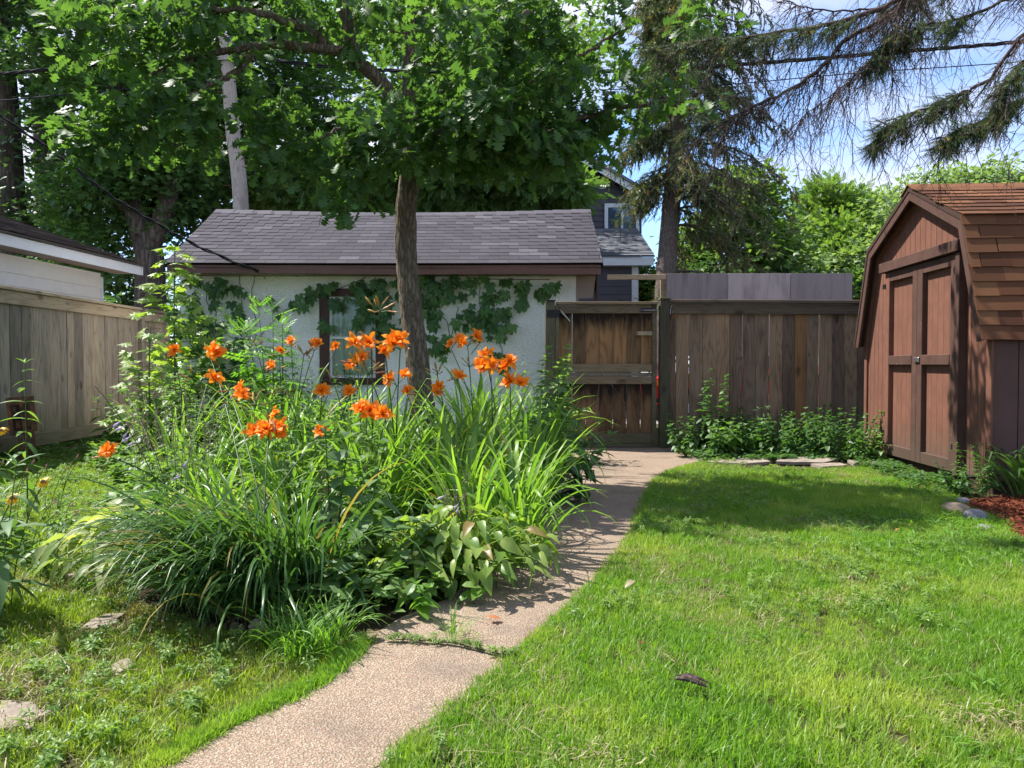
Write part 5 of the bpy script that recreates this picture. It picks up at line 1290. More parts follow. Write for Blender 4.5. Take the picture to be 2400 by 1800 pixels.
# ---------------------------------------------------------------- daylilies
def blade(bend, a0, w, seg=8, L_=1.0, fold=.35, twist=0.0, kink=None):
    y = z = 0.0; V = []; ang = math.radians(a0); st = L_ / seg
    for i in range(seg + 1):
        t = i / seg; ww = w * (math.sin(min(1, .25 + t * 2.2) * PI / 2)) * (1 - t ** 2.6) + .0006
        n_ = (-math.sin(ang), math.cos(ang)); tw = twist * t
        cx_, cz_ = math.cos(tw), math.sin(tw)
        V += [(-ww * cx_, y + n_[0] * ww * (fold + cz_), z + n_[1] * ww * (fold + cz_)), (0, y, z), (ww * cx_, y + n_[0] * ww * (fold - cz_), z + n_[1] * ww * (fold - cz_))]
        y += math.cos(ang) * st; z += math.sin(ang) * st
        ang -= math.radians(bend) * (.4 + 1.2 * t) / seg
        if kink and i == kink: ang -= math.radians(55)
    F = []
    for i in range(seg):
        a = 3 * i; F += [(a, a + 1, a + 4, a + 3), (a + 1, a + 2, a + 5, a + 4)]
    return (np.array(V), [np.array(F)])
_rr = random.Random(21)
def blade_set(w, bends, n, a=(70, 88), kinkp=.25):
    return [blade(_rr.uniform(*bends), _rr.uniform(*a), w * _rr.uniform(.8, 1.2), twist=_rr.uniform(-.7, .7), kink=_rr.choice([4, 5, 6]) if _rr.random() < kinkp else None) for _ in range(n)]
BL = {'broad': blade_set(.018, (50, 150), 16, a=(74, 89)), 'fine': blade_set(.0105, (70, 165), 16, a=(48, 85), kinkp=.12), 'iris': blade_set(.028, (70, 190), 10, a=(60, 85), kinkp=.2), 'grass': blade_set(.012, (50, 150), 8, a=(40, 85), kinkp=.1)}
_lm = {}
def blade_mesh(kind, i, mat):
    k = (kind, i, mat.name)
    if k not in _lm:
        b = MB(); b.add(*BL[kind][i]); me = b.mesh("leaf_mesh", True); me.materials.append(mat); _lm[k] = me
    return _lm[k]
def put_blades(t, x, y, n, L_, kind, mat, az=None, az_w=None, r=.10, limit=300, name="leaf", z=0.0, lean=0.0):
    b = MB(); lv = world_loc(t)
    for i in range(n):
        a = rng.uniform(0, 2 * PI) if az is None else rng.normal(az, az_w)
        rr_ = r * math.sqrt(rng.random()); px_, py_ = x + rr_ * math.cos(a) + rng.normal(0, r * .2), y + rr_ * math.sin(a) + rng.normal(0, r * .2)
        s = L_ * rng.uniform(.6, 1.15); k = int(rng.integers(len(BL[kind])))
        if i < limit:
            o = bpy.data.objects.new(name, blade_mesh(kind, k, mat)); COL.objects.link(o); o.parent = t
            o.location = (px_ - lv.x, py_ - lv.y, z - lv.z); o.rotation_euler = (rng.normal(lean, .09), rng.normal(0, .12), a - PI / 2); o.scale = (s * rng.uniform(.8, 1.25) if kind != 'fine' else s, s, s)
        else:
            R = np.array(Euler((rng.normal(0, .09), rng.normal(0, .12), a - PI / 2)).to_matrix())
            b.scatter(BL[kind][k], np.array([[px_, py_, z]]), R[None], np.array([s]))
    if b.n: b.build("leaves", mat, t, True, kind='stuff')

# double orange flower: three whorls of ruffled petals, throat at the origin, facing +z
def flower_tmpl(seed, npet=(6, 5, 4), wide=1.0):
    r_ = random.Random(seed); V, F, Rn = [], [], []
    for ring, n in enumerate(npet):
        for i in range(n):
            a = 2 * PI * (i + .5 * ring) / n + r_.uniform(-.25, .25); L_ = (1.0, .85, .6)[ring] * r_.uniform(.85, 1.1)
            w = (.23, .21, .16)[ring] * wide * r_.uniform(.8, 1.2); el = (.75, 1.05, 1.3)[ring] + r_.uniform(-.2, .2); curl = r_.uniform(1.1, 2.6) * (1.0, .8, .6)[ring]
            y = z = 0; k = len(V); seg = 6; tw = r_.uniform(-.8, .8)
            for s in range(seg + 1):
                t = s / seg; ww = w * math.sin(PI * min(1, .12 + t * .9)) ** .7 * (1 if t < .99 else .25); ruf = .045 * math.sin(t * 11 + i * 2.1)
                ca, sa = math.cos(a), math.sin(a)
                for q in (-1, 0, 1):
                    xl, yl, zl = q * ww * math.cos(tw * t), y, z + (ruf if q else -.02) * (1 if q >= 0 else -1) + q * ww * math.sin(tw * t)
                    V.append((xl * ca - yl * sa, xl * sa + yl * ca, zl)); Rn.append(min(1, t * 1.15 + (.1 if q else 0)))
                y += math.cos(el) * L_ / seg; z += math.sin(el) * L_ / seg; el -= curl * (.5 + t) / seg
            for s in range(seg):
                b_ = k + 3 * s; F += [(b_, b_ + 1, b_ + 4, b_ + 3), (b_ + 1, b_ + 2, b_ + 5, b_ + 4)]
    # funnel below the petals
    k = len(V)
    for s, (rr_, zz) in enumerate(((.035, -.38), (.05, -.15), (.12, .06))):
        for i in range(6): V.append((rr_ * math.cos(i * PI / 3), rr_ * math.sin(i * PI / 3), zz)); Rn.append(.02 if s == 0 else .15)
    for s in range(2):
        for i in range(6): F.append((k + s * 6 + i, k + s * 6 + (i + 1) % 6, k + s * 6 + 6 + (i + 1) % 6, k + s * 6 + 6 + i))
    return (np.array(V), [np.array(F)], np.array(Rn))
FL = [flower_tmpl(i, npet=((6, 5, 4), (6, 6, 3), (6, 4, 4), (6, 0, 3))[i % 4]) for i in range(7)]
FLM = []
for T_ in FL:
    b = MB(); b.add(T_[0], T_[1], T_[2]); me = b.mesh("flower_mesh", True); me.materials.append(M['petal']); FLM.append(me)
def spindle(n=6, rows=((0, .02), (.2, .06), (.5, .11), (.8, .09), (1, .015)), bend=.15):
    V = [(r * math.cos(i * 2 * PI / n) + bend * t * t, t, r * math.sin(i * 2 * PI / n)) for t, r in rows for i in range(n)]
    F = [(s * n + i, s * n + (i + 1) % n, s * n + n + (i + 1) % n, s * n + n + i) for s in range(len(rows) - 1) for i in range(n)]
    return (np.array(V), [np.array(F)])
SP_bud = spindle(); SP_pod = spindle(7, ((0, .05), (.15, .25), (.5, .36), (.85, .25), (1, .04)), 0); SP_spent = spindle(5, ((0, .05), (.2, .09), (.45, .05), (.7, .09), (.9, .05), (1, .09)), .35)
LV = spindle(6, ((0, .03), (.35, .05), (.6, .14), (.85, .17), (1, .08)), .1)

def stalk(t, base, head, r=.0050, lean=None, mat='stem'):
    b = MB(); base = np.asarray(base, float); head = np.asarray(head, float)
    md = base * .45 + head * .55 + np.array([0, 0, .06]) + (np.zeros(3) if lean is None else np.array(lean)); md[:2] = (base * .72 + head * .28)[:2]
    p = bez(base, md, head, 12); b.tube(p, np.linspace(r, r * .65, 12), 5, cap=False); b.build("stalk", M[mat], t, True); return p

def flower_at(t, p, size, face, i=None):
    o = bpy.data.objects.new("flower", FLM[int(rng.integers(len(FLM))) if i is None else i]); COL.objects.link(o); o.parent = t
    z = Vector(face).normalized(); q = z.to_track_quat('Z', 'Y'); Mx = (q.to_matrix() @ Matrix.Rotation(rng.uniform(0, 6), 3, 'Z')).to_4x4() @ Matrix.Diagonal((size,) * 3 + (1,)); Mx.translation = Vector(p) - world_loc(t); o.matrix_local = Mx
def shapes_at(t, name, tmpl, mat, items):
    """items: (pos, dir, size): each a part of its own"""
    k = ('sh', name, mat.name, len(tmpl[0]))
    if k not in _bc: b = MB(); b.add(tmpl[0], tmpl[1]); me = b.mesh(name + "_mesh", True); me.materials.append(mat); _bc[k] = me
    for p, d, s in items: put_leaf(t, _bc[k], p, basis(np.array([d]))[0], s, name)

def head(t, base, px, py, Y, flowers=1, spread=14, size=.075, buds=2, spent=1, pods=0):
    """one flower head at the top of its stalk"""
    H = P(px, py + 12, Y); stalk(t, base, H)
    b = MB(); bi, si, pi_ = [], [], []
    n = flowers + buds + spent + pods
    for i in range(n):
        if i < flowers:
            q = P(px + (rng.uniform(-1, 1) * spread if flowers > 1 else 0), py + (rng.uniform(-.7, .7) * spread if flowers > 1 else 0), Y + rng.uniform(-.05, .05))
            face = np.array([rng.normal(-.15, .5), -.75, rng.uniform(.1, .9)]); face /= np.linalg.norm(face)
            flower_at(t, q - face * .0, size * 1.02 * rng.uniform(.88, 1.15), face); e = q - face * size * .35
        else:
            d = np.array([rng.normal(0, .7), rng.normal(0, .5), rng.uniform(.2, 1.0)]); d /= np.linalg.norm(d); e = H + d * rng.uniform(.02, .06)
            if i < flowers + buds: bi.append((e, d, rng.uniform(.05, .085)))
            elif i < flowers + buds + spent: d[2] *= rng.choice([-.6, .6]); si.append((e, d, rng.uniform(.05, .08)))
            else: pi_.append((e, d, rng.uniform(.025, .034)))
        b.tube(bez(H, (H + e) / 2 + [0, 0, .01], e, 5), .0022, 4, cap=False)
    b.build("pedicels", M['stem'], t)
    shapes_at(t, "bud", SP_bud, M['bud'], bi); shapes_at(t, "spent_flower", SP_spent, M['spent'], si); shapes_at(t, "seed_pod", SP_pod, M['pod'], pi_)

def lily(label, x, y, n, L_, heads=(), kind='broad', mat='lily', az=None, azw=None, r=.10, limit=300, group=None, spread=.06, name="daylily"):
    t = thing(name, label, "daylily", (x, y, 0), group=group)
    if kind == 'broad': L_ *= 1.0 + .13 * min(2.6, max(0, y - 4.2)) * (.62 if x > .1 and y < 7 else 1); n = int(n * 1.12)
    put_blades(t, x, y, n, L_, kind, M[mat], az, azw, r, limit)
    for h in heads:
        base = np.array([x + rng.normal(0, spread), y + rng.normal(0, spread), 0.0]); head(t, base, *h[:3], **(h[3] if len(h) > 3 else {}))
    return t
H = lambda f=1, sp=14, s=.075, b=2, e=1, p=0: dict(flowers=f, spread=sp, size=s, buds=b, spent=e, pods=p)

# front clump of narrow leaves, sweeping left and towards the path
fc = lily("front clump of narrow dark green leaves sweeping to the lower left, tall orange cluster above", -1.18, 3.55, 170, .80,
     [(630, 995, 4.05, H(6, 42, .066, 1, 2)), (536, 905, 4.45, H(4, 38, .070, 1, 2)), (495, 832, 4.8, H(2, 16, .085, 2, 2)), (752, 1012, 4.4, H(1, 8, .062, 0, 1))], 'fine', 'lilydark', az=PI * 1.20, azw=.62, r=.22, limit=170)
put_blades(fc, -.98, 3.5, 110, .78, 'fine', M['lilydark'], az=PI * 1.45, az_w=.45, r=.2, limit=130, lean=.0)
put_blades(fc, -1.05, 3.62, 230, .60, 'fine', M['lilydark'], None, None, .24, limit=0)
put_blades(fc, -1.1, 3.38, 240, .70, 'fine', M['lilydark'], az=PI * 1.42, az_w=.35, r=.24, limit=0)
put_blades(fc, -1.3, 3.45, 190, .64, 'fine', M['lilydark'], az=PI * 1.3, az_w=.5, r=.2, limit=0)
lily("small daylily at the far left of the bed with one low ragged orange bloom", -1.95, 4.75, 26, .45, [(258, 1060, 3.9, H(2, 10, .065, 1, 1))], 'fine', 'lilydark', r=.06)
D = "daylily clumps crowding the bed"
lily("daylily below the oak trunk with a broad triple bloom just left of the trunk foot", -.86, 4.55, 40, .78, [(872, 948, 4.3, H(3, 36, .080, 0, 2)), (862, 868, 4.7, H(0, 0, .07, 4, 2)), (930, 893, 4.9, H(2, 18, .07, 1, 1)), (838, 842, 5.2, H(1, 8, .06, 2, 1))], group=D)
lily("daylily with the highest blooms, three big flowers crossing the oak trunk above the window sill", -.80, 5.15, 42, .85, [(870, 798, 4.6, H(3, 44, .076, 1, 1)), (938, 808, 4.45, H(2, 16, .085, 1, 1)), (888, 722, 4.7, H(0, 0, .07, 4, 4)), (852, 838, 4.7, H(1, 10, .07, 1, 2))], group=D)
lily("daylily in the middle of the bed with two ragged blooms left of the trunk", -1.45, 5.6, 36, .75, [(755, 915, 5.2, H(1, 8, .07, 2, 1)), (820, 918, 5.3, H(1, 8, .07, 1, 1)), (668, 912, 5.4, H(0, 0, .06, 2, 3))], group=D)
lily("daylily left of the window with small scattered blooms in front of the white wall", -2.05, 6.9, 34, .8, [(683, 800, 6.6, H(1, 8, .07, 1, 1)), (655, 823, 6.8, H(1, 8, .065, 1, 1)), (638, 858, 6.6, H(1, 8, .075, 1, 1)), (600, 800, 7.0, H(0, 0, .06, 3, 2))], group=D)
lily("daylily in front of the window with a pair of blooms and bronze buds", -1.85, 6.4, 34, .8, [(736, 812, 6.2, H(2, 12, .07, 2, 2)), (712, 822, 6.0, H(0, 0, .06, 4, 2)), (786, 812, 6.6, H(1, 8, .065, 0, 0))], group=D)
lily("daylily with thin red-brown spent flowers in front of the window foot", -1.5, 6.9, 30, .8, [(820, 848, 6.2, H(2, 16, .065, 1, 1)), (780, 880, 6.1, H(0, 0, .06, 2, 3)), (850, 842, 6.6, H(1, 8, .055, 1, 2))], group=D)
lily("daylily right of the oak trunk topped by an upright bunch of bronze buds", -.35, 5.9, 38, .8, [(1025, 868, 5.8, H(0, 0, .06, 5, 2)), (1020, 912, 5.5, H(2, 12, .062, 1, 1)), (1075, 882, 5.8, H(1, 14, .075, 2, 2))], group=D)
lily("daylily with the highest blooms right of the trunk, against the white wall", -.30, 6.7, 36, .85, [(1096, 800, 6.2, H(3, 22, .08, 0, 3)), (1058, 808, 6.4, H(1, 8, .06, 1, 0)), (1100, 850, 6.2, H(0, 0, .06, 1, 5))], group=D)
lily("rightmost daylily in bloom, dense orange bunch of flowers left of the gate post", -.05, 5.5, 44, .85, [(1195, 880, 5.0, H(5, 46, .076, 1, 2)), (1150, 848, 5.2, H(3, 24, .08, 2, 2)), (1140, 832, 5.3, H(1, 8, .07, 1, 1))], group=D)
lily("daylily half hidden behind the herbs with one lone bloom at the left of the bed", -3.05, 7.0, 26, .7, [(408, 822, 6.6, H(1, 8, .085, 0, 0)), (455, 880, 5.6, H(0, 0, .06, 2, 2))], group=D)
lily("daylily under the middle of the bed with curled spent flowers and no bloom", -.55, 5.1, 40, .75, [(600, 938, 4.9, H(0, 0, .06, 2, 3)), (955, 915, 5.3, H(1, 8, .06, 1, 1))], group=D)
# clumps without flowers, broad arching leaves
GB_ = [("arching daylily clump hanging over the path edge, right of the hostas", .02, 4.35, 52, .72), ("broad leaved clump in the middle front, leaves folded over towards the path", -.22, 4.15, 48, .72),
       ("tall bright clump between the front herbs and the right blooms", -.30, 4.75, 52, .82), ("bright green clump leaning over the path below the tall weeds", .12, 5.15, 54, .80),
       ("clump behind the dark weeds at the path bend", .28, 6.2, 40, .75), ("leafy clump in the centre behind the front herbs", -.75, 4.5, 44, .72), ("pale clump in the centre left of the bed", -1.35, 4.9, 44, .66),
       ("arching clump over the pale hostas at the left", -1.75, 4.55, 44, .58), ("sunlit arching clump among the herbs at the left", -2.2, 5.5, 46, .62), ("strap leaved clump under the orange cluster", -1.25, 4.35, 44, .66), ("arching clump in the left middle of the bed", -1.75, 6.2, 44, .7), ("clump leaning to the path just behind the hosta", .05, 4.0, 40, .60), ("clump beside the oak foot, towards the gate", -.45, 7.4, 40, .75), ("clump beside the oak foot, towards the window", -1.35, 7.6, 40, .72), ("low clump at the wall foot below the window", -1.9, 8.6, 40, .7),
       ("low clump at the wall foot right of the oak", -.2, 8.6, 44, .75), ("clump at the back right corner of the bed by the gate post", .35, 8.2, 40, .7), ("soft arching clump at the left of the bed", -1.9, 5.6, 48, .6),
       ("clump of arching leaves behind the front herbs at the left", -2.1, 6.3, 42, .62), ("back clump near the maple sapling", -2.7, 8.0, 36, .7), ("clump in the back middle of the bed in full sun", -1.0, 6.6, 42, .75), ("sunlit clump behind the buds at the right", .15, 7.3, 42, .75)]
for i, (lab, x, y, n, L_) in enumerate(GB_): lily(lab, x, y, n, L_, group=D)
put_blades(bpy.data.objects["daylily"], 0, 0, 0, 1, 'fine', M['lily'])

# ---------------------------------------------------------------- hostas
def hosta(label, x, y, n, size, mat, r, hgt, az=None, azw=None, flowers=(), group=None):
    t = thing("hosta", label, "hosta", (x, y, 0), group=group); me = leaf_mesh('hosta', M[mat]); bs = MB()
    for i in range(n):
        a = rng.uniform(0, 2 * PI) if az is None else rng.normal(az, azw); u = rng.random() ** .6; d = r * u
        p = np.array([x + d * math.cos(a), y + d * math.sin(a), hgt * (1 - .55 * u * u) * rng.uniform(.75, 1.1)])
        dd = np.array([math.cos(a) + rng.normal(0, .3), math.sin(a) + rng.normal(0, .3), rng.uniform(-.75, .25)]); s = size * rng.uniform(.75, 1.15)
        bs.tube(bez((x, y, 0), (x + d * .4 * math.cos(a), y + d * .4 * math.sin(a), p[2] * .8), p, 5), .003, 4, cap=False)
        put_leaf(t, me, p, basis(np.array([dd]), np.array([[rng.normal(0, .45), rng.normal(0, .45), 1.]]))[0], (s * rng.uniform(.6, .9), s, s))
    bs.build("leaf_stalks", M['hosta'], t)
    for f in flowers: flower_spike(t, (x, y, .05), *f)
    return t
def flower_spike(t, base, px, py, Y, nfl=6, lav=True, dry=True, lean=0):
    H_ = P(px, py, Y); p = stalk(t, base, H_, .0028); its, dr = [], []
    k0 = 6
    for i in range(14):
        u = .55 + .45 * i / 14; q = p[min(11, int(u * 11))] * (1 - (u * 11 % 1)) + p[min(11, int(u * 11) + 1)] * (u * 11 % 1)
        d = np.array([rng.uniform(-1, .6), rng.uniform(-.6, .3), rng.uniform(-.9, .2)]); d /= np.linalg.norm(d)
        if lav and 3 <= i < 3 + nfl: its.append((q, np.array([-.6, -.2, -.7]) + rdirs(1)[0] * .35, rng.uniform(.038, .055)))
        else: dr.append((q, d + [0, 0, .5], rng.uniform(.014, .024)))
    shapes_at(t, "flower", LV, M['lavender'], its); shapes_at(t, "seed_pod", SP_bud, M['drystem'], dr)
hosta("pale variegated hosta at the left of the front daylily clump, faded drooping leaves", -1.72, 3.95, 170, .13, 'hostapale', .62, .34, flowers=[(222, 905, 3.55, 5), (330, 985, 3.9, 0, False), (400, 940, 4.2, 0, False), (350, 905, 4.3, 0, False), (460, 985, 4.3, 1), (430, 1040, 4.2, 2), (485, 900, 4.6, 0, False), (300, 930, 4.5, 0, False), (560, 900, 4.6, 0, False)])
hosta("yellow green hosta with scorched leaf edges at the path corner", -.22, 3.70, 170, .10, 'hosta', .42, .36, flowers=[(1062, 1130, 3.7, 2), (1010, 1090, 3.9, 1), (1090, 1100, 3.8, 0, False)])
hosta("hosta below the long serrate leaves, facing the path", -.50, 3.60, 80, .10, 'hosta', .28, .24)
hosta("hosta with a few pale leaves behind the variegated one", -1.7, 5.0, 60, .14, 'hostapale', .45, .28)
# hanging lavender flowers of the tall leaning spike at the far left
# ---------------------------------------------------------------- leafy plants
def herb(name, label, x, y, h, nst, leaf, size, mat, r=.25, pairs=9, joined=True, lean=(0, 0), group=None, start=.25, cat="plant", tipdroop=.35, spread=.5, stemr=.003, hv=.25, whorl=2):
    t = thing(name, label, cat, (x, y, 0), group=group); bs = MB(); bl = MB(); pos, dr, sz = [], [], []; stv = []
    for s in range(nst):
        a = rng.uniform(0, 2 * PI); q = r * math.sqrt(rng.random()); b0 = np.array([x + q * math.cos(a), y + q * math.sin(a), 0]); hh = h * rng.uniform(1 - hv, 1 + hv * .4)
        tip = b0 + np.array([math.cos(a) * spread * q + lean[0] * hh + rng.normal(0, .05), math.sin(a) * spread * q + lean[1] * hh + rng.normal(0, .05), hh])
        p = bez(b0, (b0 + tip) / 2 + [rng.normal(0, .03), rng.normal(0, .03), .08 * hh], tip, 10); bs.tube(p, np.linspace(stemr, stemr * .5, 10), 4, cap=False); b2 = MB(); b2.tube(p, np.linspace(stemr, stemr * .5, 10), 4, cap=False); stv.append((b2, 0, 0))
        for i in range(pairs):
            u = start + (1 - start) * (i + rng.uniform(0, .6)) / pairs; k = min(8, int(u * 9)); c = p[k] + (p[k + 1] - p[k]) * (u * 9 - k); ph = i * 1.57 + a
            for w in range(whorl):
                aa = ph + w * 2 * PI / whorl + rng.normal(0, .3); d = np.array([math.cos(aa), math.sin(aa), rng.uniform(-.35, .35) + .5 * (u > .93) - .25 * (u < .5)])
                pos.append(c); dr.append(d); sz.append(size * (1.15 - .6 * max(0, u - .55) / .45) * rng.uniform(.7, 1.15))
        for w in range(3): aa = w * 2.1 + a; pos.append(p[-1]); dr.append(np.array([math.cos(aa), math.sin(aa), .9])); sz.append(size * .5)
    if nst <= 12:
        for v0, n_, r__ in stv:
            b1 = MB(); b1.V, b1.F, b1.R, b1.n = v0.V, v0.F, v0.R, v0.n; b1.build("stem", M['stem'], t, True)
    else: bs.build("stems", M['stem'], t, True, kind='stuff')
    pos, dr, sz = np.array(pos), np.array(dr), np.array(sz); R = basis(dr, np.array([0, 0, 1.]) + rng.normal(0, .25, (len(pos), 3)))
    k = 0 if joined else min(300, len(pos))
    if k:
        me = leaf_mesh(leaf, M[mat]); 
        for i in range(k): put_leaf(t, me, pos[i], R[i], float(sz[i]))
    if len(pos) > k: bl.scatter(LEAF[leaf], pos[k:], R[k:], sz[k:]); bl.build("leaves" , M[mat], t, True, kind='stuff')
    return t
herb("serrate_leaf_weed", "tall weed with large toothed heart shaped leaves in front of the bed centre", -.78, 3.62, .74, 3, 'serrate', .135, 'bigleaf', r=.08, pairs=6, joined=False, start=.35, stemr=.005)
herb("serrate_leaf_weed", "low toothed leaves hanging over the path below the hosta", -.48, 3.48, .34, 5, 'serrate', .12, 'bigleaf', r=.12, pairs=4, joined=False, start=.2)
herb("serrate_leaf_weed", "toothed leaf shoots at the path corner below the yellow green hosta", -.12, 3.62, .30, 5, 'serrate', .10, 'weed', r=.14, pairs=4, joined=False, start=.3)
herb("serrate_leaf_weed", "toothed leaves lying over the path corner between the withered plant and the hosta", -.82, 3.28, .24, 8, 'serrate', .10, 'bigleaf', r=.17, pairs=4, joined=False, start=.2)
herb("serrate_leaf_weed", "small toothed seedlings at the very edge of the path below the hosta", -.42, 3.30, .16, 9, 'heart', .065, 'weed', r=.20, pairs=3, joined=False, start=.2)
herb("goldenrod_weed", "tall leafy weeds at the right edge of the bed over the path by the gate", .33, 6.55, 1.12, 11, 'ovate', .115, 'herb', r=.20, pairs=13, joined=False, start=.12, lean=(.06, -.05))
herb("goldenrod_weed", "dark leafy weeds at the path bend behind the arching clump", .32, 5.75, .68, 11, 'ovate', .125, 'herbdark', r=.20, pairs=9, joined=False, start=.08, lean=(.14, -.06))
herb("leafy_weed", "pale leafy weed between the gate post and the bed", .36, 8.3, 1.05, 9, 'ovate', .10, 'herb', r=.22, pairs=11, start=.1)
herb("phlox", "bushy phlox at the front left of the bed with smooth mid green leaves", -2.15, 5.05, .48, 14, 'ovate', .115, 'herb', r=.30, pairs=6, joined=False, start=.15)
herb("phlox", "pale leafy plant in the middle front of the bed below the orange cluster", -.92, 4.35, .70, 9, 'lance', .155, 'herb', r=.24, pairs=8, joined=False, start=.3)
herb("phlox", "narrow leaved plant rising left of the orange cluster", -1.35, 4.7, .72, 9, 'lance', .14, 'herb', r=.22, pairs=9, joined=True, start=.3)
herb("aster", "thicket of small leaves and dry seed stalks at the back left of the bed", -2.55, 6.3, .80, 14, 'lance', .10, 'herb', r=.42, pairs=15, start=.15)
herb("aster", "airy small leaved thicket behind the first daylilies, left of the window", -2.5, 7.4, .80, 13, 'lance', .10, 'herb', r=.5, pairs=13, start=.15)
herb("leafy_shrub", "leafy shrub under the red tipped sapling by the side fence", -3.45, 7.7, 1.0, 18, 'ovate', .11, 'herb', r=.34, pairs=13, start=.15)
herb("peony", "dark glossy leaved peony at the foot of the side fence", -4.25, 8.9, .62, 14, 'ovate', .15, 'herbdark', r=.35, pairs=7, start=.2)
herb("rose_bush", "small bush climbing in front of the window frame", -2.2, 9.7, 1.25, 7, 'low', .085, 'herbdark', r=.22, pairs=24, start=.2)
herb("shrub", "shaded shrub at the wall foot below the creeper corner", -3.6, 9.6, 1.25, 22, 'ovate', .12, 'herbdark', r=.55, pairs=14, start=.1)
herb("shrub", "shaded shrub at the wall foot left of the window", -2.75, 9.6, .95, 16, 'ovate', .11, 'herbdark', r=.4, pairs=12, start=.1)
herb("pinnate_sapling", "bright sapling with feathered leaves in front of the white wall", -2.65, 8.6, 1.70, 6, 'pinnate', .34, 'pinnate', r=.24, pairs=7, joined=False, start=.35, whorl=2, spread=1.2, stemr=.006)
# dry seed stalks standing in the bed
for i, (px0, px1, lab) in enumerate(((760, 830, "dry brown seed stalks in the middle front of the bed"), (1040, 1075, "dry seed stalks with faded lavender florets over the yellow green hosta"), (330, 470, "thin dry seed stalks among the herbs at the left of the bed"))):
    Y = (4.2, 3.75, 5.0)[i]; c = P((px0 + px1) / 2, 900, Y); t = thing("seed_stalks", lab, "plant", (c[0], Y, 0)); b = MB(); bl = MB(); pp2, dd2 = [], []
    for k in range((12, 9, 22)[i]):
        px = rng.uniform(px0 - 25, px1 + 25); x = P(px, 0, Y)[0]; top_ = P(px + rng.normal(0, 14), rng.uniform(*((1090, 1190), (1130, 1210), (900, 1010))[i]), Y)
        p = bez((x, Y, 0), (x, Y, top_[2] * .6), top_, 9); b.tube(p, .0022, 3, cap=False)
        for m in range(34): u = rng.uniform(5, 8); j = int(u); q = p[j] + (p[min(8, j + 1)] - p[j]) * (u - j); pp2.append(q + rdirs(1)[0] * rng.uniform(0, .014)); dd2.append(rdirs(1)[0] + [0, 0, -.2])
    b.build("stems", M['drystem'], t, kind='stuff'); bl.scatter(SP_bud, np.array(pp2), basis(np.array(dd2)), rng.uniform(.012, .024, len(pp2))); bl.build("seed_heads", M['drystem'] if i != 1 else M['withered'], t, kind='stuff')

# maple saplings in the corner
def sapling(label, x, y, h, n, size, mat, width, mb=None):
    t = thing("maple_sapling", label, "sapling", (x, y, 0)); bs = MB(); me = leaf_mesh('maple', M[mat], smooth=False); tp = bez((x, y, 0), (x - .05, y, h * .6), (x + .02, y - .05, h), 16); bs.tube(tp, np.linspace(.014, .004, 16), 6, cap=False)
    for i in range(n):
        u = 1 - (rng.random() ** .8) * .88; c = tp[min(15, int(u * 15))]; a = rng.uniform(0, 2 * PI); w = width * ((1 - u) * 1.5 + .22) * rng.uniform(.35, 1)
        p = c + np.array([math.cos(a) * w, math.sin(a) * w * .7, rng.uniform(-.02, .10)]); bs.tube(bez(c, (c + p) / 2 + [0, 0, .04], p, 4), .002, 3, cap=False)
        d = np.array([math.cos(a), math.sin(a) - .2, -.35 + .3 * rng.normal()]); s = size * rng.uniform(.7, 1.15) * (1.1 - .25 * u)
        put_leaf(t, me, p, basis(np.array([d]), np.array([[rng.normal(0, .3), -.35 + rng.normal(0, .3), 1.]]))[0], float(s))
    bs.build("stems", M['stem'], t); return t
sapling("tall yellow green maple sapling in front of the stucco garage corner", P(405, 0, 9.0)[0], 9.0, P(0, 568, 9.0)[2], 230, .17, 'sapling', .50)
sapling("young maple beside the tall sapling, dull green and lower", P(500, 0, 9.3)[0], 9.3, P(0, 722, 9.3)[2], 110, .16, 'herb', .42)
sapling("small maple shoot with orange tinted top leaves by the fence post", P(345, 0, 7.9)[0], 7.9, P(0, 765, 7.9)[2], 46, .15, 'sapling', .26)

# ---------------------------------------------------------------- creeper on the white wall
t = thing("creeper", "green creeper hanging in swags over the white stucco wall and window", "climbing plant", (P(1000, 0, WY)[0], WY - .05, 0))
zones = [((540, 675), (34, 40), 20), ((565, 725), (30, 40), 12), ((520, 655), (25, 18), 8), ((560, 780), (40, 30), 8), ((470, 700), (45, 90), 60), ((450, 800), (60, 80), 60), ((530, 850), (60, 50), 28),
         ((690, 705), (50, 22), 16), ((655, 738), (26, 16), 7), ((745, 690), (32, 22), 12), ((800, 662), (60, 12), 12), ((762, 740), (14, 40), 8), ((790, 690), (20, 20), 5),
         ((870, 665), (60, 26), 52), ((885, 720), (46, 44), 60), ((905, 775), (28, 30), 20), ((850, 700), (20, 50), 12), ((1000, 670), (45, 30), 44), ((1010, 720), (38, 45), 44), ((1015, 790), (40, 22), 18), ((1050, 675), (50, 18), 26), ((1045, 810), (22, 18), 9), ((1075, 750), (20, 24), 8),
         ((1125, 660), (34, 18), 16), ((1190, 665), (50, 22), 34), ((1160, 715), (36, 40), 46), ((1180, 770), (34, 30), 34), ((1240, 668), (48, 20), 26), ((1290, 660), (34, 16), 14), ((1105, 720), (24, 30), 12), ((1110, 770), (18, 20), 6), ((1225, 700), (24, 22), 12), ((1175, 830), (26, 22), 8), ((1060, 650), (60, 10), 10)]
me = leaf_mesh('creeper', M['creeper'], smooth=False); cand = []
for (c, r, n) in zones:
    for i in range(n):
        d = rng.normal(0, .55, 2); cand.append((c[0] + d[0] * r[0], c[1] + d[1] * r[1], rng.uniform(.04, .26)))
cand = [c for c in cand if c[1] > 642 and rng.random() < (.62 if c[0] < 620 else .42)]; rng.shuffle(cand); bl = MB()
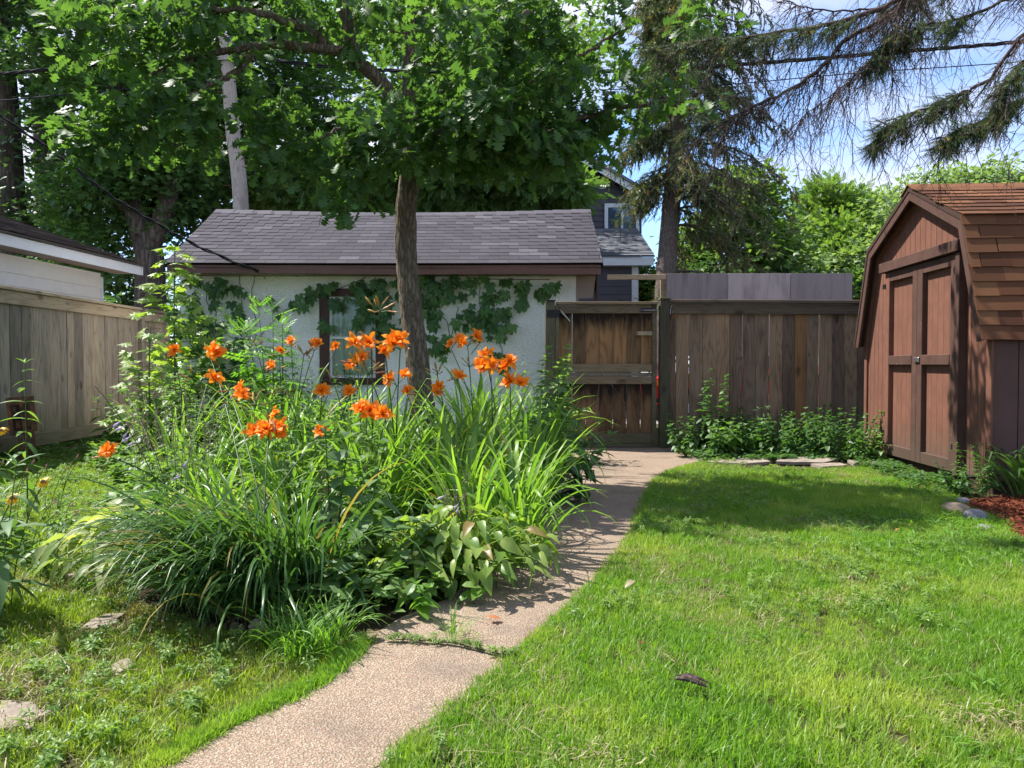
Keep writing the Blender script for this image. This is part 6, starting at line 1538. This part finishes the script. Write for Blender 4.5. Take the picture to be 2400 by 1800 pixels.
for i, (px, py, off) in enumerate(cand):
    p = P(px, py, WY - off); d = np.array([rng.normal(0, .5), -.25, -1.0]); R = basis(np.array([d]), np.array([[rng.normal(0, .6), -1., .5 + rng.normal(0, .4)]])); s = rng.uniform(.11, .20)
    if i < 310: put_leaf(t, me, p, R[0], float(s))
    else: bl.scatter(LEAF['creeper'], p[None], R, np.array([s]))
if bl.n: bl.build("leaves", M['creeper'], t, kind='stuff')
b = MB()
for pts in ([(1125, 645), (1125, 720), (1128, 790), (1105, 830)], [(560, 640), (572, 740), (590, 830), (600, 900)], [(600, 640), (590, 690), (600, 760), (595, 800)], [(860, 650), (760, 690), (690, 715), (645, 748), (600, 800)], [(1000, 645), (1020, 720), (1050, 760), (1048, 830)], [(1100, 650), (1180, 655), (1290, 655)],
            [(470, 640), (490, 720), (500, 800), (470, 900)], [(880, 650), (890, 740), (905, 800)], [(1170, 800), (1180, 850), (1182, 900)], [(755, 690), (752, 740), (760, 800)], [(620, 655), (625, 640), (700, 648)], [(1075, 720), (1060, 780), (1040, 830)]):
    q = smooth_path([P(px, py, WY - .025) for px, py in pts], 16); q[:, 0] += rng.normal(0, .008, 16); b = MB(); b.tube(q, .0045, 4); b.build("vine_stem", M['twig'], t)

# ---------------------------------------------------------------- leafy bank under the right fence
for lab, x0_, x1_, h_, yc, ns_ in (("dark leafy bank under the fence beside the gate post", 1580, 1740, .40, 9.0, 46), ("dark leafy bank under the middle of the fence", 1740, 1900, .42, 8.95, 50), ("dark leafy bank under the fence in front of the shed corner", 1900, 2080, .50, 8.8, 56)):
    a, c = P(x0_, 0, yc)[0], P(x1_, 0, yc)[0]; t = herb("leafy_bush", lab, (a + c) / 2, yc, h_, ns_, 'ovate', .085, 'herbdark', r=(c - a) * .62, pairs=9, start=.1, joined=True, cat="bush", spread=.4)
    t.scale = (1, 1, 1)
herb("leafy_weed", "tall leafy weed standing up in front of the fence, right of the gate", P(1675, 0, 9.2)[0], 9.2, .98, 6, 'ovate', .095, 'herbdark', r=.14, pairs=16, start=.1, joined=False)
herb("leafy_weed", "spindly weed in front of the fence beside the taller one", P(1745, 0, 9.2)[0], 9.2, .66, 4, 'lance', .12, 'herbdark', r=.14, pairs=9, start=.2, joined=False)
herb("serrate_leaf_weed", "broad pale leaved shoot at the front of the leafy bank", P(1705, 0, 8.65)[0], 8.65, .38, 3, 'serrate', .17, 'herb', r=.08, pairs=4, start=.4, joined=False)
herb("leafy_weed", "light green weed at the shed corner and door foot", P(2090, 0, 8.3)[0], 8.3, .30, 16, 'ovate', .075, 'herb', r=.28, pairs=6, start=.1)

# ---------------------------------------------------------------- plants at the left edge, near the camera
t = herb("cup_plant", "coarse plant with big pale leaves at the left edge", -3.22, 4.25, .95, 3, 'serrate', .24, 'herb', r=.14, pairs=6, start=.4, joined=False, stemr=.006)
herb("coneflower_foliage", "long leaved foreground plant at the left edge with nodding leaves", -2.22, 2.95, .60, 6, 'lance', .21, 'bigleaf', r=.20, pairs=6, start=.25, joined=False, stemr=.004)
herb("coneflower_foliage", "sparse lance leaved stems leaning in from the left edge", -2.25, 3.3, .50, 4, 'lance', .15, 'herb', r=.20, pairs=7, start=.2, joined=False, lean=(.15, 0), stemr=.003)
hosta("hosta cut by the left edge beside the broken stone", -2.12, 2.62, 26, .16, 'bigleaf', .22, .30)
herb("tall_weed", "tall thin flowering weed in front of the rusty sheet", P(45, 0, 5.2)[0], 5.2, 1.12, 1, 'lance', .15, 'herb', r=.01, pairs=12, start=.15, lean=(.10, 0), joined=False, stemr=.006)
t = thing("smartweed", "pink tipped smartweed along the left lawn edge", "plant", (-2.6, 4.6, 0)); b = MB(); its = []
for px, py, Y in ((80, 1070, 4.4), (72, 1085, 4.4), (178, 1072, 4.6), (176, 1090, 4.6), (154, 1100, 4.6), (122, 1180, 4.0), (166, 1186, 4.0), (175, 1206, 4.0), (125, 1208, 3.8), (105, 1095, 4.4), (5, 1085, 4.0), (60, 1107, 4.3)):
    p = P(px, py, Y); b.tube(bez((p[0] - .12, Y, 0), (p[0] - .1, Y, p[2] * .7), p, 7), .002, 4, cap=False); its.append((p - [0, 0, .01], np.array([.5, 0, .8]) + rdirs(1)[0] * .2, rng.uniform(.028, .042)))
    for k in range(5): pass
b.build("stems", M['stem'], t, kind='stuff'); shapes_at(t, "flower", SP_bud, M['pink'], its)
herb("smartweed_leaves", "low lance leaved mat below the pink smartweed tips", -2.75, 4.5, .20, 20, 'lance', .09, 'herb', r=.40, pairs=5, start=.2)
for lab, px, py, Y in (("yellow flower with dark centre in the left foreground", 102, 1130, 3.3), ("second yellow flower, lower and closer to the left edge", 30, 1168, 3.1), ("yellow flower cut by the left edge below the big pale leaves", 4, 1010, 3.9)):
    p = P(px, py, Y); t = thing("yellow_flower", lab, "flower", (p[0] - .05, Y, 0)); b = MB(); b.tube(bez((p[0] - .15, Y, 0), (p[0] - .12, Y, p[2] * .6), p, 8), .0025, 5, cap=False); b.build("stalk", M['stem'], t)
    n = 13; a = np.arange(n) * 2 * PI / n; f_ = Vector((-.1, -.7, .7)).normalized(); q = np.array(f_.to_track_quat('Z', 'Y').to_matrix()); D_ = np.stack([np.cos(a), np.sin(a), .1 + 0 * a], 1) @ q.T
    its = [(p, D_[i], rng.uniform(.028, .036)) for i in range(n)]; shapes_at(t, "petal", LEAF['ovate'], M['yellow'], its)
    b = MB(); b.tube([p - np.array(f_) * .004, p + np.array(f_) * .008, p + np.array(f_) * .012], [.011, .010, .003], 8); b.build("flower_centre", M['withered'], t, True)
herb("narrow_leaf_plant", "short plant with red brown seedheads at the left lawn edge", -2.5, 3.9, .26, 8, 'lance', .12, 'herb', r=.22, pairs=6, start=.15)

# iris like clump, mulch and stones by the shed
t = thing("iris_clump", "arching broad leaved clump beside the shed corner at the right edge", "plant", (4.02, 5.95, 0)); put_blades(t, 4.05, 5.95, 34, .64, 'iris', M['lilydark'], az=PI * 1.08, az_w=1.1, r=.14)
put_blades(t, 4.2, 5.9, 24, .66, 'iris', M['lilydark'], az=PI * 1.3, az_w=.8, r=.14)
herb("airy_weed", "tiny airy weed in front of the shed corner", 3.75, 6.12, .40, 7, 'low', .035, 'herb', r=.10, pairs=14, start=.2, whorl=3)
herb("leafy_weed", "low leafy weeds at the foot of the shed corner", 3.72, 6.15, .24, 12, 'ovate', .06, 'herbdark', r=.16, pairs=5)
MUL = [tuple(G(*p)[:2]) for p in [(2255, 1186), (2290, 1177), (2345, 1170), (2480, 1165), (2560, 1230), (2440, 1275), (2385, 1258), (2345, 1225), (2295, 1202)]]
sheet("mulch_bed", MUL, 0.004, M['mulch'], 'stuff')
b = MB(); xs = rng.uniform(3, 5.2, 9000); ys = rng.uniform(3.7, 6.5, 9000); k = in_poly(xs, ys, MUL); xs, ys = xs[k], ys[k]; n = len(xs)
chip = (np.array([(-.12, 0, 0), (.12, 0, 0), (.08, 1, .05), (-.1, 1, 0), (-.1, .1, .12), (.1, .1, .12), (.07, .9, .14), (-.08, .9, .1)]), [np.array([(0, 3, 2, 1), (4, 5, 6, 7), (0, 1, 5, 4), (1, 2, 6, 5), (2, 3, 7, 6), (3, 0, 4, 7)])])
b.scatter(chip, np.stack([xs, ys, rng.uniform(.004, .03, n)], 1), basis(rdirs(n, -.3, .3), np.array([0, 0, 1.]) + rng.normal(0, .3, (n, 3))), rng.uniform(.03, .07, n)); b.build("mulch_chips", M['mulch'], kind='stuff')
def rock(name, label, x, y, sx_, sy_, sz_, mat, seed, z=0, cat="stone"):
    bm = bmesh.new(); bmesh.ops.create_icosphere(bm, subdivisions=3, radius=1)
    for v in bm.verts:
        f_ = 1 + .10 * float(vnoise(np.array([v.co.x * 1.5 + 9]), np.array([v.co.y * 1.5 + v.co.z]), seed)[0]); v.co = Vector((v.co.x * sx_ * f_, v.co.y * sy_ * f_, v.co.z * sz_ * f_))
    me = bpy.data.meshes.new("stone_mesh"); bm.to_mesh(me); bm.free(); me.materials.append(mat)
    for p_ in me.polygons: p_.use_smooth = True
    return link(name, me, loc=(x, y, z + sz_ * .55), rot=(0, 0, seed), label=label, cat=cat)
c = G(2292, 1222); rock("stone", "smooth oval grey stone on the edge of the mulch", c[0], c[1] + .03, .105, .075, .048, M['stone'], 1)
c = G(2250, 1205); rock("stone", "rough tan stone sunk in the grass left of the grey one", c[0], c[1] + .05, .10, .08, .06, M['stonetan'], 2, -.02)
c = G(2262, 1182); rock("stone", "small grey stone behind the tan one", c[0], c[1] + .03, .055, .045, .03, M['stone'], 3)
c = G(2312, 1242); rock("stone", "flat grey stone half buried in front of the oval one", c[0], c[1] + .02, .075, .055, .02, M['stone'], 4)
def flag(label, pts, th=.03, mat='flag', z=.012):
    q = [G(*p) for p in pts]; q2 = []
    for i in range(len(q)):
        a, c = q[i], q[(i + 1) % len(q)]
        for t_ in (0, .33, .66): m_ = a * (1 - t_) + c * t_; q2.append((m_[0] + rng.normal(0, .008), m_[1] + rng.normal(0, .012)))
    cen = np.mean(q, axis=0); b = MB(); b.prism([(x - cen[0], y - cen[1]) for x, y in q2], z - th, z, 'xy'); me = b.mesh("flagstone_mesh"); me.materials.append(M[mat])
    return link("flagstone", me, loc=(cen[0], cen[1], 0), label=label, cat="flagstone", group="flagstones set in the lawn edges")
flag("flagstone nearest the path end below the leafy bank", [(1655, 1088), (1700, 1078), (1800, 1080), (1806, 1088), (1740, 1093)], z=.03)
flag("long flat flagstone in the middle below the leafy bank", [(1815, 1078), (1900, 1075), (1965, 1082), (1930, 1091), (1820, 1089)], z=.035)
flag("narrow flagstone in front of the long one", [(1900, 1093), (1970, 1091), (1985, 1097), (1930, 1101)], z=.03)
flag("flagstone nearest the shed below the leafy bank", [(1988, 1085), (2050, 1083), (2068, 1091), (2000, 1094)], z=.032)
flag("cracked broken stone at the left edge of the near lawn", [(-60, 1640), (60, 1645), (110, 1670), (70, 1710), (-60, 1715)], z=.004)
flag("pinkish flat stone beside the front daylily clump", [(190, 1470), (230, 1445), (285, 1442), (275, 1460), (215, 1478)], z=.006)
flag("grey flat stone across the left lawn behind the yellow grass", [(140, 1352), (200, 1335), (215, 1340), (160, 1360)], z=.006)
flag("small stone patch in the worn grass below the daylily clump", [(262, 1565), (300, 1552), (310, 1562), (275, 1585)], z=.010)
# ---------------------------------------------------------------- grass and small things, spread as instances of small tufts
def tuft(name, n, rad, h, w, mat, lean=.45, seed=0, curve=.5, tmpl=None):
    r_ = np.random.default_rng(seed); b = MB(); V, F, Rn = [], [], []
    for i in range(n):
        a = r_.uniform(0, 2 * PI); q = rad * math.sqrt(r_.random()); x, y = q * math.cos(a), q * math.sin(a); az = r_.uniform(0, 2 * PI); ln = abs(r_.normal(0, lean)); hh = h * r_.uniform(.5, 1.15); ww = w * r_.uniform(.7, 1.3)
        d = np.array([math.cos(az), math.sin(az)]); sd_ = np.array([-d[1], d[0]]) * ww; k = len(V)
        for t, s in ((0, 1), (.55, .85), (1, 0)):
            o = d * hh * (ln * t + curve * ln * t * t); z = hh * t * (1 - .3 * ln * t)
            if s: V += [(x + o[0] - sd_[0] * s, y + o[1] - sd_[1] * s, z), (x + o[0] + sd_[0] * s, y + o[1] + sd_[1] * s, z)]
            else: V.append((x + o[0], y + o[1], z))
        F.append([(k, k + 1, k + 3), (k, k + 3, k + 2), (k + 2, k + 3, k + 4)]); Rn += [r_.random()] * 5
    b.add(np.array(V), [np.array(F).reshape(-1, 3)], np.array(Rn)); me = b.mesh(name + "_mesh"); me.materials.append(mat); return bpy.data.objects.new(name, me)
def rosette(name, n, size, mat, key='lance', h=.02, seed=0, stem=0.0):
    b = MB(); r_ = np.random.default_rng(seed); a = r_.uniform(0, 2 * PI, n); el = r_.uniform(.1, .9, n); d = np.stack([np.cos(a), np.sin(a), el], 1); p = np.stack([r_.normal(0, size * .5, n), r_.normal(0, size * .5, n), r_.uniform(.0, h, n)], 1)
    b.scatter(LEAF[key], p, basis(d), r_.uniform(.6, 1.1, n) * size, r_.random(n)); me = b.mesh(name + "_mesh"); me.materials.append(mat); return bpy.data.objects.new(name, me)
def coll(name, obs):
    c = bpy.data.collections.new(name)
    for o in obs: c.objects.link(o)
    return c
def spread_on(name, cl, n_var, xs, ys, zs, scl, kind='stuff', tilt=.12):
    n = len(xs); me = bpy.data.meshes.new(name); me.vertices.add(n); me.vertices.foreach_set("co", np.stack([xs, ys, zs], 1).astype(np.float32).ravel())
    a = me.attributes.new("rot", 'FLOAT_VECTOR', 'POINT'); a.data.foreach_set("vector", np.stack([rng.normal(0, tilt, n), rng.normal(0, tilt, n), rng.uniform(0, 2 * PI, n)], 1).astype(np.float32).ravel())
    a = me.attributes.new("scl", 'FLOAT', 'POINT'); a.data.foreach_set("value", np.asarray(scl, np.float32)); a = me.attributes.new("idx", 'INT', 'POINT'); a.data.foreach_set("value", rng.integers(0, n_var, n).astype(np.int32))
    o = link(name, me, kind=kind); ng = bpy.data.node_groups.new(name + "_nodes", 'GeometryNodeTree')
    ng.interface.new_socket("Geometry", in_out='INPUT', socket_type='NodeSocketGeometry'); ng.interface.new_socket("Geometry", in_out='OUTPUT', socket_type='NodeSocketGeometry')
    gi = ng.nodes.new('NodeGroupInput'); go = ng.nodes.new('NodeGroupOutput'); ip = ng.nodes.new('GeometryNodeInstanceOnPoints'); ci = ng.nodes.new('GeometryNodeCollectionInfo'); mp_ = ng.nodes.new('GeometryNodeMeshToPoints')
    ci.inputs['Collection'].default_value = cl; ci.inputs['Separate Children'].default_value = True; ci.inputs['Reset Children'].default_value = True
    def na(nm, dt):
        q = ng.nodes.new('GeometryNodeInputNamedAttribute'); q.data_type = dt; q.inputs['Name'].default_value = nm; return [s for s in q.outputs if s.enabled and s.name == 'Attribute'][0]
    l = ng.links.new; l(gi.outputs[0], ip.inputs['Points']); l(ci.outputs[0], ip.inputs['Instance']); ip.inputs['Pick Instance'].default_value = True
    l(na('idx', 'INT'), ip.inputs['Instance Index']); l(na('rot', 'FLOAT_VECTOR'), ip.inputs['Rotation']); l(na('scl', 'FLOAT'), ip.inputs['Scale']); l(ip.outputs[0], go.inputs[0])
    m = o.modifiers.new("spread", 'NODES'); m.node_group = ng; return o

def field(poly, dens, ymin, ymax, xlo, xhi, near=1.0):
    n = int((xhi - xlo) * (ymax - ymin) * dens); x = rng.uniform(xlo, xhi, n); y = rng.uniform(ymin, ymax, n)
    k = in_poly(x, y, poly) & (np.abs(x) < .70 * y + .5); x, y = x[k], y[k]
    if near != 1: k = rng.random(len(x)) < np.clip(near + (1 - near) * (4.5 / np.maximum(y, .1)) ** 1.2, 0, 1); x, y = x[k], y[k]
    return x, y
PRw = PR
LAWN_R = [(PR[0][0] + .0, .9)] + PR[1:] + [tuple(G(*p)[:2]) for p in [(1760, 1096), (1900, 1100), (2060, 1096), (2120, 1082), (2190, 1105), (2245, 1130), (2238, 1180), (2262, 1192), (2295, 1205), (2345, 1230), (2385, 1262), (2440, 1280), (2560, 1238)]] + [(5.2, 3.6), (5.2, .9)]
LAWN_L = [(-6.2, 9.6), (-6.0, .9), (PL[0][0], .9)] + PL[1:7] + [tuple(G(*p)[:2]) for p in [(800, 1500), (620, 1490), (420, 1460), (310, 1410), (300, 1330)]] + [(-2.35, 5.2), (-3.0, 6.4), (-3.9, 7.6), (-4.4, 9.4)]
# keep grass off the bare stones
def off_stones(x, y):
    k = np.ones(len(x), bool)
    for c, r in ((G(25, 1680), .12), (G(240, 1460), .10), (G(180, 1348), .08), (G(285, 1568), .05)): k &= np.hypot((x - c[0]) / 1.4, y - c[1]) > r * rng.uniform(.6, 1.2, len(x))
    return k
C1 = coll("tufts", [tuft("tuft", 30, .05, .055, .0019, M['grass'], seed=i) for i in range(6)])
x, y = field(LAWN_R, 900, 1.3, 8.6, -1.2, 5.2, .75); k = vnoise(x * 1.3, y * 1.3, 3) > -.62; thin = rng.random(len(x)) < .45; k |= thin; x, y = x[k], y[k]
spread_on("grass", C1, 6, x, y, np.full(len(x), -.012), rng.uniform(.65, 1.05, len(x)) * (1 + .35 * vnoise(x * 2.2, y * 2.2, 8)))
C2 = coll("tufts_yellow", [tuft("tuft", 26, .05, .042, .0017, M['grassy'], lean=.6, seed=20 + i) for i in range(6)])
x, y = field(LAWN_L, 950, 1.3, 9.4, -6, .2, .8); k = off_stones(x, y) & ((vnoise(x * 1.7, y * 1.7, 12) > -.35) | (rng.random(len(x)) < .5)); x, y = x[k], y[k]
spread_on("grass", C2, 6, x, y, np.full(len(x), -.012), rng.uniform(.6, 1.1, len(x)))
# clover and broad weeds
C3 = coll("clover_set", [rosette("clover", 9, .017, M['clover'], 'clover', .035, seed=i) for i in range(4)])
x, y = field(LAWN_L, 150, 1.3, 9.4, -6, .2); k = off_stones(x, y) & ((vnoise(x * 1.5, y * 1.5, 30) > .0) | (rng.random(len(x)) < .15) | (y > 6.5)); x, y = x[k], y[k]
spread_on("clover", C3, 4, x, y, np.full(len(x), .008), rng.uniform(.8, 1.7, len(x)))
x, y = field(LAWN_R, 120, 1.3, 8.6, -1.2, 5.2); k = vnoise(x * 1.2, y * 1.2, 31) > .25; x, y = x[k], y[k]
spread_on("clover", C3, 4, x, y, np.full(len(x), .015), rng.uniform(.8, 1.4, len(x)))
C4 = coll("weed_set", [rosette("broad_weed", 10, .055, M['weed'], 'lance', .03, seed=50 + i) for i in range(4)])
x, y = field(LAWN_R, 230, 1.3, 8.6, -1.2, 5.2); k = (vnoise(x * .9 + 3, y * .9, 33) + .35 * (x - 2.2) / 1.5 - .25 * np.abs(y - 4.6) > .30) | (rng.random(len(x)) < .03); x, y = x[k], y[k]
spread_on("weeds", C4, 4, x, y, np.full(len(x), .004), rng.uniform(.5, 1.1, len(x)))
x, y = field(LAWN_L, 130, 3.2, 9.4, -6, .2); k = (vnoise(x * .9 + 3, y * .9, 35) > -.1) | (y > 7.2); x, y = x[k], y[k]
spread_on("weeds", C4, 4, x, y, np.full(len(x), .002), rng.uniform(.3, .65, len(x)))
# dry thatch and fallen bits
C5 = coll("thatch_set", [tuft("thatch", 9, .06, .045, .0013, M['thatch'], lean=1.6, seed=70 + i, curve=.2) for i in range(4)])
x1, y1 = field(LAWN_R, 200, 1.3, 8.6, -1.2, 5.2); k = (vnoise(x1 * 1.4, y1 * 1.4, 41) > .18) | (rng.random(len(x1)) < .12); x1, y1 = x1[k], y1[k]
x2, y2 = field(LAWN_L, 300, 1.3, 6.0, -6, .2); k = (vnoise(x2 * 1.9, y2 * 1.9, 44) > .1) | (rng.random(len(x2)) < .15); x2, y2 = x2[k], y2[k]
x, y = np.r_[x1, x2], np.r_[y1, y2]; spread_on("thatch", C5, 4, x, y, np.full(len(x), .006), rng.uniform(.6, 1.1, len(x)))
# low cover in the bed so that no bare soil shows between the plants
C6 = coll("cover_set", [rosette("cover", 16, .075, M['herb'], 'ovate', .12, seed=90 + i) for i in range(4)])
x, y = field(BED, 55, 3.0, 10.2, -5, .9); k = y > 3.1; x, y = x[k], y[k]
spread_on("ground_cover", C6, 4, x, y, np.full(len(x), .03), rng.uniform(.7, 1.5, len(x)))
C7 = coll("low_cover_set", [rosette("cover", 14, .045, M['herbdark'], 'ovate', .04, seed=120 + i) for i in range(4)])
bank = [tuple(G(*p)[:2]) for p in [(1575, 1060), (1650, 1082), (2080, 1086), (2110, 1060)]] + [(4.3, 9.5), (2.0, 9.5)]
x, y = field(bank, 160, 7, 9.6, 1.5, 4.5); lf_edge = [(-5.85, 8), (-5.2, 8), (-4.2, 9.3), (-4.2, 12), (-5.9, 12)]
x2, y2 = field(lf_edge, 60, 8, 12, -6, -4); x3, y3 = field([(3.45, 6.3), (3.75, 5.95), (4.0, 8.6), (3.9, 8.9), (3.6, 8.4)], 160, 5.9, 9, 3, 4.5)
x, y = np.r_[x, x2, x3], np.r_[y, y2, y3]; spread_on("ground_cover", C7, 4, x, y, np.full(len(x), .01), rng.uniform(.8, 1.6, len(x)))

# long grass tuft at the bed tip, grass in the path crack
t = thing("grass_clump", "lush clump of long grass spilling onto the path at the bed tip", "grass clump", (*G(745, 1520)[:2], 0))
for px, py in ((700, 1490), (745, 1515), (790, 1500), (770, 1530), (720, 1530), (655, 1520), (690, 1550)):
    c = G(px, py); put_blades(t, c[0], c[1], 38, .24, 'grass', M['weed'], r=.05, limit=38)
t = thing("grass_clump", "small grass tuft growing in the path joint", "grass clump", (*G(1062, 1505)[:2], .012))
c = G(1060, 1503); put_blades(t, c[0], c[1], 46, .15, 'grass', M['weed'], r=.04, z=.012)
c = G(1100, 1512); put_blades(t, c[0], c[1], 14, .10, 'grass', M['grassy'], r=.02, z=.012)
b = MB(); pj = [G(px, py, .0165) for px, py in ((905, 1497), (980, 1500), (1060, 1508), (1120, 1520), (1180, 1533), (1215, 1530))]; q = smooth_path(pj, 40); q[:, 1] += rng.normal(0, .004, 40)
for i in range(39):
    d = q[i + 1] - q[i]; s_ = np.array([-d[1], d[0], 0]); s_ = s_ / np.linalg.norm(s_) * .006
    b.add([q[i] - s_, q[i + 1] - s_, q[i + 1] + s_, q[i] + s_], [np.array([(0, 1, 2, 3)])])
b.build("path_joint", M['bedsoil'], kind='structure')
x = np.interp(rng.random(60), np.linspace(0, 1, 40), q[:, 0]); y = np.interp(x, q[:, 0], q[:, 1]) if q[-1, 0] > q[0, 0] else q[0, 1] + 0 * x
spread_on("joint_weeds", C3, 4, x, y + rng.normal(0, .01, 60), np.full(60, .012), rng.uniform(.4, .9, 60))
# grass straying onto the path along both edges
ex_, ey_ = [], []
for E_ in (PR[1:], PL[1:8]):
    E_ = np.array(E_); q = smooth_path(np.c_[E_, np.zeros(len(E_))], 600)
    for k in range(2): ex_.append(q[:, 0] + rng.normal(0, .012, 600)); ey_.append(q[:, 1] + rng.normal(0, .012, 600))
x, y = np.concatenate(ex_), np.concatenate(ey_); spread_on("edge_grass", C1, 6, x, y, np.full(len(x), -.01), rng.uniform(.35, .8, len(x)), tilt=.3)

# withered plant lying over the grass, with its long stem of pods
t = thing("withered_plant", "withered brown plant lying over the grass at the bed tip", "plant", (*G(600, 1530)[:2], 0)); b = MB()
st = smooth_path([P(1055, 1272, 3.55), P(960, 1345, 3.4), P(860, 1400, 3.3), P(740, 1450, 3.2), P(640, 1500, 3.1), P(570, 1540, 3.05)], 26); b.tube(st, np.linspace(.0055, .003, 26), 6)
st2 = smooth_path([P(870, 1385, 3.35), P(760, 1395, 3.25), P(660, 1450, 3.15), P(600, 1520, 3.05)], 18); b.tube(st2, .003, 5)
its = []
for i in range(42):
    c = P(rng.uniform(545, 705), rng.uniform(1440, 1560), rng.uniform(2.95, 3.15)); c[2] = max(c[2], .03); e = c + np.array([rng.normal(0, .03), rng.normal(0, .03), -rng.uniform(.02, .06)]); e[2] = max(e[2], .015)
    b.tube(bez(c, (c + e) / 2 + rng.normal(0, .015, 3), e, 4), .0016, 3, cap=False); its.append((c, np.array([rng.normal(0, .4), rng.normal(0, .4), -1]), rng.uniform(.05, .10)))
b.build("stems", M['drystem'], t, True); shapes_at(t, "dead_leaf", LEAF['serrate'], M['withered'], its)
shapes_at(t, "seed_pod", SP_pod, M['pod'], [(P(776, 1400, 3.3), np.array([-1, 0, -.2]), .034), (P(862, 1375, 3.35), np.array([0, 0, 1]), .034)])
its = []; t = fc
for px, py, Y in ((732, 1208, 3.7), (722, 1212, 3.7), (582, 1305, 3.5), (693, 1408, 3.3), (455, 1180, 3.9), (452, 1242, 3.8), (965, 1300, 3.35), (965, 1310, 3.35), (885, 1130, 3.6), (718, 1330, 3.45)):
    p = P(px, py, Y); its.append((p, rdirs(1)[0] + [0, 0, .8], .032)); b = MB(); b.tube(bez((p[0] + .12, Y + .15, .1), (p[0] + .06, Y + .08, p[2] * .9), p, 6), .0022, 4, cap=False); b.build("stalk", M['stem'], t, True)
shapes_at(t, "seed_pod", SP_pod, M['pod'], its)
# fallen leaves and bits
def fallen(label, px, py, size, mat, key='serrate', z=.02, name="fallen_leaf", cat="fallen leaf"):
    c = G(px, py); me = leaf_mesh(key, M[mat]); o = link(name, me, loc=(c[0], c[1], z), rot=(rng.uniform(-.2, .5), rng.uniform(-.4, .4), rng.uniform(0, 6)), scl=size, label=label, cat=cat); return o
fallen("brown fallen leaf on the path below the hosta corner", 1158, 1458, .055, 'spent', 'maple', .03)
fallen("dry curled leaf on the path at the bed tip", 880, 1498, .07, 'withered', 'hosta', .03)
fallen("reddish leaf fragment beside the lawn edge on the path", 1228, 1503, .035, 'spent', 'lance', .02)
fallen("torn pale leaf in the near right lawn", 1975, 1735, .055, 'hostapale', 'serrate', .035)
fallen("tan fallen leaf in the near lawn by the path", 1487, 1386, .06, 'withered', 'ovate', .05)
fallen("orange brown leaf scrap in the middle of the lawn", 1497, 1538, .035, 'spent', 'ovate', .05)
fallen("orange scrap in the lawn below the stones", 2105, 1258, .03, 'spent', 'ovate', .05)
c = G(1618, 1625); t = thing("bark_piece", "dark piece of bark lying in the near lawn", "bark", (c[0], c[1], .03)); b = MB()
pt = np.array([c + [-.045, .03, .035], c + [-.01, .012, .045], c + [.02, -.005, .04], c + [.05, -.02, .03]]); b.tube(pt, [.004, .011, .010, .003], 7); b.tube(pt + [.01, .008, .008], [.002, .006, .005, .002], 5); b.build("bark_strip", M['twig'], t)
for lab, px, py in (("patch of dried clippings at the near path edge of the lawn", 1390, 1790), ("patch of dried clippings in the middle of the right lawn", 1960, 1420), ("patch of dried clippings in the right foreground", 2290, 1700), ("brown pine litter at the left edge", 60, 1610)):
    c = G(px, py); n = 110; b = MB(); a = rng.normal(0, 1, (n, 2)) * [.10, .06]
    b.scatter(LEAF['lance'], np.c_[c[0] + a[:, 0], c[1] + a[:, 1], rng.uniform(.015, .04, n)], basis(rdirs(n, -.2, .2)), rng.uniform(.012, .03, n)); b.build("dry_clippings", M['thatch'] if px > 100 else M['withered'], kind='stuff')
